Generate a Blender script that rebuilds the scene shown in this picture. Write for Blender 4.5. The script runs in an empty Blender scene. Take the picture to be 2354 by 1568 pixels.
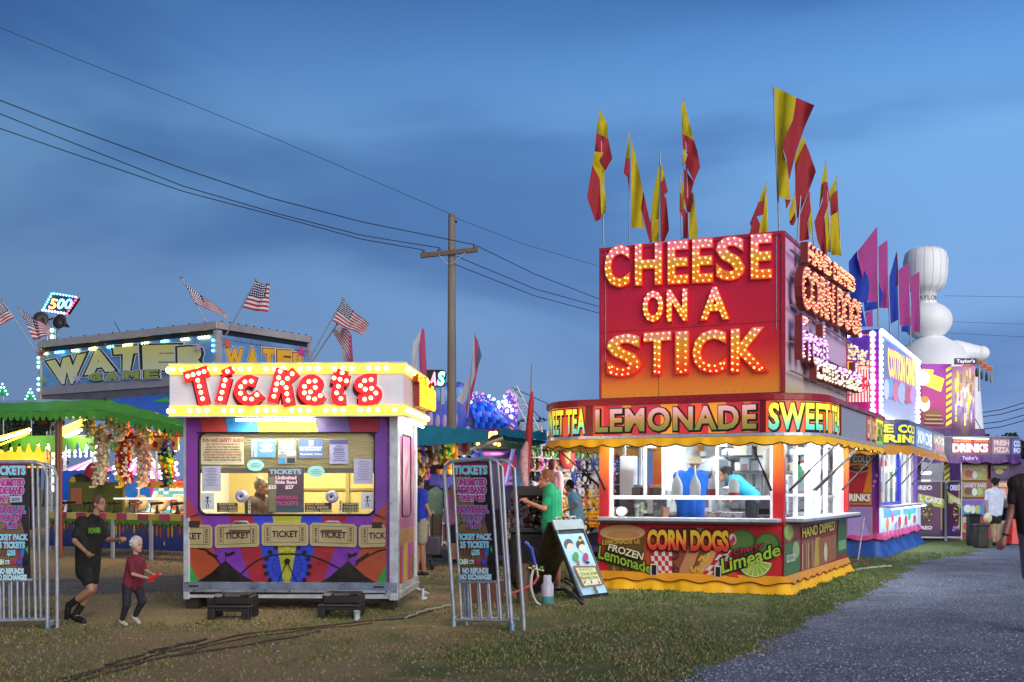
import bpy, bmesh, math, random
from mathutils import Vector, Matrix
R = math.radians
random.seed(7)
S = bpy.context.scene
COL = S.collection
# ---------------------------------------------------------------- camera
FPX, PCX, HY, CAMH = 2650.0, 1176.5, 1122.0, 1.45   # focal length, centre and horizon in 2353 px wide picture units, eye height
cd = bpy.data.cameras.new('camera'); cam = bpy.data.objects.new('camera', cd); COL.objects.link(cam)
cam.location = (0, 0, CAMH); cam.rotation_euler = (R(90), 0, 0)
cd.sensor_width = 36; cd.lens = FPX / 2353 * 36; cd.shift_y = (HY - 784) / 2353
cd.clip_end = 5000; S.camera = cam
# ---------------------------------------------------------------- light and exposure
S.view_settings.view_transform = 'Standard'; S.view_settings.look = 'None'
S.view_settings.exposure = 0.5; S.view_settings.gamma = 1.0
W = bpy.data.worlds.new('World'); S.world = W; W.use_nodes = True
def sky_world():
    nt = W.node_tree; N = nt.nodes; L = nt.links; N.clear()
    out = N.new('ShaderNodeOutputWorld'); bg = N.new('ShaderNodeBackground'); L.new(bg.outputs[0], out.inputs[0])
    tc = N.new('ShaderNodeTexCoord'); sep = N.new('ShaderNodeSeparateXYZ'); L.new(tc.outputs['Generated'], sep.inputs[0])
    # dusk blue by elevation
    ramp = N.new('ShaderNodeValToRGB'); L.new(sep.outputs['Z'], ramp.inputs[0])
    e = ramp.color_ramp.elements
    def lin(h): return srgb(h)
    e[0].position = 0.0; e[0].color = lin('7f9dc8'); e[1].position = 1.0; e[1].color = lin('1f4a86')
    for p, c in ((.05, '7ba3d4'), (.12, '73a4d8'), (.2, '6fa6dd'), (.28, '6daae2'), (.34, '5a97d8'), (.40, '3f78ba'), (.6, '2a5896')):
        k = e.new(p); k.color = lin(c)
    # soft drifting stratus: noise in a plane high above, stretched along the wind
    mm = N.new('ShaderNodeMapping'); L.new(tc.outputs['Generated'], mm.inputs['Vector'])
    mm.inputs['Rotation'].default_value = (0, R(14), 0); mm.inputs['Scale'].default_value = (1.25, 1.0, 4.6); mm.inputs['Location'].default_value = (2.3, .4, 1.1)
    n1 = N.new('ShaderNodeTexNoise'); n1.inputs['Scale'].default_value = 1.7; n1.inputs['Detail'].default_value = 4; n1.inputs['Roughness'].default_value = .45; n1.inputs['Distortion'].default_value = .5
    L.new(mm.outputs[0], n1.inputs['Vector'])
    r2 = N.new('ShaderNodeMapRange'); r2.interpolation_type = 'SMOOTHERSTEP'; L.new(n1.outputs[0], r2.inputs[0]); r2.inputs[1].default_value = .34; r2.inputs[2].default_value = .66
    mixd = N.new('ShaderNodeMix'); mixd.data_type = 'RGBA'; mixd.blend_type = 'MULTIPLY'; mixd.inputs[0].default_value = 1.0
    L.new(ramp.outputs[0], mixd.inputs[6])
    cr = N.new('ShaderNodeValToRGB'); L.new(r2.outputs[0], cr.inputs[0])
    cr.color_ramp.elements[0].color = (.64, .66, .82, 1); cr.color_ramp.elements[1].color = (1.27, 1.13, 1.15, 1)
    L.new(cr.outputs[0], mixd.inputs[7])
    # darker towards the west (left), a little of the physical twilight sky in the mix
    sr = N.new('ShaderNodeMapRange'); L.new(sep.outputs['X'], sr.inputs[0]); sr.inputs[1].default_value = -.5; sr.inputs[2].default_value = .35; sr.inputs[3].default_value = .66; sr.inputs[4].default_value = 1.15
    vm = N.new('ShaderNodeVectorMath'); vm.operation = 'SCALE'; L.new(mixd.outputs[2], vm.inputs[0]); L.new(sr.outputs[0], vm.inputs['Scale'])
    sky = N.new('ShaderNodeTexSky'); sky.sky_type = 'NISHITA'; sky.sun_disc = False; sky.sun_elevation = R(1.0); sky.sun_rotation = R(200)
    add = N.new('ShaderNodeMix'); add.data_type = 'RGBA'; add.blend_type = 'ADD'; add.inputs[0].default_value = .012
    L.new(vm.outputs[0], add.inputs[6]); L.new(sky.outputs[0], add.inputs[7])
    L.new(add.outputs[2], bg.inputs['Color']); bg.inputs['Strength'].default_value = .57
def srgb(h, a=1.0):
    if not isinstance(h, str): return tuple(h) + (a,) if len(h) == 3 else h
    v = [int(h[i:i + 2], 16) / 255 for i in (0, 2, 4)]
    return tuple((x / 12.92 if x <= .04045 else ((x + .055) / 1.055) ** 2.4) for x in v) + (a,)
sky_world()
sl = bpy.data.lights.new('sun', 'SUN'); sun = bpy.data.objects.new('sun', sl); COL.objects.link(sun)
sl.energy = 2.1; sl.angle = R(50); sl.color = (1.0, .93, .84); sun.rotation_euler = (R(70), 0, R(26))   # last glow of the sky behind the camera
# ---------------------------------------------------------------- geometry of the view
def ray(px, py): return Vector(((px - PCX) / FPX, 1.0, -(py - HY) / FPX))
CAM = Vector((0, 0, CAMH))
def at(px, py, Y): return CAM + ray(px, py) * Y
def gnd(px, py, z=0.0):
    d = ray(px, py); return CAM + d * ((z - CAMH) / d.z)
class Plane:
    """a flat face in the place: origin, unit u (right), unit v (up), n towards the viewer side"""
    def __init__(s, o, u, v=Vector((0, 0, 1))):
        s.o = Vector(o); s.u = Vector(u).normalized(); s.v = Vector(v).normalized(); s.n = s.u.cross(s.v).normalized()
    def hit(s, px, py):
        d = ray(px, py); t = (s.o - CAM).dot(s.n) / d.dot(s.n); return CAM + d * t
    def uv(s, px, py):
        p = s.hit(px, py) - s.o; return (p.dot(s.u), p.dot(s.v))
    def P(s, u, v, d=0.0): return s.o + s.u * u + s.v * v + s.n * d
    def off(s, d): return Plane(s.o + s.n * d, s.u, s.v)
# ---------------------------------------------------------------- materials
_m = {}
def mat(c, rough=.5, metal=0.0, var=.12, scale=5.0, emit=0.0, bump=0.0, trans=0.0, name=None, ecol=None, streak=False):
    key = (c, rough, metal, var, scale, emit, bump, trans, ecol, streak)
    if key in _m: return _m[key]
    m = bpy.data.materials.new(name or 'surface'); m.use_nodes = True; nt = m.node_tree; N = nt.nodes; L = nt.links
    b = N['Principled BSDF']; col = srgb(c)
    b.inputs['Base Color'].default_value = col; b.inputs['Roughness'].default_value = rough; b.inputs['Metallic'].default_value = metal
    if var > 0 or bump > 0:
        tc = N.new('ShaderNodeTexCoord'); src = tc.outputs['Object']
        if streak:
            mp = N.new('ShaderNodeMapping'); mp.inputs['Scale'].default_value = (1, 1, .12); L.new(src, mp.inputs[0]); src = mp.outputs[0]
        n = N.new('ShaderNodeTexNoise'); n.inputs['Scale'].default_value = scale; n.inputs['Detail'].default_value = 5; n.inputs['Roughness'].default_value = .62
        L.new(src, n.inputs['Vector'])
        if var > 0:
            mr = N.new('ShaderNodeMapRange'); mr.inputs[1].default_value = .3; mr.inputs[2].default_value = .7
            mr.inputs[3].default_value = 1 - var; mr.inputs[4].default_value = 1 + var * .6; L.new(n.outputs[0], mr.inputs[0])
            vm = N.new('ShaderNodeVectorMath'); vm.operation = 'SCALE'; vm.inputs[0].default_value = col[:3]; L.new(mr.outputs[0], vm.inputs['Scale'])
            L.new(vm.outputs[0], b.inputs['Base Color'])
            mr2 = N.new('ShaderNodeMapRange'); mr2.inputs[1].default_value = .3; mr2.inputs[2].default_value = .7
            mr2.inputs[3].default_value = max(0.03, rough - .14); mr2.inputs[4].default_value = min(1, rough + .14); L.new(n.outputs[0], mr2.inputs[0]); L.new(mr2.outputs[0], b.inputs['Roughness'])
        if bump > 0:
            bp = N.new('ShaderNodeBump'); bp.inputs['Strength'].default_value = bump; bp.inputs['Distance'].default_value = .02
            L.new(n.outputs[0], bp.inputs['Height']); L.new(bp.outputs[0], b.inputs['Normal'])
    if emit > 0:
        b.inputs['Emission Color'].default_value = srgb(ecol) if ecol else col; b.inputs['Emission Strength'].default_value = emit
    if trans > 0: b.inputs['Transmission Weight'].default_value = trans
    _m[key] = m; return m
def cloth(c, rough=.85): return mat(c, rough, 0, .18, 14, bump=.35)
def glass_mat():
    m = bpy.data.materials.new('clear_glass'); m.use_nodes = True; nt = m.node_tree; N = nt.nodes; L = nt.links; N.clear()
    out = N.new('ShaderNodeOutputMaterial'); t = N.new('ShaderNodeBsdfTransparent'); g = N.new('ShaderNodeBsdfGlossy'); g.inputs['Roughness'].default_value = .02
    fr = N.new('ShaderNodeFresnel'); fr.inputs[0].default_value = 1.45; mx = N.new('ShaderNodeMixShader')
    t.inputs[0].default_value = (.93, .95, .95, 1)
    L.new(fr.outputs[0], mx.inputs[0]); L.new(t.outputs[0], mx.inputs[1]); L.new(g.outputs[0], mx.inputs[2]); L.new(mx.outputs[0], out.inputs[0]); return m
def ramp_mat(stops, axis='Z', z0=0.0, z1=1.0, rough=.45, emit=0.0, var=.08):
    """a printed colour gradient fixed to the world height of the panel it is printed on"""
    m = bpy.data.materials.new('printed_gradient'); m.use_nodes = True; nt = m.node_tree; N = nt.nodes; L = nt.links; b = N['Principled BSDF']
    g = N.new('ShaderNodeNewGeometry'); sp = N.new('ShaderNodeSeparateXYZ'); L.new(g.outputs['Position'], sp.inputs[0])
    mr = N.new('ShaderNodeMapRange'); mr.inputs[1].default_value = z0; mr.inputs[2].default_value = z1; L.new(sp.outputs[axis], mr.inputs[0])
    r = N.new('ShaderNodeValToRGB'); L.new(mr.outputs[0], r.inputs[0]); e = r.color_ramp.elements
    e[0].position = stops[0][0]; e[0].color = srgb(stops[0][1]); e[1].position = stops[-1][0]; e[1].color = srgb(stops[-1][1])
    for p, c in stops[1:-1]: k = e.new(p); k.color = srgb(c)
    L.new(r.outputs[0], b.inputs['Base Color']); b.inputs['Roughness'].default_value = rough
    if emit > 0: L.new(r.outputs[0], b.inputs['Emission Color']); b.inputs['Emission Strength'].default_value = emit
    return m
# ---------------------------------------------------------------- objects
ORG = {}
def setp(o, label=None, cat=None, group=None, kind=None):
    if label: o['label'] = label
    if cat: o['category'] = cat
    if group: o['group'] = group
    if kind: o['kind'] = kind
    return o
def thing(name, label, cat, base, group=None):
    o = bpy.data.objects.new(name, None); COL.objects.link(o); o.location = Vector(base); o.empty_display_size = .1
    ORG[o.name] = Vector(base); return setp(o, label, cat, group)
def struct(o): o['kind'] = 'structure'; return o
class MB:
    def __init__(s, M=None): s.v = []; s.f = []; s.mi = []; s.sm = []; s.mats = []; s.M = M
    def mix(s, m):
        if m not in s.mats: s.mats.append(m)
        return s.mats.index(m)
    def add(s, vs, fs, m, smooth=False):
        b = len(s.v)
        for p in vs:
            p = Vector(p); s.v.append(s.M @ p if s.M else p)
        k = s.mix(m)
        for f in fs: s.f.append([b + i for i in f]); s.mi.append(k); s.sm.append(smooth)
        return s
    def box(s, c, d, m, rot=None, bev=0.0):
        x, y, z = d[0] / 2, d[1] / 2, d[2] / 2
        if bev > 0:
            bm = bmesh.new(); bmesh.ops.create_cube(bm, size=1)
            for v in bm.verts: v.co = Vector((v.co.x * 2 * x, v.co.y * 2 * y, v.co.z * 2 * z))
            bmesh.ops.bevel(bm, geom=bm.edges[:], offset=bev, segments=2, affect='EDGES', profile=.5)
            vs = [v.co.copy() for v in bm.verts]; fs = [[v.index for v in f.verts] for f in bm.faces]; bm.free()
        else:
            vs = [Vector((i * x, j * y, k * z)) for i in (-1, 1) for j in (-1, 1) for k in (-1, 1)]
            fs = [(0, 1, 3, 2), (4, 6, 7, 5), (0, 4, 5, 1), (2, 3, 7, 6), (0, 2, 6, 4), (1, 5, 7, 3)]
        if rot is not None: vs = [rot @ v for v in vs]
        return s.add([v + Vector(c) for v in vs], fs, m)
    def slab(s, pl, u0, u1, v0, v1, d0, d1, m):
        """box in a plane's frame: u, v range, d = distance out of the plane"""
        vs = [pl.P(u, v, d) for u in (u0, u1) for v in (v0, v1) for d in (d0, d1)]
        return s.add(vs, [(0, 1, 3, 2), (4, 6, 7, 5), (0, 4, 5, 1), (2, 3, 7, 6), (0, 2, 6, 4), (1, 5, 7, 3)], m)
    def prism(s, pts, ext, m, smooth=False):
        """polygon pts extruded by vector ext"""
        n = len(pts); ext = Vector(ext); pts = [Vector(p) for p in pts]
        s.add(pts + [p + ext for p in pts], [list(range(n))[::-1], [n + i for i in range(n)]], m)
        return s.add(pts + [p + ext for p in pts], [(i, (i + 1) % n, n + (i + 1) % n, n + i) for i in range(n)], m, smooth)
    def poly(s, pts, m): return s.add(pts, [list(range(len(pts)))], m)
    def tube(s, pts, r, m, n=8, r2=None, cap=True):
        pts = [Vector(p) for p in pts]; k = len(pts); vs = []; fs = []
        for i, p in enumerate(pts):
            t = (pts[min(i + 1, k - 1)] - pts[max(i - 1, 0)])
            t = t.normalized() if t.length > 1e-9 else Vector((0, 0, 1))
            a = Vector((0, 0, 1)) if abs(t.z) < .92 else Vector((0, 1, 0))
            x = t.cross(a).normalized(); y = t.cross(x).normalized()
            rr = r if r2 is None else r + (r2 - r) * i / (k - 1)
            if isinstance(r, (list, tuple)): rr = r[i]
            for j in range(n):
                w = 2 * math.pi * j / n; vs.append(p + x * (math.cos(w) * rr) + y * (math.sin(w) * rr))
        for i in range(k - 1):
            for j in range(n): fs.append((i * n + j, i * n + (j + 1) % n, (i + 1) * n + (j + 1) % n, (i + 1) * n + j))
        s.add(vs, fs, m, True)
        if cap: s.add(vs[:n], [list(range(n))], m); s.add(vs[-n:], [list(range(n))[::-1]], m)
        return s
    def lathe(s, c, prof, m, n=16, ax=None):
        vs = []; fs = []; c = Vector(c); k = len(prof)
        for r, z in prof:
            for j in range(n):
                w = 2 * math.pi * j / n; q = Vector((r * math.cos(w), r * math.sin(w), z)); vs.append(c + (ax @ q if ax is not None else q))
        for i in range(k - 1):
            for j in range(n): fs.append((i * n + j, i * n + (j + 1) % n, (i + 1) * n + (j + 1) % n, (i + 1) * n + j))
        s.add(vs, fs, m, True); s.add(vs[:n], [list(range(n))[::-1]], m); s.add(vs[-n:], [list(range(n))], m); return s
    def ball(s, c, r, m, n=10, k=6, rot=None):
        if not isinstance(r, (tuple, list)): r = (r, r, r)
        c = Vector(c); vs = [Vector((0, 0, r[2]))]; fs = []
        for i in range(1, k):
            a = math.pi * i / k
            for j in range(n):
                w = 2 * math.pi * j / n; vs.append(Vector((r[0] * math.sin(a) * math.cos(w), r[1] * math.sin(a) * math.sin(w), r[2] * math.cos(a))))
        vs.append(Vector((0, 0, -r[2])))
        for j in range(n): fs.append((0, 1 + j, 1 + (j + 1) % n))
        for i in range(k - 2):
            for j in range(n): fs.append((1 + i * n + j, 1 + (i + 1) * n + j, 1 + (i + 1) * n + (j + 1) % n, 1 + i * n + (j + 1) % n))
        b = 1 + (k - 2) * n
        for j in range(n): fs.append((len(vs) - 1, b + (j + 1) % n, b + j))
        if rot is not None: vs = [rot @ v for v in vs]
        return s.add([v + c for v in vs], fs, m, True)
    def mesh(s, name, org=Vector((0, 0, 0))):
        me = bpy.data.meshes.new(name); me.from_pydata([tuple(v - org) for v in s.v], [], s.f)
        for m in s.mats: me.materials.append(m)
        me.polygons.foreach_set('material_index', s.mi); me.polygons.foreach_set('use_smooth', s.sm); me.update(); return me
    def build(s, name, parent=None, label=None, cat=None, group=None, kind=None, org=None):
        """links ONE mesh object; vertices are in world metres"""
        if parent is not None: org = ORG[parent.name]
        elif org is None:
            xs = [v.x for v in s.v]; ys = [v.y for v in s.v]; org = Vector((sum(xs) / len(xs), sum(ys) / len(ys), min(v.z for v in s.v)))
        o = bpy.data.objects.new(name, s.mesh(name, org)); COL.objects.link(o)
        if parent is not None: o.parent = parent
        else: o.location = org
        ORG[o.name] = org; return setp(o, label, cat, group, kind)
def copy_tree(o, parent=None):
    c = o.copy(); COL.objects.link(c)
    if parent is not None: c.parent = parent
    for ch in list(o.children): copy_tree(ch, c)
    return c
# ---------------------------------------------------------------- lettering
_t = {}
def glyphs(s, bold=.035, fill='BOTH', extrude=0.0, space=1.0, rb=.02):
    key = (s, bold, extrude, space, rb)
    if key in _t: return _t[key]
    def mk(b, ex):
        cu = bpy.data.curves.new('text', 'FONT'); cu.body = s; cu.offset = b; cu.resolution_u = 3; cu.extrude = ex; cu.space_character = space
        cu.fill_mode = 'BOTH'; ob = bpy.data.objects.new('text', cu); COL.objects.link(ob)
        dg = bpy.context.evaluated_depsgraph_get(); me = ob.evaluated_get(dg).to_mesh()
        vs = [v.co.copy() for v in me.vertices]; fs = [tuple(p.vertices) for p in me.polygons]
        ob.evaluated_get(dg).to_mesh_clear(); bpy.data.objects.remove(ob); bpy.data.curves.remove(cu); return vs, fs
    ref = _t.get(('ref', s, space, rb))
    if ref is None:
        vs, _ = mk(rb, 0); ref = (min(v.x for v in vs), max(v.x for v in vs), min(v.y for v in vs), max(v.y for v in vs)); _t[('ref', s, space, rb)] = ref
    vs, fs = mk(bold, extrude); x0, x1, y0, y1 = ref
    out = ([((v.x - x0) / (x1 - x0), (v.y - y0) / (y1 - y0), (v.z / extrude + 1) / 2 if extrude else 0.0) for v in vs], fs)
    _t[key] = out; return out
def loops(s, bold, rb=.02):
    """outline loops of a word, normalised"""
    vs, fs = glyphs(s, bold, rb=rb); cnt = {}
    for f in fs:
        for i in range(len(f)):
            e = (f[i], f[(i + 1) % len(f)]); k = (min(e), max(e)); cnt.setdefault(k, []).append(e)
    nxt = {}
    pos = lambda i: (round(vs[i][0], 5), round(vs[i][1], 5))
    for k, es in cnt.items():
        if len(es) == 1: nxt.setdefault(pos(es[0][0]), []).append(pos(es[0][1]))
    out = []
    while nxt:
        st = next(iter(nxt)); loop = [st]; cur = st
        while cur in nxt:
            n = nxt[cur].pop()
            if not nxt[cur]: del nxt[cur]
            cur = n
            if cur == st: break
            loop.append(cur)
        if len(loop) > 2: out.append(loop)
    return out
def quadmap(q):
    """q: 4 points (bottom-left, bottom-right, top-right, top-left) -> map of (x, y) in 0..1"""
    a, b, c, d = q
    return lambda x, y: a * ((1 - x) * (1 - y)) + b * (x * (1 - y)) + c * (x * y) + d * ((1 - x) * y)
class Panel:
    """flat printing on a face of a thing: each shape a thin sheet above the one below"""
    def __init__(s, pl, base=.003, step=.0012): s.pl = pl; s.d = base; s.st = step; s.mb = MB()
    def up(s): s.d += s.st
    def poly(s, pts, m, up=True):
        s.mb.poly([s.pl.hit(*p) + s.pl.n * s.d for p in pts], m)
        if up: s.up()
    def rect(s, x0, y0, x1, y1, m, up=True): s.poly([(x0, y1), (x1, y1), (x1, y0), (x0, y0)], m, up)
    def upoly(s, pts, m, up=True):
        s.mb.poly([s.pl.P(u, v, s.d) for u, v in pts], m)
        if up: s.up()
    def disc(s, cx, cy, rx, m, ry=None, n=24, a0=0, a1=360, up=True):
        ry = ry or rx; pts = [(cx + rx * math.cos(R(a0 + (a1 - a0) * i / n)), cy - ry * math.sin(R(a0 + (a1 - a0) * i / n))) for i in range(n if a1 - a0 == 360 else n + 1)]
        if a1 - a0 != 360: pts.append((cx, cy))
        s.poly(pts, m, up)
    def line(s, pts, w, m, up=True):
        for (x0, y0), (x1, y1) in zip(pts, pts[1:]):
            l = math.hypot(x1 - x0, y1 - y0) or 1; nx, ny = -(y1 - y0) / l * w / 2, (x1 - x0) / l * w / 2
            s.poly([(x0 + nx, y0 + ny), (x1 + nx, y1 + ny), (x1 - nx, y1 - ny), (x0 - nx, y0 - ny)], m, False)
        if up: s.up()
    def ring(s, cx, cy, r, w, m, ry=None, n=32, up=True):
        ry = ry or r
        for i in range(n):
            a, b = 2 * math.pi * i / n, 2 * math.pi * (i + 1) / n
            s.poly([(cx + (r - w / 2) * math.cos(a), cy + (ry - w / 2) * math.sin(a)), (cx + (r + w / 2) * math.cos(a), cy + (ry + w / 2) * math.sin(a)),
                    (cx + (r + w / 2) * math.cos(b), cy + (ry + w / 2) * math.sin(b)), (cx + (r - w / 2) * math.cos(b), cy + (ry - w / 2) * math.sin(b))], m, False)
        if up: s.up()
    def text(s, t, q, m, bold=.035, depth=0.0, space=1.0):
        """q = (x0, y0, x1, y1) or four corner pixels bl, br, tr, tl"""
        if len(q) == 4 and not isinstance(q[0], (tuple, list)): x0, y0, x1, y1 = q; q = [(x0, y1), (x1, y1), (x1, y0), (x0, y0)]
        f = quadmap([s.pl.hit(*p) for p in q]); vs, fs = glyphs(t, bold, extrude=1.0 if depth else 0.0, space=space)
        s.mb.add([f(x, y) + s.pl.n * (s.d + z * depth) for x, y, z in vs], fs, m); s.up()
    def halo(s, t, q, m, mo, bold=.035, ob=.09, space=1.0):
        s.text(t, q, mo, ob, space=space); s.text(t, q, m, bold, space=space)
    def build(s, *a, **k): return s.mb.build(*a, **k)
def cmat(c, **k):
    k.setdefault('rough', .42); k.setdefault('var', .1); return mat(c, **k)
BULB = {}
def bulb_mesh(r, m, sub=0):
    k = (r, m.name)
    if k not in BULB:
        b = MB(); b.ball((0, 0, 0), r, m, 8, 5); BULB[k] = b.mesh('bulb')
    return BULB[k]
def bulbs(parent, pts, r, m, name='bulb', limit=100, grand=False):
    """lamp bulbs of one thing: the nearest ones objects of their own, the rest one mesh"""
    root = parent; org = ORG[root.name]; pts = sorted(pts, key=lambda p: p.y)
    for p in pts[:limit]:
        q = random.random(); o = bpy.data.objects.new(name, bulb_mesh(r, mat('b8a080', .3) if q < .02 else m)); COL.objects.link(o); o.parent = root; o.location = p - org
        if q > .93: o.scale = (1.3, 1.3, 1.3)
    if len(pts) > limit:
        b = MB()
        for p in pts[limit:]: q = random.random(); b.ball(p, r * (1.35 if q > .93 else 1), mat('b8a080', .3) if q < .02 else m, 6, 4)
        b.build(name + '_rows', root, kind='stuff')
def along(loop_pts, step):
    """evenly spaced points on a closed or open polyline of 3-D points"""
    out = []; L = [(b - a).length for a, b in zip(loop_pts, loop_pts[1:])]; T = sum(L)
    if T < step * .5: return out
    n = max(1, round(T / step)); st = T / n; i = 0; acc = 0
    for k in range(n):
        t = k * st
        while i < len(L) - 1 and acc + L[i] < t: acc += L[i]; i += 1
        f = (t - acc) / L[i] if L[i] > 1e-9 else 0; out.append(loop_pts[i].lerp(loop_pts[i + 1], min(1, f)))
    return out
def lamp(name, loc, size, power, color, rot, sy=None, spread=180):
    l = bpy.data.lights.new(name, 'AREA'); l.energy = power; l.color = srgb(color)[:3]; l.size = size
    if sy: l.shape = 'RECTANGLE'; l.size_y = sy
    l.spread = R(spread)
    o = bpy.data.objects.new(name, l); COL.objects.link(o); o.location = loc; o.rotation_euler = rot; return o
def point(name, loc, power, color, r=.1):
    l = bpy.data.lights.new(name, 'POINT'); l.energy = power; l.color = srgb(color)[:3]; l.shadow_soft_size = r
    o = bpy.data.objects.new(name, l); COL.objects.link(o); o.location = loc; return o
ALU = mat('c4c9d0', .38, .45, .15, 9, name='aluminium'); STEEL = mat('a9aeb6', .42, .5, .25, 12, bump=.1, name='galvanised_steel')
BLK = mat('14120f', .6, 0, .2, 8, name='black'); WHT = mat('d9dcdf', .45, 0, .08, 4, name='white_paint'); DGRY = mat('2b2b2e', .55, 0, .2, 8)
GLASS = glass_mat()
# ================================================================= ground
def ground_material():
    m = bpy.data.materials.new('trodden_grass'); m.use_nodes = True; nt = m.node_tree; N = nt.nodes; L = nt.links; b = N['Principled BSDF']
    tc = N.new('ShaderNodeTexCoord')
    def noise(sc, det=4, ro=.6, dist=0):
        n = N.new('ShaderNodeTexNoise'); n.inputs['Scale'].default_value = sc; n.inputs['Detail'].default_value = det; n.inputs['Roughness'].default_value = ro; n.inputs['Distortion'].default_value = dist
        L.new(tc.outputs['Object'], n.inputs['Vector']); return n.outputs[0]
    def rmp(src, stops):
        r = N.new('ShaderNodeValToRGB'); L.new(src, r.inputs[0]); e = r.color_ramp.elements
        e[0].position, e[0].color = stops[0][0], srgb(stops[0][1]); e[1].position, e[1].color = stops[-1][0], srgb(stops[-1][1])
        for p, c in stops[1:-1]: k = e.new(p); k.color = srgb(c)
        return r.outputs[0]
    soil = rmp(noise(26, 6, .75), ((.28, '574833'), (.45, '8c764e'), (.6, 'ae9668'), (.75, 'ccb88c')))
    turf = rmp(noise(34, 6, .75), ((.28, '2f3a1c'), (.45, '4d5c2a'), (.62, '6b7638'), (.78, '8a8d55')))
    mx = N.new('ShaderNodeMix'); mx.data_type = 'RGBA'; f = N.new('ShaderNodeMapRange'); f.inputs[1].default_value = .40; f.inputs[2].default_value = .60
    sp = N.new('ShaderNodeSeparateXYZ'); L.new(tc.outputs['Object'], sp.inputs[0])
    gx = N.new('ShaderNodeMapRange'); gx.inputs[1].default_value = -4; gx.inputs[2].default_value = 7.0; gx.inputs[3].default_value = -.20; gx.inputs[4].default_value = .42; L.new(sp.outputs['X'], gx.inputs[0])  # greener towards the right: real turf tone plus stand light put into the colour
    ad = N.new('ShaderNodeMath'); ad.operation = 'ADD'; L.new(noise(.75, 5, .65, .6), ad.inputs[0]); L.new(gx.outputs[0], ad.inputs[1])
    L.new(ad.outputs[0], f.inputs[0]); L.new(f.outputs[0], mx.inputs[0]); L.new(soil, mx.inputs[6]); L.new(turf, mx.inputs[7])
    L.new(mx.outputs[2], b.inputs['Base Color']); b.inputs['Roughness'].default_value = .95
    bp = N.new('ShaderNodeBump'); bp.inputs['Strength'].default_value = .9; bp.inputs['Distance'].default_value = .04; L.new(noise(40, 6, .8), bp.inputs['Height']); L.new(bp.outputs[0], b.inputs['Normal'])
    return m
def gravel_material(c=('474d5e', '68708a', '868fa8', 'acb3c6'), sc=80):
    m = bpy.data.materials.new('gravel'); m.use_nodes = True; nt = m.node_tree; N = nt.nodes; L = nt.links; b = N['Principled BSDF']
    tc = N.new('ShaderNodeTexCoord'); v = N.new('ShaderNodeTexVoronoi'); v.inputs['Scale'].default_value = sc; L.new(tc.outputs['Object'], v.inputs['Vector'])
    r = N.new('ShaderNodeValToRGB'); sp = N.new('ShaderNodeSeparateColor'); L.new(v.outputs['Color'], sp.inputs[0]); L.new(sp.outputs[0], r.inputs[0]); e = r.color_ramp.elements
    e[0].color = srgb(c[0]); e[1].color = srgb(c[3]); k = e.new(.4); k.color = srgb(c[1]); k = e.new(.75); k.color = srgb(c[2])
    n = N.new('ShaderNodeTexNoise'); n.inputs['Scale'].default_value = 1.3; n.inputs['Detail'].default_value = 5; L.new(tc.outputs['Object'], n.inputs['Vector'])
    mr = N.new('ShaderNodeMapRange'); mr.inputs[1].default_value = .35; mr.inputs[2].default_value = .65; mr.inputs[3].default_value = .72; mr.inputs[4].default_value = 1.12; L.new(n.outputs[0], mr.inputs[0])
    s = N.new('ShaderNodeVectorMath'); s.operation = 'SCALE'; L.new(r.outputs[0], s.inputs[0]); L.new(mr.outputs[0], s.inputs['Scale']); L.new(s.outputs[0], b.inputs['Base Color'])
    b.inputs['Roughness'].default_value = .85
    bp = N.new('ShaderNodeBump'); bp.inputs['Strength'].default_value = 1.0; bp.inputs['Distance'].default_value = .03; bp.invert = True; L.new(v.outputs['Distance'], bp.inputs['Height']); L.new(bp.outputs[0], b.inputs['Normal'])
    return m
GM = ground_material()
g = MB(); g.poly([(-400, -60, 0), (400, -60, 0), (400, 1200, 0), (-400, 1200, 0)], GM); struct(g.build('ground', org=Vector((0, 0, 0))))
# gravel lane on the right: ragged edge
edge = [(1470, 1600), (1560, 1568), (1660, 1524), (1765, 1483), (1830, 1444), (1880, 1417), (1920, 1398), (1962, 1381), (2005, 1358), (2047, 1336), (2080, 1316), (2098, 1298), (2152, 1285), (2227, 1276), (2254, 1264), (2290, 1256), (2353, 1250)]
ep = [gnd(*p, z=.004) for p in edge]
ep = [Vector((-1.2, 3.0, .004))] + ep + [Vector((16, 34, .004)), Vector((24, 60, .004))]
fine = []
for a, b in zip(ep, ep[1:]):
    n = max(1, int((b - a).length / .12))
    for i in range(n):
        p = a.lerp(b, i / n); t = (b - a).normalized(); w = random.gauss(0, .05) + .12 * math.sin(p.y * 2.3 + p.x * 3); fine.append(p + Vector((-t.y, t.x, 0)) * w)
g = MB(); GV = gravel_material(); far = [Vector((60, 60, .004)), Vector((60, 3, .004))]
g.poly(fine + far, GV); struct(g.build('gravel_lane', org=Vector((0, 0, 0))))
# worn service road behind the stands
rd = [(-300, 1380), (-100, 1374), (200, 1367), (415, 1358), (700, 1332), (960, 1303), (1360, 1275), (1500, 1262)]
rf = [(1500, 1232), (1360, 1241), (960, 1267), (700, 1293), (415, 1322), (200, 1329), (-100, 1335), (-300, 1340)]
g = MB(); g.poly([gnd(*p, z=.004) for p in rd + rf], gravel_material(('3b3833', '5b5750', '77736b', '98948a'), 60)); struct(g.build('service_road', org=Vector((0, 0, 0))))
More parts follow.
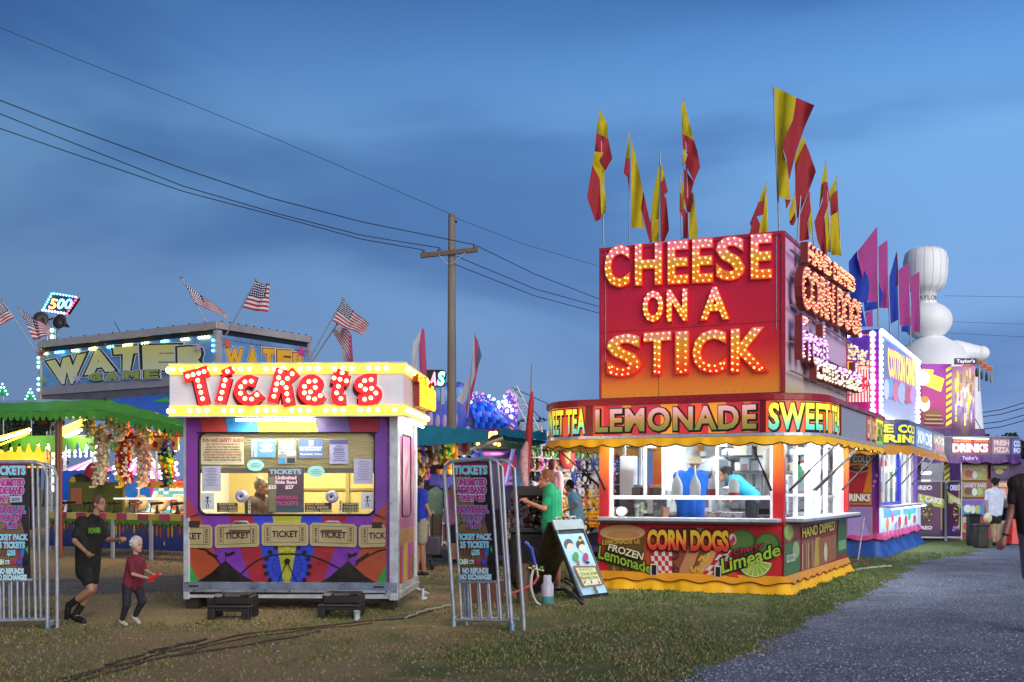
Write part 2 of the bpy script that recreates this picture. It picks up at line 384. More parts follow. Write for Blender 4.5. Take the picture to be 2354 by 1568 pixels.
# ---------------------------------------------------------------- grass blades and loose stones
import numpy as np
rng = np.random.default_rng(3)
edge_px = [(-100, 9999)] + edge
def gravel_side(px, py):
    for (x0, y0), (x1, y1) in zip(edge, edge[1:]):
        if x0 <= px <= x1: return py > y0 + (y1 - y0) * (px - x0) / (x1 - x0)
    return px > 2353
def road_side(px, py):
    for (x0, y0), (x1, y1) in zip(rd, rd[1:]):
        if x0 <= px <= x1:
            yb = y0 + (y1 - y0) * (px - x0) / (x1 - x0)
            for (a0, b0), (a1, b1) in zip(rf, rf[1:]):
                if a1 <= px <= a0: return (b1 + (b0 - b1) * (px - a1) / (a0 - a1)) < py < yb
    return False
def value_noise(x, y, sc, seed):
    r = np.random.default_rng(seed).random((64, 64)); fx = (x * sc) % 64; fy = (y * sc) % 64; i = fx.astype(int); j = fy.astype(int); a = fx - i; b = fy - j
    a = a * a * (3 - 2 * a); b = b * b * (3 - 2 * b); i1 = (i + 1) % 64; j1 = (j + 1) % 64
    return (r[i, j] * (1 - a) + r[i1, j] * a) * (1 - b) + (r[i, j1] * (1 - a) + r[i1, j1] * a) * b
def blades(n, y0, y1, hmax, name, label_seed):
    V = []; F = []; MI = []; t = rng.random(n); Y = 1 / (1 / y0 + t * (1 / y1 - 1 / y0)); X = (rng.random(n) * 2 - 1) * (Y * .47 + .4)
    nz = value_noise(X, Y, .9, 5) * .6 + value_noise(X, Y, 3.1, 6) * .4
    for k in range(n):
        x, y = float(X[k]), float(Y[k]); px = PCX + FPX * x / y; py = HY + CAMH * FPX / y
        if gravel_side(px, py) and random.random() < .985: continue
        if road_side(px, py): continue
        lush = float(nz[k]) + (.10 if x > 1.5 else (-.16 if x < -.5 else -.03))
        if px > 1760 and y > 12: lush += .5  # extra green blades here stand in for light spilling from the food stand
        if random.random() > max(.12, (lush - .25) * 2.2): continue
        h = hmax * (.4 + .8 * random.random()) * (.5 + .8 * max(0, lush)); w = .0028 + .0005 * y
        a = random.random() * 6.283; lean = random.random() * .9 * h; b = random.random() * 6.283
        dx, dy = math.cos(a) * w, math.sin(a) * w; tx, ty = math.cos(b) * lean, math.sin(b) * lean; i = len(V)
        V += [(x - dx, y - dy, 0), (x + dx, y + dy, 0), (x + tx * .4 + dx * .6, y + ty * .4 + dy * .6, h * .6), (x + tx, y + ty, h)]
        F += [(i, i + 1, i + 2), (i, i + 2, i + 3)]; q = 0 if random.random() < lush * .85 else (1 if random.random() < .5 else 2); MI += [q, q]
    me = bpy.data.meshes.new(name); me.from_pydata(V, [], F)
    for c in ('50632a', '958560', '766a44'): me.materials.append(mat(c, .8, 0, .25, 3))
    me.polygons.foreach_set('material_index', MI); o = bpy.data.objects.new(name, me); COL.objects.link(o); o['kind'] = 'stuff'; o['label'] = 'short trodden grass, green in patches and dry elsewhere'; return o
blades(140000, 7.6, 26, .027, 'grass', 1)
def stones(n):
    V = []; F = []; MI = []
    for k in range(n):
        t = random.random(); Y = 1 / (1 / 7.6 + t * (1 / 20 - 1 / 7.6)); X = (random.random() * 2 - 1) * Y * .46; px = PCX + FPX * X / Y; py = HY + CAMH * FPX / Y
        gs = gravel_side(px, py)
        if not gs and random.random() < .985: continue
        r = random.uniform(.005, .013) * (1 + Y * .02); i = len(V); a = random.random() * 6.28
        for j in range(4):
            rr = r * random.uniform(.7, 1.3); V.append((X + rr * math.cos(a + j * 1.571), Y + rr * math.sin(a + j * 1.571), .002))
        V.append((X + random.uniform(-.3, .3) * r, Y, r * random.uniform(.6, 1.1))); F += [(i, i + 1, i + 4), (i + 1, i + 2, i + 4), (i + 2, i + 3, i + 4), (i + 3, i, i + 4)]; q = random.randrange(3); MI += [q] * 4
    me = bpy.data.meshes.new('loose_gravel'); me.from_pydata(V, [], F)
    for c in ('a0a7b8', '7c8498', '596074'): me.materials.append(mat(c, .85, 0, .2, 20))
    me.polygons.foreach_set('material_index', MI); o = bpy.data.objects.new('loose_gravel', me); COL.objects.link(o); o['kind'] = 'stuff'; o['label'] = 'loose grey stones of the gravel lane'
stones(42000)
# ================================================================= shared stand builder pieces
def lettering(pl, t, q, name, parent, face, side, depth=.05, bold=.05, d0=.03, bulb=None, inset=-.005, step=.07, space=1.0, halo=None, bl=None, off=None):
    """one channel letter or word: raised body, optional bulbs along its inside edge"""
    if len(q) == 4 and not isinstance(q[0], (tuple, list)): x0, y0, x1, y1 = q; q = [(x0, y1), (x1, y1), (x1, y0), (x0, y0)]
    f = quadmap([pl.hit(*p) for p in q]); b = MB()
    vs, fs = glyphs(t, bold, extrude=1.0, space=space, rb=bold); b.add([f(x, y) + pl.n * (d0 + z * depth) for x, y, z in vs], fs, side)
    vs, fs = glyphs(t, bold - .008, space=space, rb=bold); b.add([f(x, y) + pl.n * (d0 + depth + .004) for x, y, z in vs], fs, face)
    o = b.build(name, parent)
    if bl is not None:
        for lp in loops(t, inset, bold):
            pts = [f(x, y) + pl.n * (d0 + depth + .018) for x, y in lp]; pts.append(pts[0]); bl += along(pts, step)
    return o
def rrect_path(aL, aR, bF, bB, rL, rR, n=10):
    p = [(aL, bB), (aL, bF + rL)]
    for i in range(1, n + 1):
        t = R(90 * i / n); p.append((aL + rL - rL * math.cos(t), bF + rL - rL * math.sin(t)))
    p.append((aR - rR, bF))
    for i in range(1, n + 1):
        t = R(90 * i / n); p.append((aR - rR + rR * math.sin(t), bF + rR - rR * math.cos(t)))
    p.append((aR, bB)); return p
class Path:
    def __init__(s, pts, F): s.p = [F(a, b, 0) for a, b in pts]; s.L = [0]; [s.L.append(s.L[-1] + (y - x).length) for x, y in zip(s.p, s.p[1:])]; s.T = s.L[-1]
    def P(s, t, z=0.0, d=0.0):
        t = max(0, min(s.T, t)); i = 0
        while i < len(s.L) - 2 and s.L[i + 1] < t: i += 1
        f = (t - s.L[i]) / (s.L[i + 1] - s.L[i]); q = s.p[i].lerp(s.p[i + 1], f); w = (s.p[i + 1] - s.p[i]).normalized()
        n = Vector((w.y, -w.x, 0)); return Vector((q.x, q.y, z)) + n * d
    def t_at(s, px):
        """arc length where the path shows at picture column px (front side of the loop)"""
        best = min((abs(PCX + FPX * s.P(k * s.T / 800).x / s.P(k * s.T / 800).y - px) + .4 * s.P(k * s.T / 800).y, k) for k in range(801)); return best[1] * s.T / 800
    def band(s, mb, t0, t1, z0, z1, d0, d1, m, n=None):
        n = n or max(2, int((t1 - t0) / .12)); vs = []
        for i in range(n + 1):
            t = t0 + (t1 - t0) * i / n; vs += [s.P(t, z0, d0), s.P(t, z1, d0), s.P(t, z0, d1), s.P(t, z1, d1)]
        fs = []
        for i in range(n):
            k = i * 4; fs += [(k + 2, k + 6, k + 7, k + 3), (k, k + 1, k + 5, k + 4), (k + 1, k + 3, k + 7, k + 5), (k, k + 4, k + 6, k + 2)]
        fs += [(0, 2, 3, 1), (n * 4, n * 4 + 1, n * 4 + 3, n * 4 + 2)]
        mb.add(vs, fs, m)
    def scallop(s, mb, t0, t1, ztop, zbot, d0, d1, m, wl=.35, amp=.04, edge=None, n=None):
        """hanging fabric edge with scallops, flaring from d0 to d1"""
        n = n or int((t1 - t0) / .03); vs = []; ev = []
        for i in range(n + 1):
            t = t0 + (t1 - t0) * i / n; zz = zbot + amp * (1 - abs(math.sin(math.pi * t / wl))) ** 1.0; fl = .012 * math.sin(t * 9.1) + .008 * math.sin(t * 23)
            vs += [s.P(t, ztop, d0), s.P(t, (ztop + zz) / 2, (d0 + d1) / 2 + fl), s.P(t, zz, d1 + fl * 1.6)]; ev.append(s.P(t, zz + .004, d1 + fl * 1.6 + .004))
        fs = []
        for i in range(n): k = i * 3; fs += [(k, k + 1, k + 4, k + 3), (k + 1, k + 2, k + 5, k + 4)]
        mb.add(vs, fs, m, True)
        if edge: mb.tube(ev, .009, edge, 5)
# ================================================================= the cheese-on-a-stick stand
TH = R(25.9)
class Frame:
    def __init__(s, x, y, th): s.o = Vector((x, y, 0)); s.u = Vector((math.cos(th), -math.sin(th), 0)); s.w = Vector((math.sin(th), math.cos(th), 0)); s.th = th
    def __call__(s, a, b, z=0.0): return s.o + s.u * a + s.w * b + Vector((0, 0, z))
    def rot(s): return Matrix.Rotation(-s.th, 3, 'Z')
    def box(s, mb, a0, a1, b0, b1, z0, z1, m, bev=0.0):
        mb.box(s((a0 + a1) / 2, (b0 + b1) / 2, (z0 + z1) / 2), (a1 - a0, b1 - b0, z1 - z0), m, s.rot(), bev)
CF = Frame(1.28, 16.85, TH); CWD, CLN = 2.68, 4.87
stand = thing('food_stand', 'tall red food trailer with bulb-lit cheese on a stick letters and lemonade canopy', 'food stand', CF(CWD / 2, CLN / 2))
FP = Plane(CF(0, 0), CF.u); SP = Plane(CF(CWD, 0), CF.w)
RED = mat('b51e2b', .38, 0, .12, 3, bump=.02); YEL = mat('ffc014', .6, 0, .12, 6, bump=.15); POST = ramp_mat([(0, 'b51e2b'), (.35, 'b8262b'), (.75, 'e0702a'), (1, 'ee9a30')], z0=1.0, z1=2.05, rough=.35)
WIN = mat('e9ecee', .3, 0, .05, 4, name='white_inside')
b = MB(); CF.box(b, 0, CWD, 0, .05, .12, .97, RED); CF.box(b, CWD - .05, CWD, .05, CLN, .12, .97, RED); CF.box(b, 0, .05, .05, CLN, .12, .97, RED); CF.box(b, .05, CWD - .05, CLN - .05, CLN, .12, 2.6, WIN)
b.build('lower_wall', stand)
b = MB(); CF.box(b, .05, CWD - .05, .05, CLN - .05, .22, .30, mat('6a6c70', .6)); b.build('floor', stand)
b = MB(); CF.box(b, .0, CWD, .0, CLN, 2.24, 2.30, WIN); b.build('inner_ceiling', stand)
for a0, b0 in ((0, 0), (CWD - .14, 0), (CWD - .10, CLN - .12), (0, CLN - .12), (0, 2.4)):
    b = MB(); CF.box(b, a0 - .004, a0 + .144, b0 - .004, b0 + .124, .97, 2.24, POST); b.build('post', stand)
# front printed panel
fp = Panel(FP, .006); X = lambda x: 1353 + .2687 * x; Y = lambda y: 1176.5 + .2687 * y
def q4(*p): return [(X(x), Y(y)) for x, y in p]
fp.poly(q4((82, 535), (1652, 585), (1652, 128), (82, 112)), cmat('cc2430'))
fp.poly(q4((400, 530), (700, 545), (560, 180), (440, 250)), cmat('c9502a'))
fp.poly(q4((115, 235), (478, 225), (470, 528), (175, 518)), cmat('6d5226'))
for i in range(9): fp.poly(q4((200 + i * 28, 520 - i % 3 * 22), (240 + i * 28, 524), (215 + i * 28, 440 + i % 4 * 14)), cmat(('b98a2d', '8f5a24', '4a5a22')[i % 3]), i % 3 == 2)
fp.disc(X(290), Y(180), 54, cmat('8c5c34'), 19.5); fp.disc(X(290), Y(177), 52, cmat('d9a877'), 17.5); fp.disc(X(300), Y(195), 38, cmat('c98f5a'), 9)
fp.poly(q4((660, 540), (980, 545), (1060, 300), (930, 130), (800, 140), (700, 330)), cmat('8a4a2c')); fp.poly(q4((760, 540), (870, 540), (1010, 150), (930, 130)), cmat('c0875a')); fp.poly(q4((900, 548), (1010, 548), (1100, 330), (1010, 330)), cmat('cf9a62'))
for (cx, cy, r) in ((730, 370, 45), (700, 470, 42), (750, 500, 30)): fp.disc(X(cx), Y(cy), r * .27, cmat('5a2018')); fp.disc(X(cx), Y(cy), r * .15, cmat('7c3424'))
for i in range(5):
    for j in range(6):
        fp.poly(q4((535 + j * 30, 335 + i * 42), (565 + j * 30, 335 + i * 42), (570 + j * 30, 377 + i * 42), (540 + j * 30, 377 + i * 42)), cmat('d9d2cc' if (i + j) % 2 else 'c22033'), False)
fp.up()
for i in range(5):
    for j in range(3):
        fp.poly(q4((965 + i * 38 + j * 36, 545 - i * 45 + j * 4), (1000 + i * 38 + j * 36, 548 - i * 45 + j * 4), (1038 + i * 38 + j * 36, 503 - i * 45 + j * 4), (1003 + i * 38 + j * 36, 500 - i * 45 + j * 4)), cmat('d9d2cc' if (i + j) % 2 else 'c22033'), False)
fp.up()
fp.line(q4((945, 420), (975, 375), (1000, 430), (1030, 385), (1020, 350)), 5, cmat('e0b040')); fp.line(q4((880, 470), (900, 520), (930, 465), (955, 515), (985, 480)), 6, cmat('e0b040'))
fp.disc(X(1320), Y(262), 33, cmat('38562a'), 30); fp.disc(X(1310), Y(250), 29, cmat('55793a'), 25); fp.disc(X(1535), Y(292), 31, cmat('3d5c2c'), 32); fp.disc(X(1530), Y(280), 25, cmat('587c3c'), 24)
fp.disc(X(1235), Y(235), 9, cmat('d9c8c0'), 13); fp.poly(q4((1200, 260), (1250, 200), (1262, 250), (1225, 300)), cmat('c03a58'))
fp.disc(X(1428), Y(412), 41, cmat('4f7a30'), n=30, a0=190, a1=352); fp.disc(X(1428), Y(414), 38, cmat('d5e0a0'), n=30, a0=192, a1=350)
for k in range(7): fp.disc(X(1428), Y(418), 35, cmat('9dbb4c'), n=5, a0=196 + k * 22, a1=214 + k * 22, up=False)
fp.up(); fp.poly(q4((1190, 545), (1290, 568), (1270, 520), (1200, 500)), cmat('c8502a'))
fp.text('LEMONADE LE', [(X(120), Y(280)), (X(445), Y(268)), (X(445), Y(235)), (X(130), Y(240))], cmat('c9ab3c'))
DK = cmat('1c1a0e')
fp.halo('FROZEN', q4((172, 325), (468, 415), (482, 350), (185, 268)), cmat('e5dcb4'), DK, .03, .11)
fp.halo('Lemonade', q4((90, 395), (545, 530), (545, 445), (100, 285)), cmat('93b53a'), cmat('16240c'), .02, .11)
g1 = ramp_mat([(0, 'c9302a'), (.3, 'd8482a'), (.65, 'f0a030'), (1, 'f2cf3c')], z0=.56, z1=.83)
fp.halo('CORN DOGS', q4((512, 318), (1205, 335), (1200, 165), (515, 155)), g1, cmat('3a1210'), .055, .12)
fp.halo('Cherry', q4((1250, 390), (1505, 315), (1498, 252), (1242, 325)), cmat('b52f4c'), cmat('3a1218'), .02, .09)
fp.halo('Limeade', q4((1148, 530), (1650, 370), (1640, 262), (1140, 400)), cmat('a3c83f'), cmat('16240c'), .02, .10)
for x, y in ((545, 448), (1090, 464)):
    fp.poly(q4((x - 6, y + 92), (x + 52, y + 94), (x + 52, y - 4), (x - 6, y - 6)), cmat('d5d2cc')); fp.poly(q4((x + 4, y + 88), (x + 44, y + 90), (x + 44, y + 6), (x + 4, y + 4)), BLK)
fp.build('front_graphic_panel', stand)
# side printed panel
sp_ = Panel(SP, .006); X = lambda x: 1764.7 + .2499 * x; Y = lambda y: 1176.5 + .2499 * y
sp_.poly(q4((140, 622), (720, 405), (720, 42), (140, 92)), cmat('8f3434')); sp_.poly(q4((145, 610), (285, 560), (285, 255), (150, 300)), cmat('4f7a48')); sp_.disc(X(185), Y(190), 12, cmat('6f8a3a'), 21); sp_.disc(X(185), Y(188), 10, cmat('a9bd62'), 17)
sp_.disc(X(250), Y(350), 8, cmat('9db880'), 19); sp_.text('ICE COLD', q4((165, 470), (245, 445), (245, 380), (165, 400)), cmat('dfe6d5'))
sp_.poly(q4((300, 550), (420, 505), (420, 240), (300, 275)), cmat('8c6b50')); sp_.poly(q4((415, 507), (465, 490), (470, 230), (425, 240)), cmat('c2a23c')); sp_.poly(q4((465, 490), (620, 435), (620, 205), (455, 250)), cmat('9c6844'))
for i in range(6): sp_.poly(q4((305 + i * 18, 540 - i * 6), (314 + i * 18, 537 - i * 6), (312 + i * 18, 300 - i * 5), (303 + i * 18, 303 - i * 5)), cmat(('c9b79a', 'a03c38', 'b58a5a')[i % 3]), False)
sp_.up(); sp_.disc(X(520), Y(370), 4, cmat('ddd0ae'), 22)
sp_.poly(q4((617, 402), (716, 372), (706, 48), (640, 62)), cmat('3f6a3c')); sp_.poly(q4((640, 360), (708, 335), (704, 250), (640, 270)), cmat('7fae78'))
sp_.halo('HAND DIPPED', q4((302, 240), (603, 165), (600, 82), (300, 150)), cmat('d8c84a'), cmat('3c2a14'), .03, .09)
sp_.build('side_graphic_panel', stand)
# skirt
spath = Path(rrect_path(0, CWD, 0, CLN, .02, .02, 2), CF); sy = MB(); n = 150; T0, T1 = CLN - .3, spath.T; vs = []
for i in range(n + 1):
    t = T0 + (T1 - T0) * i / n; w = .03 * math.sin(t * 5.1) + .018 * math.sin(t * 13.3 + 1) + .01 * math.sin(t * 31)
    vs += [spath.P(t, .24, .02), spath.P(t, .16, .05 + w * .4), spath.P(t, .07, .075 + w * .8), spath.P(t, .0 + .008 * math.sin(t * 17), .10 + w * 1.3)]
sy.add(vs, [(4 * i + j, 4 * i + j + 1, 4 * i + j + 5, 4 * i + j + 4) for i in range(n) for j in range(3)], YEL, True); skirt = sy.build('skirt', stand)
tr = MB(); vs = []; ed = []
for i in range(n * 2 + 1):
    t = T0 + (T1 - T0) * i / (n * 2); z = .145 + .02 * math.sin(t * 13.5); w = .012 * math.sin(t * 5.1)
    vs += [spath.P(t, .25, .025), spath.P(t, z, .085 + w)]; ed.append(spath.P(t, z, .090 + w))
tr.add(vs, [(2 * i, 2 * i + 1, 2 * i + 3, 2 * i + 2) for i in range(n * 2)], mat('e59a1a', .55, 0, .1, 5), True); tr.tube(ed, .007, mat('6a2414', .7), 5); tr.build('skirt_trim', skirt)
# counters
b = MB(); CF.box(b, .05, CWD - .02, -.24, .10, .985, 1.035, ALU, .008); CF.box(b, .05, CWD - .02, -.245, -.225, .96, .984, DGRY); b.build('front_counter', stand)
b = MB(); CF.box(b, CWD - .10, CWD + .26, .12, CLN - .1, .985, 1.035, ALU, .008); CF.box(b, CWD + .24, CWD + .262, .2, CLN - .1, .955, .984, DGRY); b.build('side_counter', stand)
# window frames, rail and glass
b = MB()
CF.box(b, .14, CWD - .14, .03, .09, 1.29, 1.345, WIN); CF.box(b, .14, .19, .03, .09, 1.036, 2.2, WIN); CF.box(b, CWD - .19, CWD - .14, .03, .09, 1.036, 2.2, WIN); CF.box(b, .14, CWD - .14, .03, .09, 2.12, 2.24, WIN)
for px in (1480, 1522, 1646):
    q = FP.uv(px, 1100)[0]; CF.box(b, q - .018, q + .018, .035, .085, 1.345, 2.12, WIN if px != 1588 else ALU)
b.build('front_window_frame', stand)
b = MB(); CF.box(b, .19, CWD - .19, .055, .060, 1.345, 2.12, GLASS); b.build('front_glass', stand)
b = MB()
for s0 in (.13, .95, 1.75, 2.6, 3.2, 4.05, 4.65): CF.box(b, CWD - .08, CWD - .02, s0, s0 + (.09 if s0 in (1.75, 4.05) else .05), 1.036, 2.24, WIN)
CF.box(b, CWD - .08, CWD - .02, .18, 4.7, 2.12, 2.24, WIN); CF.box(b, CWD - .081, CWD - .019, 1.8, 2.6, 1.036, 2.12, WIN); CF.box(b, CWD - .08, CWD - .02, .18, 1.75, 1.33, 1.37, WIN); CF.box(b, CWD - .08, CWD - .02, 4.14, 4.65, 1.037, 2.12, mat('e6cfc8', .5)); CF.box(b, CWD - .07, CWD - .03, 3.25, 4.05, 1.30, 1.33, ALU)
b.build('side_window_frame', stand)
b = MB(); CF.box(b, .02, .06, 2.55, CLN - .12, .98, 2.24, WIN); CF.box(b, .02, .06, .13, 2.4, 2.1, 2.24, WIN)
for s0 in (.9, 1.65): CF.box(b, .02, .06, s0, s0 + .05, .98, 2.1, WIN)
b.build('left_window_frame', stand)
# struts that hold the awning flaps
for a0, b0, a1, b1, z1 in ((.10, -.03, -.02, -.5, 2.02), (CWD - .16, -.03, CWD - .30, -.5, 2.02), (-.05, .3, -.7, .1, 2.02), (CWD + .03, .25, CWD + .5, .95, 2.04), (CWD + .03, 1.9, CWD + .5, 2.75, 2.04), (CWD + .03, 2.05, CWD + .5, 2.9, 2.04), (CWD + .03, 4.3, CWD + .5, 4.9, 2.04)):
    b = MB(); p, q = CF(a0, b0, 1.42), CF(a1, b1, z1); mdl = p.lerp(q, .45); b.tube([p, mdl], .017, BLK); b.tube([mdl, q], .010, BLK); b.build('strut', stand)
# canopy
cp = Path(rrect_path(-.85, CWD + .6, -.6, CLN + .05, .9, .75), CF)
b = MB(); soff = [CF(x, y, 2.232) for x, y in rrect_path(-.80, CWD + .55, -.55, CLN, .85, .70)]; b.prism(soff, (0, 0, .01), WIN); tops = [CF(x, y, 2.67) for x, y in rrect_path(-.85, CWD + .6, -.6, CLN + .05, .9, .75)]; b.prism(tops, (0, 0, .03), mat('8d2430', .5)); b.build('canopy_soffit', stand)
b = MB(); cp.band(b, 0, cp.T, 2.16, 2.66, -.03, .0, mat('8c8f94', .4, .6)); cband = b.build('canopy_band', stand)
b = MB(); cp.band(b, 0, cp.T, 2.61, 2.675, .0, .05, mat('9c1c26', .35)); cp.band(b, 0, cp.T, 2.14, 2.18, .0, .035, ALU)
for px in (1350, 1356, 1362, 1752, 1757, 1928, 1998):
    t = cp.t_at(px); cp.band(b, t - .02, t + .02, 2.18, 2.61, .0, .03, mat('7c1a22', .35) if px not in (1998,) else ALU)
b.build('canopy_trim', cband)
b = MB(); cp.scallop(b, .3, cp.T - .1, 2.15, 2.01, .02, .07, YEL, edge=mat('4a2410', .7)); b.build('valance', stand)
def band_panel(path, pxa, pxb, z0, z1, m, parent, name, words=None, wm=None, ts=None, stripes=(), d=.005, bold=.05, space=1.0):
    ta, tb = ts if ts else (path.t_at(pxa), path.t_at(pxb)); b = MB(); path.band(b, ta + .02, tb - .02, z0, z1, 0.0, d, m)
    for f0, f1, sm in stripes: path.band(b, ta + (tb - ta) * f0, ta + (tb - ta) * f1, z0 + .002, z1 - .002, 0.0, d + .003, sm, 3)
    if words:
        for w, x0, x1, y0, y1, fm in words:
            for mm_, bo, dd in ((wm, bold + .05, .008), (fm, bold, .012)):
                if mm_ is None: continue
                vs, fs = glyphs(w, bo, rb=bold, space=space); sh = .01 if mm_ is wm else 0
                b.add([path.P(ta + (tb - ta) * (x0 + (x1 - x0) * x) + sh, z0 + (z1 - z0) * (y0 + (y1 - y0) * y) - sh * .8, d + dd) for x, y, _ in vs], fs, mm_)
    return b.build(name, parent)
E1 = .9
ORS = mat('d8542c', .4, 0, .08, 3, emit=.55); ORS2 = mat('e08a2c', .4, 0, .08, 3, emit=.5); RDS = mat('c0303a', .4, 0, .08, 3, emit=.4)
lg = ramp_mat([(0, '5f7d3c'), (.22, '7d7a3c'), (.5, 'b08048'), (.8, 'cf9c9c'), (1, 'd8a8b8')], z0=2.20, z1=2.58, emit=.45)
sg = ramp_mat([(0, '35b8b8'), (.25, '7cc8a0'), (.5, 'c8dc50'), (.75, 'f2e83a'), (1, 'f5e03a')], z0=2.20, z1=2.58, emit=.6)
band_panel(cp, 1362, 1752, 2.19, 2.60, RDS, stand, 'lemonade_sign', [('LEMONADE', .02, .97, .10, .90, lg)], BLK, stripes=[(.0, .07, ORS), (.19, .24, ORS2), (.28, .38, RDS), (.42, .52, ORS2), (.6, .66, ORS), (.7, .8, ORS2), (.9, .94, ORS)], bold=.035, space=1.12)
band_panel(cp, 1757, 1928, 2.19, 2.60, ORS, stand, 'sweet_tea_sign', [('SWEET TEA', .03, .97, .06, .94, sg)], BLK, stripes=[(.3, .45, ORS2), (.55, .75, ORS2), (.85, .97, mat('b8c83c', .4, emit=.6))], bold=.035, space=1.1)
band_panel(cp, 1262, 1350, 2.19, 2.60, ORS, stand, 'sweet_tea_sign', [('SWEET TEA', .03, .97, .06, .94, sg)], BLK, stripes=[(.3, .45, ORS2)], bold=.035, space=1.1)
t0 = cp.t_at(1928); t1 = cp.T
band_panel(cp, 0, 0, 2.19, 2.60, mat('9a969c', .35, .3, .2, 3, emit=.12), stand, 'plain_sign', ts=(t0, t0 + 2.35))
band_panel(cp, 0, 0, 2.19, 2.60, mat('a84a48', .4, emit=.4), stand, 'side_menu_sign', [('CORN DOGS', .02, .98, .1, .9, mat('d8a070', .4, emit=.5))], BLK, ts=(t0 + 2.35, t0 + 3.35))
band_panel(cp, 0, 0, 2.19, 2.60, ramp_mat([(0, '58a030'), (.5, 'c8d030'), (1, 'f0e030')], z0=2.2, z1=2.6, emit=.8), stand, 'side_menu_sign', [('LEMON', .05, .95, .1, .9, mat('5a6a20', .4))], None, ts=(t0 + 3.35, t1))
# marquee box
mg = ramp_mat([(0, 'f29c38'), (.09, 'ec8830'), (.2, 'e2502a'), (.32, 'd02a34'), (.6, 'c8243e'), (1, 'b8224a')], z0=2.74, z1=4.94, rough=.3)
b = MB(); CF.box(b, 0, CWD, 0, .06, 2.76, 4.93, mg); CF.box(b, CWD - .06, CWD, .06, CLN, 2.76, 4.93, ramp_mat([(0, 'c9b45c'), (.12, 'dcc4bc'), (.4, 'e0b4d4'), (1, 'e4b0dc')], z0=2.74, z1=4.94)); CF.box(b, 0, .06, .06, CLN, 2.76, 4.93, RED); CF.box(b, .06, CWD - .06, CLN - .06, CLN, 2.76, 4.93, RED); CF.box(b, 0, CWD, 0, CLN, 2.70, 2.755, mat('8f1822', .4)); b.build('marquee_box', stand)
b = MB()
for pl, u0, u1 in ((FP, 0, CWD), (SP, 0, CLN)):
    b.slab(pl, u0, u1, 4.90, 4.95, .0, .02, mat('a5283e', .4)); b.slab(pl, u0, u0 + .03, 2.76, 4.9, .0, .02, mat('a5283e', .4)); b.slab(pl, u1 - .03, u1, 2.76, 4.9, .0, .02, mat('a5283e', .4))
b.slab(FP, .09, .10, 3.2, 4.9, 0, .012, STEEL); b.slab(FP, CWD - .10, CWD - .09, 3.6, 4.9, 0, .012, STEEL); b.slab(FP, .03, CWD - .03, FP.uv(1590, 752)[1], FP.uv(1590, 752)[1] + .006, 0, .004, mat('6a1428', .6)); b.slab(FP, .9, .906, 2.76, 3.6, 0, .003, mat('8c3a20', .6))
for k in range(22):
    for z in (2.80, 4.88, FP.uv(1590, 752)[1] + .03): b.ball(FP.P(.06 + k * .122, z, .002), .006, mat('8a3040', .4, .4), 5, 3)
b.build('marquee_trim', stand)
BL = []; X = lambda x: 1353 + .2626 * x; Y = lambda y: 514.7 + .2626 * y
rows = [('CHEESE', [(150, 370, 190, 565), (415, 655, 172, 545), (700, 885, 150, 535), (915, 1100, 135, 525), (1120, 1380, 115, 505), (1425, 1615, 92, 490)], 3.95, 4.85),
        ('ONA', [(485, 665, 588, 868), (695, 875, 575, 860), (985, 1245, 555, 848)], 3.56, 4.15), ('STICK', [(165, 480, 965, 1345), (490, 735, 948, 1328), (765, 890, 940, 1320), (915, 1215, 928, 1318), (1250, 1590, 910, 1305)], 2.96, 3.70)]
LS = mat('d01c24', .4, 0, .05, 3, emit=.3)
for wd, bx, za, zb in rows:
    fm = ramp_mat([(0, 'd82018'), (.22, 'e03a18'), (.5, 'e07a1c'), (.75, 'c8962c'), (.92, 'd8848c'), (1, 'e080a0')], z0=za, z1=zb, rough=.35, emit=.12)
    for ch, (x0, x1, y0, y1) in zip(wd, bx):
        w = (x1 - x0) * .5; wide = ch == 'I'
        q = q4((x0, y1 + w * .04), (x1, y1 - w * .04), (x1, y0 - w * .07), (x0, y0 + w * .07))
        lettering(FP, ch, q, 'letter', stand, fm, LS, bold=.042, inset=.000, step=.088 if wd != 'ONA' else .078, bl=BL, depth=.045, d0=.02)
BWARM = mat('ffd9a0', .4, var=0, emit=2.6, ecol='ffc060', name='warm_bulb')
bulbs(stand, BL, .0125, BWARM)
BL2 = []; pink = mat('e890a8', .4, emit=.5); LSD = mat('7a2c28', .5)
X = lambda x: 1764.7 + .2626 * x; Y = lambda y: 514.7 + .2626 * y
for wd, q, bm_ in (('HAND DIPPED', q4((220, 345), (650, 620), (650, 485), (220, 165)), .05), ('CORN DOGS', q4((165, 745), (708, 1010), (708, 690), (165, 345)), .055), ('Fresh', q4((168, 1190), (400, 1300), (400, 900), (168, 800)), .03), ('Lemonade', q4((300, 1360), (708, 1490), (708, 1230), (300, 1110)), .03)):
    lettering(SP, wd, q, 'lettering', stand, ramp_mat([(0, 'd8582c'), (1, 'c88078')], z0=2.9, z1=4.8, emit=.1) if wd[0] in 'HC' else mat('b890b8', .4, emit=.1), LSD, bold=bm_, inset=bm_ - .045, step=.10, bl=BL2, depth=.10, d0=.10)
b = MB(); cut = [(3.9, 9)]; 
for p in BL2:
    b.ball(p, .0135, mat('ffd0a8', .4, var=0, emit=1.7, ecol='ff8c50') if p.z > 3.72 else (mat('ffd8f4', .4, var=0, emit=1.7, ecol='e8a0ff') if p.z > 3.3 else mat('fff4c8', .4, var=0, emit=1.8, ecol='fff098')), 6, 4)
b.build('side_bulb_rows', stand, kind='stuff')
b = MB()
for z in (3.05, 3.45, 3.95, 4.35, 4.7): b.slab(SP, .1, CLN - .1, z, z + .012, .05, .10, STEEL)
b.build('letter_rails', stand)
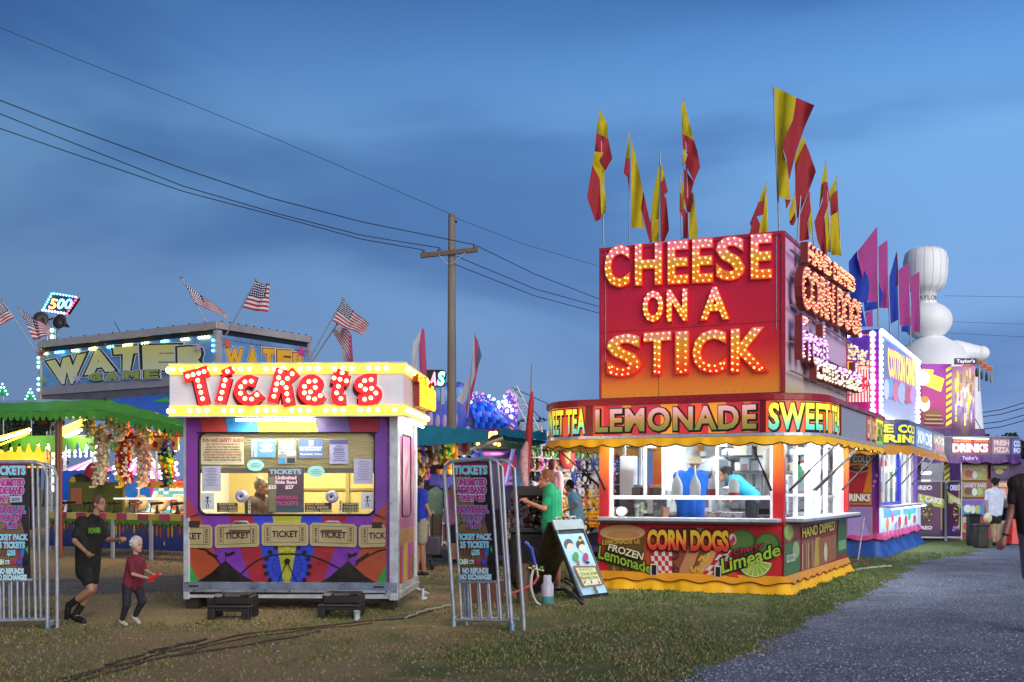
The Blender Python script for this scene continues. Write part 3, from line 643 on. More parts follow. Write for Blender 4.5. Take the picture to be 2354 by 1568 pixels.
# lamps: strip lights of the stand
def tube_lamp(p, q, parent, color='f4f8ff', emit=22, r=.014, power=0, down=True):
    b = MB(); b.tube([p, q], r, mat(color, .4, var=0, emit=emit), 8); b.build('light_tube', parent)
    if power:
        m = (p + q) / 2; l = (q - p).length; d = (q - p).normalized()
        lamp('strip_light', m - Vector((0, 0, .03)), l, power, color, Matrix(((d.x, -d.y, 0), (d.y, d.x, 0), (0, 0, 1))).to_euler(), sy=.05)
for a in (.7, 1.95): tube_lamp(CF(a, .5, 2.2), CF(a, 4.3, 2.2), stand, power=17)
tube_lamp(CF(CWD + .38, .6, 2.2), CF(CWD + .38, 4.7, 2.2), stand, power=48)
tube_lamp(CF(.3, -.35, 2.2), CF(CWD - .3, -.35, 2.2), stand, power=34)
# ---------------------------------------------------------------- what stands inside the stand
def inside(name, label, cat, px, py, Yd, build, group=None):
    p = at(px, py, Yd); b = MB(); build(b, p); return b.build(name, None, label, cat, group)
PL = mat('fafbfc', .5, 0, .03, 6)
def jug(b, p, liquid=None):
    b.lathe(p, [(.07, 0), (.08, .01), (.08, .10)], liquid or PL, 14); b.lathe(p + Vector((0, 0, .10)), [(.08, 0), (.08, .05), (.062, .11), (.026, .18), (.014, .21), (.009, .29), (.006, .34)], PL, 14)
shelf = MB(); CF.box(shelf, .19, CWD - .19, .09, .36, 1.305, 1.335, WIN); shelf.build('shelf', stand)
for i, (px, liq, lab) in enumerate(((1546, None, 'white cone-top bottle left of the blue shirt'), (1588, None, 'white cone-top bottle in front of the blue shirt'), (1630, mat('b04a58', .4), 'cone-top bottle with red syrup right of the blue shirt'))):
    u = FP.uv(px, 1140)[0]; p = CF(u, .2, 1.336); b = MB(); jug(b, p, liq); b.build('squeeze_bottle', None, lab, 'bottle', 'bottles on the stand shelf')
u = FP.uv(1677, 1140)[0]; b = MB(); b.lathe(CF(u, .2, 1.336), [(.07, 0), (.078, .05)], mat('c8404a', .4), 14); b.lathe(CF(u, .2, 1.387), [(.078, 0), (.08, .12), (.06, .15), (.062, .19), (.05, .2)], PL, 14); b.build('plastic_tub', None, 'clear tub with red fill on the shelf below the woman in turquoise', 'tub')
u = FP.uv(1430, 1140)[0]; b = MB(); CF.box(b, u - .10, u + .12, .15, .33, 1.336, 1.92, PL, .02); b.build('white_dispenser', None, 'tall white dispenser box behind the left window pane', 'dispenser')
for k, px in enumerate((1454, 1478, 1502)):
    u = FP.uv(px, 1140)[0]; b = MB(); CF.box(b, u - .07, u + .065, .14, .34, 1.336, 1.46, mat('86655c', .5), .008); CF.box(b, u - .055, u + .05, .16, .32, 1.461, 1.50, mat(('9fc4b0', 'd860a0', 'd8c040')[k], .6), .01); b.build('condiment_bin', None, ('brown bin with pale green packets', 'brown bin with pink packets', 'brown bin with yellow packets')[k] + ' behind the stand window', 'bin', 'condiment bins on the shelf')
def cupstack(px, lab, z=1.336, bb=.22, k=1.0, n=22):
    u = FP.uv(px, 1140)[0]; b = MB(); pr = []
    for i in range(n): pr += [(.034, i * .03 * k), (.045, i * .03 * k + .022)]
    b.lathe(CF(u, bb, z), pr, mat('e4e2dc', .4), 12); b.build('cup_stack', None, lab, 'cups', 'cup stacks by the window')
cupstack(1752, 'tall stack of paper cups second from the right post'); cupstack(1767, 'tall stack of paper cups against the right post')
u = FP.uv(1421, 1180)[0]; b = MB(); ax = Matrix.Rotation(R(90), 3, 'X'); b.lathe(CF(u, .2, 1.11), [(.03, 0), (.07, .0), (.07, .12), (.03, .12)], PL, 14, ax=CF.rot() @ ax); b.build('paper_roll', None, 'white paper roll lying on the counter at the left', 'paper roll')
u = FP.uv(1460, 1180)[0]; b = MB()
for k in range(26): b.ball(CF(u + random.uniform(-.08, .08), .22 + random.uniform(-.06, .06), 1.06 + random.uniform(0, .16)), random.uniform(.02, .035), mat(random.choice(('dfe8d8', 'a9bd7c', 'e8ece4')), .6), 6, 4)
b.lathe(CF(u, .22, 1.036), [(.09, 0), (.1, .08), (.1, .2), (.06, .25)], GLASS, 14); b.build('jar_of_lemons', None, 'clear jar of pale lemons and limes on the lower counter', 'jar')
u = FP.uv(1520, 1180)[0]; b = MB(); b.lathe(CF(u, .18, 1.036), [(.05, 0), (.065, .14), (.06, .14)], mat('9a7262', .5), 14); b.build('brown_cup', None, 'brown tub standing on the lower counter near the blue shirt', 'cup')
u = FP.uv(1498, 1180)[0]; b = MB(); CF.box(b, u - .09, u + .06, .3, .5, 1.036, 1.30, mat('8f9491', .3, .7), .01); b.build('steel_canister', None, 'upright grey steel canister on the lower counter', 'canister')
# back counter with machines
b = MB(); CF.box(b, .1, CWD - .12, 3.3, 4.0, .30, 1.05, mat('a4a8ab', .3, .7), .01); b.build('work_table', None, 'stainless work table inside the red stand', 'table')
for k, (a, w, h, lab, c) in enumerate(((.45, .5, .55, 'white drink cooler on the work table at the left', 'e4e7e9'), (1.15, .55, .42, 'steel fryer on the work table behind the blue shirt', 'a8acaf'), (1.8, .4, .62, 'tall steel ice machine on the work table', 'c2c6c8'), (2.28, .3, .5, 'grey juicer on the work table beside the doorway', '8a8f93'))):
    b = MB(); CF.box(b, a - w / 2, a + w / 2, 3.4, 3.85, 1.051, 1.051 + h, mat(c, .3, .5), .015); CF.box(b, a - w / 2 + .05, a + w / 2 - .05, 3.385, 3.399, 1.12, 1.05 + h * .7, mat('6a7074', .3, .3)); CF.box(b, a - w / 4, a + w / 4, 3.33, 3.384, 1.08, 1.11, DGRY); b.build('kitchen_machine', None, lab, 'machine', 'machines on the work table')
for k, (z, c) in enumerate(((1.75, 'bcd0e4'), (1.95, 'dfe3e6'), (1.75, 'e8e2c8'), (1.95, '3a7ac8'))):
    b = MB(); a = 1.0 + k * .38; CF.box(b, a - .16, a + .16, 4.4, 4.75, z, z + .14, mat(c, .4), .01); b.build('storage_box', None, ('pale blue box', 'white box', 'cream box', 'blue box')[k] + ' high on the rear wall of the red stand', 'box', 'boxes on the rear wall')
b = MB(); CF.box(b, .2, 2.5, 4.35, 4.8, 1.715, 1.745, ALU); b.build('rear_shelf', stand)
rr = random.Random(12); b = MB()
for k in range(60):
    a = rr.uniform(.2, 2.45); z = rr.choice((1.07, 1.75, 1.75, 2.02)); w, h = rr.uniform(.04, .13), rr.uniform(.08, .26); CF.box(b, a - w, a + w, 4.1 + rr.random() * .3, 4.5, z, min(2.2, z + h), mat(rr.choice(('c4c8ca', 'a4aaae', 'dfe2e2', '8c9296', 'e4dcc8', 'b8c8d8', '6c5c54', '5c6468')), .4), .008)
for k in range(14): a = .25 + k * .165; CF.box(b, a - .02, a + .02, 4.76, 4.8, 1.2, 1.7, mat(('9aa0a4', 'c8ccce', '7a8084')[k % 3], .3, .4))
for k in range(7): s = .7 + k * .55; CF.box(b, .07, .28, s, s + .34, 1.05, 1.3 + .3 * rr.random(), mat(rr.choice(('b4b8ba', '8c8478', 'd4d6d4', '70787c')), .35, .3), .01)
b.build('stacked_supplies', stand, kind='stuff')
b = MB(); p = CF(2.42, 2.2, 1.52); b.lathe(p, [(.05, 0), (.055, .03), (.055, .25), (.02, .29)], mat('3f9a68', .35), 12); b.lathe(p + Vector((0, 0, .29)), [(.02, 0), (.025, .05)], BLK, 8); b.tube([p + Vector((0, 0, .3)), p + Vector((.1, 0, .36))], .012, mat('c02828', .4)); b.build('fire_extinguisher', None, 'small green extinguisher hung right of the woman in turquoise', 'extinguisher')
b = MB(); CF.box(b, 2.2, 2.45, .5, .85, 1.036, 1.30, mat('9b9fa2', .25, .8), .01); CF.box(b, 2.22, 2.43, .48, .499, 1.08, 1.16, BLK); b.build('cash_box', None, 'steel machine on the lower counter near the right post', 'machine')
for k, px in enumerate((1826, 1838)):
    s = SP.uv(px, 1150)[0]; b = MB(); b.lathe(CF(CWD - .25, s, 1.036), [(.05, 0), (.065, .2), (.03, .24), (.02, .27)], mat(('d8cf50', '6fa0b8')[k], .35), 12); b.build('syrup_bottle', None, ('yellow syrup bottle', 'blue syrup bottle')[k] + ' behind the side window of the red stand', 'bottle', 'syrup bottles by the side window')
# ================================================================= ticket booth
BF = Frame(-3.90, 13.82, R(3.5)); BWD, BLN = 2.53, 1.55
booth = thing('ticket_booth', 'white and purple ticket booth on its trailer frame with big red bulb letters', 'ticket booth', BF(BWD / 2, BLN / 2))
TP = Plane(BF(0, 0), BF.u); TS = Plane(BF(BWD, 0), BF.w)
WB = mat('e4e0ea', .45, 0, .08, 3, bump=.03, name='booth_white'); PUR = mat('6a3080', .4); CREAM = mat('c9b878', .6)
wx0, wz0 = TP.uv(458, 1182); wx1, wz1 = TP.uv(862, 996); wz0 = TP.uv(600, 1183)[1]; wz1 = TP.uv(600, 993)[1]
Zb, Zt = .20, 2.30
def rounded(x0, x1, z0, z1, r, n=5):
    p = []
    for cx, cz, a0 in ((x1 - r, z1 - r, 0), (x0 + r, z1 - r, 90), (x0 + r, z0 + r, 180), (x1 - r, z0 + r, 270)):
        for i in range(n + 1): a = R(a0 + 90 * i / n); p.append((cx + r * math.cos(a), cz + r * math.sin(a)))
    return p
def holed(mb, F, x0, x1, z0, z1, hole, b0, b1, m):
    """wall x0..x1, z0..z1 with a rounded opening, thickness b0..b1 in the frame's depth"""
    n = len(hole) // 4; k = len(hole); o = []
    for i, (x, z) in enumerate(hole):
        cx, cz = (x0 + x1) / 2, (z0 + z1) / 2; q = i // n
        cor = [(x1, z1), (x0, z1), (x0, z0), (x1, z0)][q]; f = (i % n) / (n - 1)
        hx = [p[0] for p in hole]; hz = [p[1] for p in hole]
        if q == 0: o.append((x1, z + (z1 - z) * min(1, f * 2)) if f < .5 else (x + (x1 - x) * min(1, (1 - f) * 2), z1))
        if q == 1: o.append((x + (x0 - x) * min(1, f * 2), z1) if f < .5 else (x0, z + (z1 - z) * min(1, (1 - f) * 2)))
        if q == 2: o.append((x0, z + (z0 - z) * min(1, f * 2)) if f < .5 else (x + (x0 - x) * min(1, (1 - f) * 2), z0))
        if q == 3: o.append((x + (x1 - x) * min(1, f * 2), z0) if f < .5 else (x1, z + (z0 - z) * min(1, (1 - f) * 2)))
    for bb, fl in ((b0, 1), (b1, -1)):
        vs = [F(x, bb, z) for x, z in hole] + [F(x, bb, z) for x, z in o]
        fs = [(i, k + i, k + (i + 1) % k, (i + 1) % k) for i in range(k)]
        mb.add(vs, fs, m)
    mb.add([F(x, b0, z) for x, z in hole] + [F(x, b1, z) for x, z in hole], [(i, (i + 1) % k, k + (i + 1) % k, k + i) for i in range(k)], m)
hole = rounded(wx0, wx1, wz0, wz1, .10)
b = MB(); holed(b, BF, 0, BWD, Zb, Zt, hole, 0, .05, PUR); b.build('front_wall', booth)
so = rounded(.42, 1.12, TS.uv(930, 1186)[1], TS.uv(930, 1000)[1], .05); SFr = Frame(BF(BWD, 0).x, BF(BWD, 0).y, R(3.5) - R(90))
b = MB(); holed(b, SFr, .05, BLN, Zb, Zt, so, 0, .05, mat('a8406a', .4)); b.build('side_wall', booth)
b = MB(); BF.box(b, 0, .05, .05, BLN, Zb, Zt, WB); BF.box(b, .05, BWD - .05, BLN - .05, BLN, Zb, Zt, CREAM); b.build('rear_wall', booth)
b = MB(); BF.box(b, .05, BWD - .05, .05, BLN - .05, Zb, Zb + .05, DGRY); b.build('floor', booth)
b = MB(); BF.box(b, 0, BWD, 0, BLN, Zt, Zt + .04, WB); b.build('ceiling', booth)
# corner extrusions and sill rails
for a0, a1, bb0, bb1 in ((-.03, .045, -.03, .05), (BWD - .075, BWD + .03, -.03, .11), (BWD - .02, BWD + .03, BLN - .05, BLN + .02)):
    b = MB(); BF.box(b, a0, a1, bb0, bb1, .12, Zt, ALU, .006); b.build('corner_post', booth)
b = MB()
BF.box(b, -.02, BWD + .02, -.02, .02, .14, .205, ALU); BF.box(b, -.02, BWD + .02, -.035, -.02, .245, .33, mat('8f9ab0', .35, .7, .15, 6)); BF.box(b, -.02, BWD + .02, -.03, -.018, .21, .24, mat('c3ccd8', .3, .8)); BF.box(b, -.02, BWD + .02, -.024, 0, .206, .33, STEEL)
BF.box(b, BWD + .031, BWD + .045, .1, BLN, .14, .30, mat('b8b4a8', .5, .3, .3, 8)); BF.box(b, BWD + .045, BWD + .06, .1, BLN, .20, .225, ALU)
b.build('base_rail', booth)
b = MB()
for k in range(44): b.ball(BF(.08 + k * .056, -.036, .322), .004, STEEL, 5, 3)
for x0 in (.10, BWD - .2): BF.box(b, x0 - .06, x0 + .06, -.042, -.034, .27, .29, BLK)
for x0 in (.1, 1.26, 2.42): b.ball(BF(x0, -.034, .225), .01, BLK, 6, 4)
b.build('rivets', booth)
for x0 in (.05, BWD - .12): b = MB(); BF.box(b, x0 - .08, x0 + .08, .05, .35, 0, .14, mat('2c241c', .9)); b.build('support_block', booth)
b = MB(); b.tube([BF(BWD + .02, BLN - .1, .14), BF(BWD + .18, BLN + .02, .05)], .02, STEEL); b.lathe(BF(BWD + .12, BLN - .1, .0), [(.06, 0), (.06, .02), (.02, .03), (.02, .14)], STEEL, 10); b.build('corner_jack', booth)
# window gasket, glass, shutter
def gasket(F, hl, bb, w, m, name):
    b = MB(); pts = [F(x, bb, z) for x, z in hl]; pts = pts + pts[:2]; b.tube(pts, w, m, 6, cap=False); b.build(name, booth)
gasket(BF, hole, -.004, .016, BLK, 'window_gasket'); gasket(SFr, so, -.004, .014, BLK, 'side_window_gasket')
b = MB(); b.poly([BF(x, .03, z) for x, z in hole], GLASS); b.build('window_glass', booth)
b = MB(); b.poly([SFr(x, .03, z) for x, z in so], mat('8fa3ba', .06, .0, .1, 3)); b.poly([SFr(x, .026, z) for x, z in rounded(.55, 1.0, .95, 1.6, .04)], mat('7c6350', .5)); b.build('side_window_glass', booth)
b = MB(); n = 15; z0s, z1s = TP.uv(600, 1078)[1], wz1 + .02
for k in range(n):
    za = z0s + (z1s - z0s) * k / n; zb = za + (z1s - z0s) / n; b.add([BF(.1, .09, za), BF(BWD - .1, .09, za), BF(BWD - .1, .075, za + .008), BF(.1, .075, za + .008), BF(.1, .075, zb), BF(BWD - .1, .075, zb)], [(0, 1, 2, 3), (3, 2, 5, 4)], mat('c9c29a', .5, 0, .08, 5))
b.build('roller_shutter', booth)
b = MB(); BF.box(b, .1, BWD - .1, .07, .11, z0s - .05, z0s, mat('8a8676', .5)); b.build('shutter_bar', booth)
b = MB(); BF.box(b, .06, BWD - .08, .06, .55, wz0 - .09, wz0 - .05, mat('8a7a5a', .5)); b.build('inner_desk', booth)
b = MB()
BF.box(b, 1.62, 1.67, BLN - .08, BLN - .05, 1.0, 2.0, mat('9c8f5e', .6)); BF.box(b, .9, 2.4, BLN - .07, BLN - .05, 1.42, 1.45, mat('8c7f4e', .6)); BF.box(b, 2.05, 2.3, BLN - .09, BLN - .05, 1.22, 1.45, mat('9a9078', .5)); b.build('wall_battens', booth)
# painted front: rays, tickets, tents, wheel
pp = Panel(TP, .004)
X = lambda x: 382.4 + .2624 * x; Y = lambda y: 1176.5 + .2624 * y       # lower zoom
c = {'red': '8f2430', 'pur': '70309a', 'org': '9c4628', 'grn': '2c8a3c', 'blu': '2c3fb8', 'yel': 'a9a832', 'blk': '17120f'}
c = {k: cmat(v, rough=.38) for k, v in c.items()}
zl = wz0 - .035
def below(pts, m): pp.poly(q4(*pts), m, False)
top, bot = 38, 708; cx = 1062
def rayx(xt, y): return xt
rays = [(-60, 180, 'grn'), (180, 300, 'org'), (300, 550, 'pur'), (550, 760, 'red'), (760, 930, 'blu'), (930, 1185, 'yel'), (1185, 1370, 'blu'), (1370, 1580, 'red'), (1580, 1820, 'pur'), (1820, 1925, 'org')]
below([(180, 708), (1925, 708), (1925, 45), (180, 30)], c['red']); pp.up()
for x0, x1, x2, x3, k in ((180, 300, 180, 180, 'org'), (300, 550, 180, 180, 'pur')): pass
fan = [((930, 38), (1185, 38), (1068, 708), (1040, 708), 'yel'), ((760, 38), (930, 38), (1040, 708), (920, 708), 'blu'), ((550, 38), (760, 38), (920, 708), (770, 708), 'red'), ((300, 38), (550, 38), (770, 708), (560, 708), 'pur'), ((180, 38), (300, 38), (560, 708), (265, 708), 'org'), ((180, 38), (180, 38.5), (265, 708), (180, 708), 'org'),
       ((1185, 38), (1370, 38), (1190, 708), (1068, 708), 'blu'), ((1370, 38), (1580, 38), (1340, 708), (1190, 708), 'red'), ((1580, 38), (1820, 38), (1560, 708), (1340, 708), 'pur'), ((1820, 38), (1925, 38), (1850, 708), (1560, 708), 'org'), ((1925, 38), (1925, 39), (1925, 708), (1850, 708), 'org')]
for a_, b_, c_, d_, k in fan: below([d_, c_, b_, a_], c[k])
pp.up(); below([(180, 705), (265, 705), (285, 600), (180, 420)], c['grn']); below([(1845, 705), (1925, 705), (1925, 460), (1840, 620)], c['grn']); pp.up()
# tents
def tent(pts): below(pts, c['blk']); pp.up()
tent([(265, 700), (770, 700), (765, 610), (655, 545), (560, 465), (520, 425), (478, 455), (400, 530), (280, 605)]); tent([(1340, 700), (1845, 700), (1838, 620), (1740, 560), (1640, 475), (1595, 430), (1520, 490), (1430, 570), (1340, 618)])
def flag(x, y): pp.line(q4((x, y + 75), (x - 2, y)), 1.2, c['blk']); below([(x, y + 45), (x + 60, y + 30), (x + 88, y + 5), (x + 60, y - 5), (x + 30, y + 15), (x, y)], c['blk']); pp.up()
flag(520, 350); flag(1595, 358)
# coaster arcs and wheel
arc = [(655 + 8.6 * i, 545 - 178 * math.sin(math.pi * i / 100) ** .8) for i in range(0, 101, 4)]
pp.line(q4(*[(x, y) for x, y in [(655, 545), (720, 480), (800, 425), (900, 385), (1000, 370), (1100, 368), (1200, 375), (1300, 395), (1400, 435), (1515, 495)]]), 3.6, c['blk'])
pp.line(q4((280, 320), (340, 330), (400, 365), (440, 410), (478, 460)), 3.4, c['blk']); pp.line(q4((1925, 325), (1850, 345), (1770, 385), (1700, 430), (1650, 475)), 3.0, c['blk'])
below([(370, 345), (455, 385), (445, 405), (365, 365)], c['blk']); below([(1655, 430), (1770, 355), (1778, 370), (1668, 448)], c['blk'])
wcx, wcy = X(1062), Y(475)
pp.ring(wcx, wcy, 47, .9, c['blk'], ry=46); pp.ring(wcx, wcy, 34, .7, c['blk'], ry=33)
for k in range(18):
    a = 2 * math.pi * k / 18; pp.line([(wcx, Y(432)), (wcx + 47 * math.cos(a), wcy + 46 * math.sin(a))], .5, c['blk'], False)
    x, y = wcx + 52 * math.cos(a), wcy + 50 * math.sin(a)
    if y > Y(300): pp.poly([(x + 5.6 * math.cos(t * 1.2566 + 1.57), y + 5.6 * math.sin(t * 1.2566 + 1.57)) for t in range(5)][::-1], c['blk'], False)
pp.up(); pp.disc(wcx, Y(432), 6.6, c['blk']); pp.line([(wcx, Y(432)), (X(940), Y(705))], 2.4, c['blk']); pp.line([(wcx, Y(432)), (X(1188), Y(705))], 2.4, c['blk'])
pp.poly(q4((180, 722), (1925, 720), (1925, 700), (180, 700)), c['blk'])
# tickets
TK = cmat('a3946c'); TKL = cmat('2a2016')
def notched(x0, x1, y0, y1, sl):
    r = 14; f = lambda x, y: (x, y + sl * (x - (x0 + x1) / 2)); return [f(*p) for p in ((x0 + r, y1), (x1 - r, y1), (x1 - 4, y1 - r), (x1, y1 - r * 1.4), (x1, y0 + r * 1.4), (x1 - r, y0 + r), (x1 - r * 1.6, y0), (x0 + r * 1.6, y0), (x0 + r, y0 + r), (x0, y0 + r * 1.4), (x0, y1 - r * 1.4), (x0 + 4, y1 - r))]
for x0, x1, y0, y1, sl in ((182, 410, 112, 315, .02), (430, 820, 105, 310, -.035), (840, 1250, 95, 295, 0), (1262, 1672, 100, 302, .035), (1690, 1925, 112, 308, -.03)):
    part_l, part_r = x0 < 200, x1 > 1920; below(notched(x0, x1, y0, y1, sl), TK); pp.up(); f = lambda x, y: (x, y + sl * (x - (x0 + x1) / 2))
    ix0, ix1, iy0, iy1 = x0 + (0 if part_l else 28), x1 - (0 if part_r else 28), y0 + 26, y1 - 30
    pp.line(q4(f(ix0, iy0), f(ix1, iy0)), .9, TKL, False); pp.line(q4(f(ix0, iy1), f(ix1, iy1)), .9, TKL, False)
    if not part_l: pp.line(q4(f(ix0, iy0), f(ix0, iy1)), .9, TKL, False); pp.line(q4(f(ix0 + 48, iy0), f(ix0 + 48, iy1)), .9, TKL, False); pp.text('012345', [(X(ix0 + 36), Y(iy1 - 12)), (X(ix0 + 36), Y(iy0 + 12)), (X(ix0 + 14), Y(iy0 + 12)), (X(ix0 + 14), Y(iy1 - 12))], TKL, .03)
    if not part_r: pp.line(q4(f(ix1, iy0), f(ix1, iy1)), .9, TKL, False); pp.line(q4(f(ix1 - 48, iy0), f(ix1 - 48, iy1)), .9, TKL, False); pp.text('012345', [(X(ix1 - 14), Y(iy1 - 12)), (X(ix1 - 14), Y(iy0 + 12)), (X(ix1 - 36), Y(iy0 + 12)), (X(ix1 - 36), Y(iy1 - 12))], TKL, .03)
    mid = (y0 + y1) / 2; w, tx0, tx1 = ('KET', 182, 312) if part_l else (('TICK', 1778, 1925) if part_r else ('TICKET', x0 + 92, x1 - 90))
    pp.text(w, q4(f(tx0, mid + 26), f(tx1, mid + 26), f(tx1, mid - 30), f(tx0, mid - 30)), TKL, .03)
# upper stripes and side strips
X = lambda x: 382.4 + .2499 * x; Y = lambda y: 955.9 + .2499 * y
for x0, x1, col in ((195, 330, '7a2a8c'), (330, 560, 'b83a36'), (560, 845, '2c84c8'), (845, 1390, 'b8b42c'), (1390, 1690, '6a5a9c'), (1690, 1960, '9c2c40'), (1960, 2030, '8a3a9c')):
    below([(x0 + (15 if x0 > 200 else 0), 150), (x1 + 12, 150), (x1 - 14, 20), (x0 - (0 if x0 < 200 else 10), 20)], cmat(col))
pp.up()
below([(195, 940), (300, 900), (300, 180), (240, 20), (195, 20)], cmat('7a3490')); below([(1925, 180), (2030, 40), (2030, 940), (1925, 900)], cmat('6a3a90')); pp.up()
below([(195, 940), (290, 900), (200, 720)], cmat('9c3a3c')); below([(1940, 900), (2030, 945), (2030, 780)], cmat('8c3a34')); pp.up()
pp.build('painted_front', booth)
b = MB(); zr = TP.uv(600, Y(135))[1]
for k in range(40): b.ball(TP.P(.22 + k * .052, zr, .012), .0045, mat('d8c8b0', .3, .5), 5, 3)
for k in range(26):
    for xx in (.055, BWD - .09): b.ball(TP.P(xx, .4 + k * .07, .012), .004, mat('c8b0c8', .3, .5), 5, 3)
b.build('panel_rivets', booth)
# side art
ps = Panel(TS, .004)
ps.poly([(912, 1362), (950, 1346), (950, 985), (912, 965)], cmat('b04a86')); ps.poly([(925, 1354), (935, 1350), (936, 1212), (926, 1214)], cmat('c4a93a')); ps.poly([(924, 1000), (940, 1004), (942, 975), (922, 968)], cmat('c8c060'))
ps.poly([(916, 1000), (923, 1002), (922, 972), (916, 969)], cmat('4a90c8')); ps.poly([(941, 1006), (947, 1008), (947, 978), (941, 976)], cmat('4a78b8')); ps.poly([(912, 1256), (950, 1244), (950, 1210), (912, 1216)], cmat('c08a4a'))
for k in range(6): ps.line([(914, 1222 + k * 5.4), (948, 1216 + k * 4.6)], 1.0, cmat('5a3818'), False)
ps.up()
for x, col in ((917, 'c83a3a'), (941, 'd86a2c'), (946, '4aa04a')): ps.poly([(x, 1355), (x + 3, 1353), (x + 3, 1268), (x, 1272)], cmat(col), False)
ps.build('painted_side', booth)
# speaking vents, pass-through scoops
X = lambda x: 382.4 + .2624 * x; Y = lambda y: 1176.5 + .2624 * y
for xa, xb in ((565, 745), (1365, 1545)):
    u0, v0 = TP.uv(X(xa), Y(180)); u1, v1 = TP.uv(X(xb), Y(85)); b = MB()
    ring = [(u0, v0), (u1, v0), (u1, v0 + (v1 - v0) * .55), (u1 - .05, v1), (u0 + .05, v1), (u0, v0 + (v1 - v0) * .55)]
    b.tube([TP.P(x, z, .02) for x, z in ring] + [TP.P(*ring[0], .02)], .014, mat('9a94a8', .4, .4), 6); b.prism([TP.P(x, z, .008) for x, z in ring], TP.n * .004, mat('4a2018' if xa < 900 else 'b8a860', .5)); b.slab(TP, u0, u1, v0, v0 + .035, .01, .06, mat('5a4038', .5)); b.build('cash_scoop', booth)
for px in (480, 845):
    u, v = TP.uv(px - 382.4 + 382.4, 1205); b = MB(); b.slab(TP, u - .06, u + .06, v - .03, v + .03, .0, .05, mat('2a1c1c', .6)); 
    if px == 480: pass
for px, py in ((449, 1204), (868, 1207)):
    u, v = TP.uv(px, py); b = MB(); b.slab(TP, u - .06, u + .06, v - .035, v + .035, .0, .05, mat('2a1c1c', .6)); b.build('latch_block', booth)
# papers in the window: sheets taped behind the glass
GP = Plane(BF(0, .022), BF.u)
X = lambda x: 382.4 + .2499 * x; Y = lambda y: 955.9 + .2499 * y
def sheet(x0, y0, x1, y1, col, lab, lines=(), words=(), rows=None, name='notice', shape=None):
    p = Panel(GP, .002, .0008)
    if shape: p.disc((X(x0) + X(x1)) / 2, (Y(y0) + Y(y1)) / 2, (X(x1) - X(x0)) / 2, cmat(col), (Y(y1) - Y(y0)) / 2, n=20)
    else: p.poly(q4((x0, y1), (x1, y1), (x1, y0), (x0, y0)), cmat(col))
    for (a0, b0, a1, b1, cc) in lines: p.poly(q4((a0, b1), (a1, b1), (a1, b0), (a0, b0)), cmat(cc))
    for (w, a0, b0, a1, b1, cc) in words: p.text(w, q4((a0, b1), (a1, b1), (a1, b0), (a0, b0)), cmat(cc), .04)
    if rows:
        a0, a1, b0, b1, n, cc = rows
        for k in range(n):
            yy = b0 + (b1 - b0) * k / n; w = (a1 - a0) * (.5 + .5 * ((k * 37) % 10) / 10); mx_ = (a0 + a1) / 2; p.poly(q4((mx_ - w / 2, yy + 7), (mx_ + w / 2, yy + 7), (mx_ + w / 2, yy), (mx_ - w / 2, yy)), cmat(cc), False)
    p.build(name, None, lab, 'notice')
sheet(318, 195, 712, 448, 'c9bfa0', 'cream safety guide with red text in the upper left of the ticket window', words=[('FUN AND SAFETY GUIDE', 335, 208, 708, 243, 'a02828'), ('NEW YORK STATE LAW REQUIRES US TO', 365, 255, 680, 270, '5a2a20'), ('ADVISE YOU THAT THERE ARE INHERENT', 362, 280, 682, 294, '7a2a20'), ('RISKS IN GOING ON RIDES. AMUSEMENT', 360, 304, 684, 318, '5a2a20'), ('SAFETY GUIDELINES ARE POSTED', 345, 328, 692, 343, '9a2a20'), ('AT EACH RIDE. YOU MUST INFORM YOURSELF', 340, 352, 695, 366, '7a2a20'), ('OF THE WARNINGS AND OBEY THEM IF YOU', 350, 376, 690, 390, '5a2a20'), ('WISH TO PARTICIPATE', 345, 400, 690, 414, '5a2a20')])
sheet(778, 212, 1003, 382, '5a84b0', 'blue notice with white lines beside the safety guide', lines=[(782, 218, 835, 378, '8ab8c8'), (792, 320, 806, 378, 'a05a5a')], words=[('FUN CARD NOTICE', 850, 222, 998, 236, 'e8ecf0')], rows=(850, 990, 250, 340, 6, 'd0d8e0'))
sheet(1028, 212, 1195, 440, '7c827c', 'grey we accept cash and cards notice in the ticket window', lines=[(1036, 385, 1092, 435, '3a78b0'), (1110, 385, 1182, 435, '2c3038'), (1030, 320, 1100, 352, 'c8ccd0'), (1108, 320, 1188, 365, 'c8b8b8')], words=[('WE ACCEPT', 1040, 232, 1182, 254, 'e8e8e0'), ('CASH', 1062, 266, 1160, 306, 'e4f0e0'), ('VISA', 1036, 325, 1096, 348, '2a3a8a')])
sheet(1217, 212, 1443, 386, '5a6c9c', 'blue grey notice with a white emblem at the top of the window', words=[('NO LINE CUTTING NO REFUNDS', 1228, 284, 1430, 298, 'dde2ea'), ('NO EXCHANGES', 1228, 304, 1420, 318, 'dde2ea'), ('THANK YOU', 1228, 348, 1430, 360, 'dde2ea')], lines=[(1310, 225, 1352, 272, 'c0c8d8')])
sheet(1500, 220, 1672, 440, '9fa0c8', 'lilac price list sheet at the upper right of the ticket window', lines=[(1502, 222, 1670, 262, '5a5c90')], rows=(1525, 1650, 275, 425, 8, '5a5c88'), words=[('$28 Single', 1540, 306, 1630, 320, '44466c'), ('$27 Couple', 1535, 330, 1638, 344, '44466c')])
sheet(328, 462, 502, 692, 'b0afc4', 'white sheet with small columns at the left edge of the window', rows=(350, 480, 480, 650, 12, '85849c'))
sheet(322, 710, 438, 860, 'c0c4cc', 'small sheet with a stick figure at the lower left of the window', lines=[(372, 762, 384, 810, '4a4e60'), (345, 782, 415, 788, '4a4e60'), (366, 810, 374, 845, '4a4e60'), (384, 810, 392, 845, '4a4e60'), (366, 742, 392, 764, '4a4e60')])
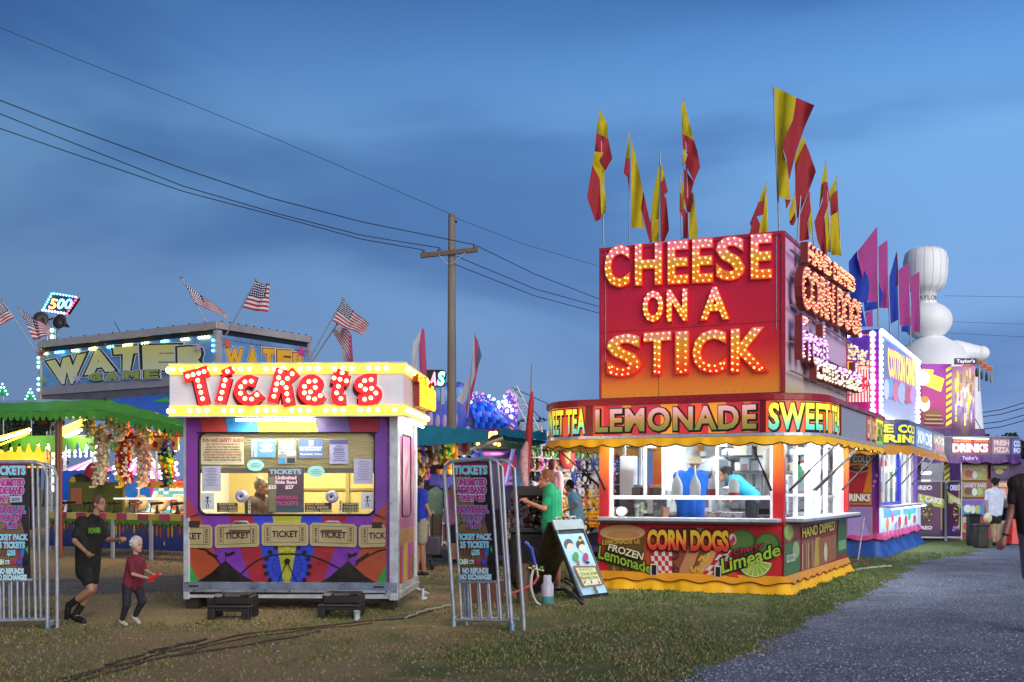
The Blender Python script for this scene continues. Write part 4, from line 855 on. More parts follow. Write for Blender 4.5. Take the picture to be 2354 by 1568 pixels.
sheet(1722, 395, 1898, 625, 'aeaccb', 'lilac sheet with small columns at the right edge of the window', rows=(1745, 1880, 415, 600, 12, '8482a0'))
sheet(1790, 705, 1906, 858, 'c0c4cc', 'small sheet with a stick figure at the lower right of the window', lines=[(1842, 757, 1854, 805, '4a4e60'), (1815, 777, 1885, 783, '4a4e60'), (1836, 805, 1844, 840, '4a4e60'), (1854, 805, 1862, 840, '4a4e60'), (1836, 737, 1862, 759, '4a4e60')])
sheet(740, 400, 898, 510, '8fc0c0', 'pale green oval sticker left of the poster in the window', shape=1, rows=(765, 880, 435, 480, 3, '5a8a90'))
sheet(1298, 458, 1455, 565, '8fc0c0', 'pale green oval sticker right of the poster in the window', shape=1, rows=(1320, 1430, 490, 540, 3, '5a8a90'))
sheet(935, 478, 1265, 890, '4c3c48', 'dark ride band price poster in the middle of the ticket window', lines=[(940, 560, 1010, 880, '6a6a50'), (1020, 790, 1250, 886, '3a4c58')], words=[('TICKETS', 945, 492, 1240, 535, '7aa0b0'), ('Unlimited', 1005, 552, 1195, 585, 'd8b8c8'), ('Ride Band', 1005, 595, 1200, 625, 'd8b8c8'), ('$25', 935, 638, 1012, 676, 'd8c8d0'), ('$27', 1095, 638, 1172, 676, 'd8c8d0'), ('INDIVIDUAL', 1000, 735, 1215, 770, 'a04070'), ('TICKETS', 1005, 785, 1215, 825, 'a04070')])
sheet(465, 800, 655, 885, '3c2c48', 'dark strip of small kiddie ride text at the left foot of the window', words=[('RIDES', 485, 803, 630, 822, 'a8a060'), ('TALL RIDES', 490, 833, 650, 852, 'a8a060'), ('SMALL RIDES', 490, 861, 652, 881, 'a8a060')])
sheet(1272, 800, 1520, 885, '3c2c48', 'dark strip of small ride text right of the window poster', words=[('KIDS RIDES', 1285, 803, 1455, 822, 'a8a060'), ('TALL RIDES', 1285, 833, 1490, 852, 'a8a060'), ('SMALL RIDES', 1285, 861, 1518, 881, 'a8a060')])
sheet(1590, 780, 1612, 898, 'c9c7b8', 'narrow strip of ticket numbers above the right scoop', words=[('5', 1593, 785, 1609, 808, '201c1c'), ('4', 1593, 815, 1609, 838, '201c1c'), ('3', 1593, 845, 1609, 868, '201c1c')])
sheet(752, 780, 774, 898, 'c9c7b8', 'narrow strip of ticket numbers beside the clerk', words=[('5', 755, 785, 771, 808, '201c1c'), ('4', 755, 815, 771, 838, '201c1c'), ('3', 755, 845, 771, 868, '201c1c')])
sheet(1618, 800, 1768, 885, '3c2c48', 'dark strip that reads tickets at the right foot of the window', words=[('TICKETS', 1628, 803, 1765, 822, 'a8a060'), ('TICKETS', 1628, 833, 1765, 852, 'a8a060'), ('TICKETS', 1628, 861, 1765, 881, 'a8a060')])
for px, py, lb in ((X(690), Y(740), 'left'), (X(1520), Y(745), 'right')):
    u, v = TP.uv(px, py); b = MB(); ax = BF.rot() @ Matrix.Rotation(R(90), 3, 'X'); b.lathe(TP.P(u, v, -.03), [(.01, .03), (.02, .045), (.05, .05), (.073, .04), (.075, 0), (.01, 0)], mat('a8a4c4', .35, .3), 20, ax=ax); b.lathe(TP.P(u, v, .0), [(.014, .03), (.016, .034), (.001, .036)], BLK, 10, ax=ax); b.build('speaking_disc', booth)
# ---------------------------------------------------------------- fascia sign
FO = .32; fa0, fa1 = -.09, BWD + .14
ZF0, ZF1 = 2.28, 2.91
b = MB(); BF.box(b, fa0, fa1, -FO, BLN + .0, ZF0 + .03, ZF1 - .03, WB, .0); b.build('roof_sign_box', booth)
SG = Plane(BF(0, -FO), BF.u); SS = Plane(BF(fa1, 0), BF.w)
b = MB(); AMB = mat('e0b850', .4, 0, .2, 9, emit=.7, ecol='ffc850'); CAPW = mat('d8d4cc', .4)
for pl, u0, u1 in ((SG, fa0, fa1), (SS, -FO, BLN + .0)):
    b.slab(pl, u0, u1, ZF1 - .135, ZF1 - .015, .001, .02, AMB); b.slab(pl, u0, u1, ZF0 + .015, ZF0 + .135, .001, .02, AMB)
    b.slab(pl, u0 - .01, u1 + .01, ZF1 - .015, ZF1, -.01, .03, CAPW); b.slab(pl, u0 - .01, u1 + .01, ZF0, ZF0 + .015, -.01, .03, CAPW)
b.build('bulb_rail', booth)
BB = []; YB = mat('ffe9a0', .4, var=0, emit=7, ecol='ffe070', name='yellow_bulb')
k = 0; u = fa0 + .05
while u < fa1 - .02:
    if k % 4 != 2: BB.append(SG.P(u, ZF1 - .075, .035))
    if k % 4 != 1: BB.append(SG.P(u, ZF0 + .075, .035))
    u += .0985 * 1.02; k += 1
k = 0; u = -FO + .05
while u < BLN - .05:
    if k % 4 != 2: BB.append(SS.P(u, ZF1 - .075, .035)); BB.append(SS.P(u, ZF0 + .075, .035))
    u += .1; k += 1
for z in (ZF1 - .075, ZF0 + .075): BB.append(BF(fa0 - .02, -FO + .03, z))
bulbs(booth, BB, .030, YB)
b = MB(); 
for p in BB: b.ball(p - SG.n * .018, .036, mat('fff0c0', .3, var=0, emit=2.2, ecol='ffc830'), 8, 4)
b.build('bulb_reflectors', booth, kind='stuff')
X = lambda x: 352.9 + .2873 * x; Y = lambda y: 794.1 + .2873 * y
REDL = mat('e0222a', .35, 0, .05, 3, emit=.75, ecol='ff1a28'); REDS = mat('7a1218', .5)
def stroke_letter(strokes, dots, w):
    """one painted tin letter: thick strokes in picture units on the sign face, with bulbs"""
    b = MB(); o = []
    for st in strokes:
        pts = [SG.uv(X(x), Y(y)) for x, y in st]; hw = w / 2
        L_, R_ = [], []
        for i, (px, py) in enumerate(pts):
            a = pts[max(0, i - 1)]; c2 = pts[min(len(pts) - 1, i + 1)]; dx, dy = c2[0] - a[0], c2[1] - a[1]; l = math.hypot(dx, dy); nx, ny = -dy / l * hw, dx / l * hw
            L_.append((px + nx, py + ny)); R_.append((px - nx, py - ny))
        n = len(pts); d0, d1 = .02, .085
        vs = [SG.P(*p, d) for p in L_ + R_ for d in (d0, d1)]
        fs = []; 
        for i in range(n - 1):
            l0, l1, r0, r1 = 2 * i, 2 * (i + 1), 2 * (n + i), 2 * (n + i + 1)
            fs.append((l0 + 1, r0 + 1, r1 + 1, l1 + 1)); o.append(((l0, l1, l1 + 1, l0 + 1), (r0, r0 + 1, r1 + 1, r1)))
        b.add(vs, fs, REDL); side = []
        for i in range(n - 1):
            l0, l1, r0, r1 = 2 * i, 2 * (i + 1), 2 * (n + i), 2 * (n + i + 1); side += [(l0, l1, l1 + 1, l0 + 1), (r0, r0 + 1, r1 + 1, r1)]
        side += [(0, 1, 2 * n + 1, 2 * n), (2 * n - 2, 4 * n - 2, 4 * n - 1, 2 * n - 1)]
        b.add(vs, side, REDS)
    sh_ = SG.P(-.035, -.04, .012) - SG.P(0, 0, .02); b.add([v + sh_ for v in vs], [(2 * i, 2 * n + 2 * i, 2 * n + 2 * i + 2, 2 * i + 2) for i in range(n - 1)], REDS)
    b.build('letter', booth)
    for x, y in dots: LB.append(SG.P(*SG.uv(X(x), Y(y)), .098))
LB = []
def sm(pts, n=6):
    out = []
    for i in range(len(pts) - 1):
        p0, p1, p2, p3 = pts[max(0, i - 1)], pts[i], pts[i + 1], pts[min(len(pts) - 1, i + 2)]
        for k in range(n):
            t = k / n; out.append(tuple(.5 * ((2 * p1[j]) + (-p0[j] + p2[j]) * t + (2 * p0[j] - 5 * p1[j] + 4 * p2[j] - p3[j]) * t * t + (-p0[j] + 3 * p1[j] - 3 * p2[j] + p3[j]) * t ** 3) for j in (0, 1)))
    return out + [pts[-1]]
WL = .128
stroke_letter([[(262, 262), (450, 210)], [(368, 235), (425, 478)]], [(296, 252), (338, 240), (383, 228), (425, 215), (375, 285), (388, 332), (400, 382), (413, 432)], WL)
stroke_letter([[(603, 262), (548, 468)], [(596, 188), (618, 240)]], [(611, 213), (592, 283), (580, 328), (568, 380), (555, 430)], WL * 1.02)
stroke_letter([sm([(832, 300), (770, 285), (715, 325), (703, 375), (735, 425), (790, 442), (850, 412), (872, 392)])], [(800, 292), (750, 298), (717, 337), (715, 388), (750, 430), (803, 434), (845, 400)], WL * 1.0)
stroke_letter([[(1035, 190), (965, 462)], [(1150, 215), (1040, 315)], [(1035, 310), (1075, 340), (1100, 490)]], [(1030, 213), (1018, 265), (1003, 313), (992, 362), (980, 412), (1125, 233), (1087, 270), (1047, 306), (1077, 343), (1083, 393), (1092, 443)], WL)
stroke_letter([sm([(1255, 375), (1310, 350), (1325, 310), (1290, 280), (1240, 290), (1212, 340), (1212, 390), (1250, 430), (1310, 440), (1365, 400)])], [(1258, 295), (1307, 290), (1222, 333), (1308, 342), (1270, 378), (1222, 385), (1255, 425), (1304, 434), (1348, 407)], WL * .95)
stroke_letter([sm([(1525, 200), (1505, 265), (1490, 340), (1475, 400), (1490, 440), (1545, 440)]), [(1440, 262), (1575, 290)]], [(1522, 225), (1458, 267), (1505, 277), (1555, 290), (1492, 332), (1478, 385), (1512, 430)], WL)
stroke_letter([sm([(1790, 275), (1720, 275), (1665, 300), (1665, 335), (1710, 355), (1760, 360), (1790, 390), (1770, 430), (1710, 440), (1650, 440)])], [(1752, 280), (1700, 288), (1667, 327), (1705, 356), (1756, 349), (1790, 386), (1750, 424), (1700, 435)], WL * .98)
b = MB(); WBULB = mat('fff2c8', .4, var=0, emit=7, ecol='ffe090')
for p in LB[:96]:
    o = bpy.data.objects.new('letter_bulb', bulb_mesh(.023, WBULB)); COL.objects.link(o); o.parent = booth; o.location = p - ORG[booth.name]
# side sign: the word again, seen at a steep angle
OB = []; lettering(SS, 'Tickets', [SS_q for SS_q in [(945, 935), (983, 948), (983, 878), (945, 858)]], 'side_lettering', booth, mat('e8482a', .4, emit=.8), REDS, bold=.06, inset=.015, step=.035, bl=OB, depth=.06, d0=.02)
b = MB()
for p in OB: b.ball(p, .017, mat('ffb040', .4, var=0, emit=4, ecol='ff8010'), 6, 4)
b.build('side_letter_bulbs', booth, kind='stuff')
# tube lights under the sign
tube_lamp(BF(.68, -.25, ZF0 - .03), BF(1.62, -.25, ZF0 - .03), booth, 'fffbe0', 26, power=9)
tube_lamp(BF(BWD + .12, .2, ZF0 - .03), BF(BWD + .12, BLN - .1, ZF0 - .03), booth, 'fffbe0', 26, power=5)
tube_lamp(BF(.5, .75, Zt - .05), BF(2.0, .75, Zt - .05), booth, 'fff0c0', 10, power=42)
# step stools and cup
def stool(px, py, lab):
    p = gnd(px, py); t = thing('step_stool', lab, 'stool', p, 'black step stools in front of the ticket booth'); K = mat('1a1614', .6, 0, .25, 20, bump=.1); r = BF.rot()
    f = lambda x, y, z: p + r @ Vector((x, y, z * .8))
    def bx(b, x0, x1, y0, y1, z0, z1, m=K, bev=.01): b.box(f((x0 + x1) / 2, (y0 + y1) / 2, (z0 + z1) / 2), (x1 - x0, y1 - y0, (z1 - z0) * .8), m, r, bev)
    b = MB(); bx(b, -.235, .235, -.02, .19, .155, .185); bx(b, -.235, -.15, -.02, .03, 0, .154); bx(b, .15, .235, -.02, .03, 0, .154); bx(b, -.15, .15, -.015, .02, .11, .154); b.build('lower_step', t)
    b = MB(); bx(b, -.20, .20, .12, .40, .30, .335); bx(b, -.20, .20, .12, .16, .19, .299); bx(b, -.22, -.19, .15, .42, 0, .3); bx(b, .19, .22, .15, .42, 0, .3); b.build('upper_step', t)
    pw = Panel(Plane(f(-.2, .118, 0), BF.u), .003); pw.mb.poly([pw.pl.P(.05 + .05 * math.cos(a / 3), .255 + .02 * math.sin(a / 3), .003) for a in range(0, 19, 2)], mat('8a8886', .5)); pw.mb.poly([pw.pl.P(u, v, .003) for u, v in ((.12, .24), (.3, .245), (.3, .265), (.12, .27))], mat('5a5856', .5)); pw.build('scuffs', t); return t
stool(525, 1424, 'black plastic step stool under the left cash scoop'); stool(778, 1421, 'black plastic step stool under the right cash scoop next to the cup')
p = gnd(820, 1425); b = MB(); b.lathe(p, [(.03, 0), (.04, .10), (.042, .10)], mat('c9d2d8', .4, 0, .1, 30), 14); b.build('paper_cup', None, 'white paper cup standing on the grass by the stool', 'cup')
# ================================================================= plush toys
_pl = {}
def plush_mesh(c, c2='e8dcc0', kind=0):
    k = (c, c2, kind)
    if k in _pl: return _pl[k]
    m, m2, e = mat(c, .95, 0, .25, 30, bump=.4), mat(c2, .95, 0, .2, 30), mat('0d0b0a', .3)
    b = MB(); b.ball((0, 0, .34), (.24, .19, .30), m, 10, 7); b.ball((0, -.14, .33), (.14, .08, .2), m2, 8, 5); b.ball((0, -.02, .76), (.23, .2, .21), m, 10, 7); b.ball((0, -.19, .71), (.11, .09, .08), m2, 8, 5); b.ball((0, -.27, .74), .03, e, 6, 4)
    for s in (-1, 1):
        if kind == 0: b.ball((s * .17, 0, .94), (.09, .05, .09), m, 8, 5); b.ball((s * .17, -.03, .94), (.05, .03, .05), m2, 6, 4)
        if kind == 1: b.ball((s * .22, .0, .72), (.06, .07, .18), m2, 8, 5)
        if kind == 2: b.ball((s * .11, .02, 1.08), (.055, .04, .2), m, 8, 5)
        b.ball((s * .085, -.19, .80), .03, e, 6, 4)
        b.ball((s * .27, -.08, .45), (.08, .09, .19), m, 8, 5, Matrix.Rotation(s * -.6, 3, 'Y')); b.ball((s * .16, -.22, .09), (.1, .2, .09), m, 8, 5); b.ball((s * .16, -.42, .1), (.08, .03, .09), m2, 8, 5)
    _pl[k] = b.mesh('plush_toy'); return _pl[k]
PN = {'c8b48c': 'tan', 'b01c28': 'red', 'e0b428': 'yellow', 'd8c0b0': 'cream', '8fa8a0': 'grey green', '5a3c94': 'purple', '3a6cc0': 'blue', '4a9a3c': 'green', '6a4428': 'brown', 'e07830': 'orange', 'd870a8': 'pink', 'd8dce4': 'white', '22201e': 'black'}
def plush(p, h, c, c2, kind, yaw, where, group, name='plush_toy', tilt=0.0):
    o = bpy.data.objects.new(name, plush_mesh(c, c2, kind)); COL.objects.link(o); o.location = p; o.scale = (h, h, h); o.rotation_euler = (tilt, tilt * .4, yaw)
    kn = ('bear', 'dog', 'rabbit')[kind]; return setp(o, '%s plush %s %s' % (PN[c], kn, where), 'plush toy', group)
# ================================================================= water game stand
GF = Frame(-10.33, 25.25, R(32.9)); GW, GD = 5.54, 2.56
GP_ = Plane(GF(0, 0), GF.u); GS = Plane(GF(GW, 0), GF.w)
game = thing('game_stand', 'water game stand with blue lettered sign, green awning and row of water guns', 'game stand', GF(GW / 2, 1))
SKY = mat('5f8fc4', .4, 0, .25, 2, streak=False); RIM = mat('b0a8a8', .45, .3, .15, 6)
b = MB()
for pl, w_ in ((GP_, GW), (GS, GD)):
    b.slab(pl, 0, w_, 3.66, 4.42, -.08, 0, SKY)
b.build('sign_board', game)
b = MB()
for pl, w_ in ((GP_, GW), (GS, GD)):
    b.slab(pl, -.02, w_ + .02, 4.52, 4.66, -.1, .06, RIM); b.slab(pl, 0, w_, 4.425, 4.515, -.06, .0, mat('1c1a1c', .5)); b.slab(pl, 0, w_, 3.48, 3.655, -.1, .03, mat('9a94a0', .45, .3)); b.slab(pl, 0, w_, 3.04, 3.475, -.1, .0, mat('6a6670', .5, .3, .3, 4)); b.slab(pl, -.02, .06, 3.04, 4.5, -.1, .04, RIM); b.slab(pl, w_ - .06, w_ + .02, 3.04, 4.5, -.1, .04, RIM)
    for k in range(12): b.slab(pl, .1 + k * w_ / 12, .14 + k * w_ / 12, 4.66, 4.69, -.02, .0, BLK)
b.build('sign_frame', game)
b = MB(); GF.box(b, 0, GW, .1, GD, 3.0, 3.05, mat('4a4850', .6)); GF.box(b, 0, GW, GD - .06, GD, 3.05, 4.6, RIM); GF.box(b, 0, .06, .1, GD, 3.05, 4.6, RIM); b.build('roof_deck', game)
BC, BY, BWh = mat('80d8ff', .4, var=0, emit=7, ecol='50c8f0'), mat('ffffc0', .4, var=0, emit=7, ecol='e8f088'), mat('a8ffe8', .4, var=0, emit=7, ecol='98f8e0')
k = 0; u = .08; L3 = {0: [], 1: [], 2: []}
while u < GW - .05:
    g_ = int(u / .28) % 4
    if g_ % 2 == 0: L3[0 if (int(u / .56) % 3) == 1 else 1].append(GP_.P(u, 4.40 - .02, .03))
    u += .083
for z in (3.6, 3.72, 3.84, 4.1, 4.2, 4.3): L3[2].append(GP_.P(.0, z, .05)); L3[0].append(GP_.P(GW - .07, z, .06))
for k_, m_ in ((0, BC), (1, BY), (2, BWh)): bulbs(game, L3[k_], .026, m_, 'sign_bulb', 45)
b = MB(); u = .1
while u < GD - .05: b.ball(GS.P(u, 4.34, .02), .022, mat('8a8680', .5), 6, 4); u += .085
b.build('unlit_bulbs', game)
X = lambda x: .2345 * x; Y = lambda y: 603 + .2345 * y
LF = ramp_mat([(0, 'd0d4cc'), (.6, 'c8cc9c'), (1, 'ccc870')], z0=3.55, z1=4.3); WO = cmat('ccd2d8'); DKB = cmat('20222a')
wp = Panel(GP_, .004, .003)
for ch, q in (('W', [(560, 1180), (770, 1165), (815, 920), (495, 985)]), ('A', [(870, 1085), (1100, 1050), (1050, 870), (885, 890)]), ('T', [(1170, 1052), (1340, 1040), (1400, 835), (1150, 850)]), ('E', [(1455, 1040), (1690, 1045), (1730, 830), (1455, 835)]), ('R', [(1790, 1060), (2010, 1060), (2040, 835), (1790, 855)])):
    Q = q4(*q); wp.text(ch, Q, WO, .17); wp.text(ch, Q, DKB, .145); wp.text(ch, [(x, y + 1.2) for x, y in Q], DKB, .12); wp.text(ch, Q, LF, .09)
for ch, x0, x1, y0, y1 in (('G', 905, 1020, 1095, 1165), ('A', 1075, 1185, 1085, 1155), ('M', 1258, 1390, 1072, 1140), ('E', 1458, 1585, 1065, 1138)):
    Q = q4((x0, y1), (x1, y1 - 4), (x1, y0 - 4), (x0, y0)); wp.text(ch, Q, WO, .14); wp.text(ch, Q, DKB, .09); wp.text(ch, Q, cmat('8fa448'), .045)
for cx, cy, r, col in ((800, 1140, 55, 'b89cc8'), (1980, 840, 60, 'c8a8c0'), (450, 900, 60, 'a05040'), (470, 1160, 45, '8fb050'), (1080, 815, 30, '9c5040'), (1225, 1130, 22, 'b07c88')):
    pts = []
    for k in range(14): a = k * math.pi / 7; rr = r * (1.0 if k % 2 else .35); pts.append((X(cx) + rr * .2345 * math.cos(a + .3), Y(cy) + rr * .2345 * math.sin(a + .3)))
    wp.poly(pts, cmat(col))
wp.build('painted_sign', game)
X = lambda x: 397 + .2251 * x; Y = lambda y: 603 + .2251 * y; wp = Panel(GS, .004, .003); YF = cmat('d8a828')
for ch, x0, x1, y0 in (('W', 545, 705, 885), ('A', 755, 860, 880), ('T', 915, 1030, 890), ('E', 1065, 1190, 905), ('R', 1215, 1325, 935)):
    Q = q4((x0, y0 + 190), (x1, y0 + 200), (x1, y0 + 8), (x0, y0)); wp.text(ch, Q, WO, .13); wp.text(ch, Q, cmat('8a3a20'), .1); wp.text(ch, Q, YF, .06)
for cx, cy, r, col in ((1290, 920, 75, 'c83a78'), (540, 830, 60, 'd86030')):
    pts = []
    for k in range(14): a = k * math.pi / 7; rr = r * (1.0 if k % 2 else .35); pts.append((X(cx) + rr * .22 * math.cos(a), Y(cy) + rr * .22 * math.sin(a)))
    wp.poly(pts, cmat(col))
wp.build('painted_side_sign', game)
# awning: green apron and blue top
GRN = mat('4c9a30', .6, 0, .2, 3, bump=.15); BLT = mat('2c62c8', .5, 0, .2, 3)
def sheet3(b, A, B, C, D, m, n=16, mrow=4, sag=.04):
    """cloth spanned between edge A-B (top) and D-C (bottom)"""
    vs = []
    for j in range(mrow + 1):
        for i in range(n + 1):
            x, y = i / n, j / mrow; p = (A * (1 - x) + B * x) * (1 - y) + (D * (1 - x) + C * x) * y
            p = p + Vector((0, 0, -sag * math.sin(math.pi * y) + .012 * math.sin(i * 1.9 + j))); vs.append(p)
    b.add(vs, [(j * (n + 1) + i, j * (n + 1) + i + 1, (j + 1) * (n + 1) + i + 1, (j + 1) * (n + 1) + i) for j in range(mrow) for i in range(n)], m, True)
def fringe(b, A, B, h, m, wl=.16, depth=.5):
    n = int((B - A).length / .02); vs = []
    for i in range(n + 1):
        p = A.lerp(B, i / n); t = (B - A).length * i / n; z = h * (1 - depth * (.5 + .5 * math.cos(2 * math.pi * t / wl)) ** 2.0); vs += [p, p - Vector((0, 0, z))]
    b.add(vs, [(2 * i, 2 * i + 1, 2 * i + 3, 2 * i + 2) for i in range(n)], m, True)
pk = at(243, 918, 24.0); lf = at(-80, 930, 26.2); lfo = at(-80, 948, 25.0); pko = at(243, 944, 22.9); rt = at(470, 900, 22.4); rto = at(470, 990, 20.9)
b = MB(); sheet3(b, lf, pk, pko, lfo, GRN); mid = pk.lerp(pko, .12); sheet3(b, pk, rto + Vector((0, 0, .1)), rto, pko, GRN); fringe(b, lfo, pko, .19, GRN, .2); fringe(b, pko, rto, .2, GRN, .2)
lb = at(-60, 1003, 27.5); rb_ = at(275, 1000, 25.2); fringe(b, lb, rb_, .38, mat('4c8c1c', .7, 0, .2, 4), .32, .6); b.build('green_awning', game)
b = MB(); v0 = [pk, rt, rto + Vector((0, 0, .1))]; b.add(v0, [(0, 1, 2)], BLT); b.add([pk.lerp(rt, .35).lerp(rto, .22) + Vector((0, -.01, .03)), pk.lerp(rt, .6).lerp(rto, .10) + Vector((0, -.01, .03)), pk.lerp(rt, .55).lerp(rto, .28) + Vector((0, -.01, .03))], [(0, 1, 2)], mat('3fa050', .5)); b.build('blue_awning', game)
b = MB(); sheet3(b, at(-80, 922, 26.4), at(243, 915, 24.2), at(243, 919, 24.1), at(-80, 930, 26.2), mat('8aa0b8', .4), 8, 1, 0); b.tube([pk, at(243, 965, 23.6)], .03, DGRY); b.tube([lfo, lfo + Vector((0, 0, -.3))], .03, DGRY); b.build('awning_rail', game)
# posts
for px, r, c, top in ((133, .055, '5a3c2c', 950), (140, .03, '8c4020', 965)):  # thin orange pole stands in for the lit reflection on the brown post
    p = at(px, 1284, 24.0); b = MB(); q = gnd(px, 1283); b.tube([Vector((q.x, q.y, 0)), Vector((q.x, q.y, 2.95))], r, mat(c, .4), 10); b.build('post', game)
for px, Yd in ((285, 25.0), (318, 24.8), (360, 25.6)):
    q = at(px, 1200, Yd); b = MB(); b.tube([Vector((q.x, q.y, .3)), Vector((q.x, q.y, 2.6))], .03, ALU, 8); b.build('post', game)
# prize rail with painted boards
b = MB(); a0 = GP_.uv(225, 1000)[0]; GF.box(b, a0, GW - .1, .25, .45, 2.48, 2.60, mat('b0283c', .4)); b.build('prize_rail', game)
RB = MB()
for k in range(6):
    u = a0 + .5 + k * .52; b = MB(); GF.box(b, u - .15, u + .15, .22, .245, 2.2, 2.47, mat('c89a50', .5)); p = GF(u, .215, 2.34); b.prism([p + GF.u * (.07 * math.cos(t)) + Vector((0, 0, .07 * math.sin(t))) for t in [i * .628 for i in range(10)]], GF.w * -.005, mat('8a2a1c', .5)); b.build('painted_tile', game)
for px, cc in ((98, 'GOOD'), (384, 'Fun')):
    c0 = GP_.off(.25).hit(px, 965); pl = Plane(c0, GF.u); b = MB(); b.prism([pl.P(.27 * math.cos(t), .27 * math.sin(t)) for t in [i * .3142 for i in range(20)]], pl.n * -.04, mat('2c2414', .5)); o = b.build('round_sign', game)
    p2 = Panel(pl, .004); q = [pl.P(u, v) for u, v in ((-.18, -.1), (.18, -.1), (.18, .1), (-.18, .1))]; f = quadmap(q); vs, fs = glyphs(cc, .05); p2.mb.add([f(x, y) + pl.n * .006 for x, y, _ in vs], fs, mat('c05a28', .5)); p2.build('round_sign_lettering', game)
# lamps under the awning
def strip(px0, py0, px1, py1, Y0, Y1, parent, emit=10, r=.035, c='ffffd8', pw=18, name='light_strip'):
    p, q = at(px0, py0, Y0), at(px1, py1, Y1); b = MB(); b.tube([p, q], r, mat(c, .4, var=0, emit=emit), 8); b.build(name, parent)
    if pw: point('strip_light', (p + q) / 2 - Vector((0, .1, .15)), pw, c, .3)
strip(2, 1010, 68, 988, 26.5, 25.6, game); strip(142, 1008, 208, 981, 26.2, 25.2, game)
b = MB()
for i in range(3):
    p, q = at(144, 1000 - i * 8, 26.0), at(200, 972 - i * 6, 25.2)
    for k in range(12): b.ball(p.lerp(q, k / 11), .028, mat('ffe060', .4, var=0, emit=6, ecol='f8c830'), 6, 4)
for i in range(2):
    p, q = at(2, 1022 - i * 18, 26.4), at(66, 996 - i * 10, 25.6)
    for k in range(12): b.ball(p.lerp(q, k / 11), .028, mat('ffc040', .4, var=0, emit=5, ecol='f0a020'), 6, 4)
b.build('awning_bulb_rows', game, kind='stuff')
point('game_light', GF(3.6, .6, 2.75), 100, 'ffd8a0', .3); point('game_light', GF(4.8, .2, 2.3), 70, 'ffd8a0', .3)
# counter
aL = GP_.uv(112, 1200)[0]; Z = lambda py, px=262: GP_.uv(px, py)[1]
b = MB(); n = 16; cols = ('b8a04c', 'a83c5c', 'c8b468', '9c3858', 'b49838', 'b04468')
for k in range(n): u0 = aL + (GW - aL) * k / n; u1 = aL + (GW - aL) * (k + 1) / n - .004; GF.box(b, u0, u1, -.03, .5, .80, .93, mat(cols[k % 6], .5))
b.build('counter', game)
b = MB(); GF.box(b, aL, GW, .02, .05, .20, .80, ramp_mat([(0, '1c2664'), (.4, '2a3670'), (1, '5a4c34')], z0=.2, z1=.8, rough=.6)); b.build('counter_skirt', game)
dp = Panel(GP_.off(-.02), .006)
for k in range(46):
    u = aL + .06 + k * (GW - aL) / 46; l = random.uniform(.12, .36); dp.upoly([(u - .03, .78), (u - .022, .78 - l * .8), (u, .78 - l), (u + .022, .78 - l * .8), (u + .03, .78)][::-1], cmat(('c8622c', 'b84a38', '4a8a9c', 'c8702c', 'b0a838')[k % 5]), False)
    if k % 6 == 2: dp.upoly([(u, .40), (u - .02, .33), (u, .29), (u + .02, .33)], cmat('d8c030'), False)
dp.build('drip_pattern', game, kind='stuff')
b = MB(); fringe(b, GP_.P(aL, .80, .04), GP_.P(GW, .80, .04), .1, mat('4c7a24', .7), .22, .5); b.build('counter_fringe', game)
for px in (213, 262, 350, 110): q = GP_.uv(px, 1240)[0]; b = MB(); GF.box(b, q - .04, q + .04, -.05, -.01, 0, .8, mat('9a9aa0', .5)); b.build('counter_leg', game)
# back: lit curved target panel, board
b = MB(); PC = [('d8683c', .0), ('58b8c8', .12), ('e8f0f0', .3), ('3c9cc0', .42), ('e86428', .55), ('dce8ec', .7), ('48a8c8', .86), ('e0eef0', 1)]
u0 = GP_.uv(238, 1160)[0]; N_ = 20
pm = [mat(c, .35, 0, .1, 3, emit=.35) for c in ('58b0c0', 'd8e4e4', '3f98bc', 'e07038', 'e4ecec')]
for j in range(8):
    for i in range(N_):
        a0_, a1_ = u0 + (GW - .05 - u0) * i / N_, u0 + (GW - .05 - u0) * (i + 1) / N_; t0_, t1_ = j / 8, (j + 1) / 8
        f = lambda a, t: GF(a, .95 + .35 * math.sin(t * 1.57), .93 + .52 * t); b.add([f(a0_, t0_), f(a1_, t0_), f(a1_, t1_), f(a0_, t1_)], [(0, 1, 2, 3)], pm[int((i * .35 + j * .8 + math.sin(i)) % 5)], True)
b.build('target_backdrop', game)
b = MB(); GF.box(b, u0 - .1, GW, 1.0, 1.06, 1.46, 1.60, mat('b87838', .5)); 
for k in range(7): p = GF(u0 + .25 + k * .55, .995, 1.53); b.ball(p, .03, mat('5a2c14', .5), 8, 4)
b.build('back_board', game)
p3 = Panel(Plane(GF(0, 1.0), GF.u), .004); 
for uu in (u0 + 1.1, u0 + 2.9): f = quadmap([p3.pl.P(uu, 1.5), p3.pl.P(uu + .5, 1.5), p3.pl.P(uu + .5, 1.565), p3.pl.P(uu, 1.565)]); vs, fs = glyphs('WATER FUN', .05); p3.mb.add([f(x, y) + p3.pl.n * .004 for x, y, _ in vs], fs, mat('a03018', .5))
p3.build('board_lettering', game)
b = MB(); GF.box(b, aL, u0 - .02, .5, .56, .93, 1.58, mat('5c661e', .5)); GF.box(b, aL + .1, aL + .45, .485, .498, 1.1, 1.45, mat('b86a48', .5)); GF.box(b, aL, u0, .56, 1.6, .9, .93, mat('6a6a50', .6)); b.build('side_board', game)
strip(262, 1146, 410, 1146, 24.4, 23.0, game, 2, .012, 'ffe0b0', 24)
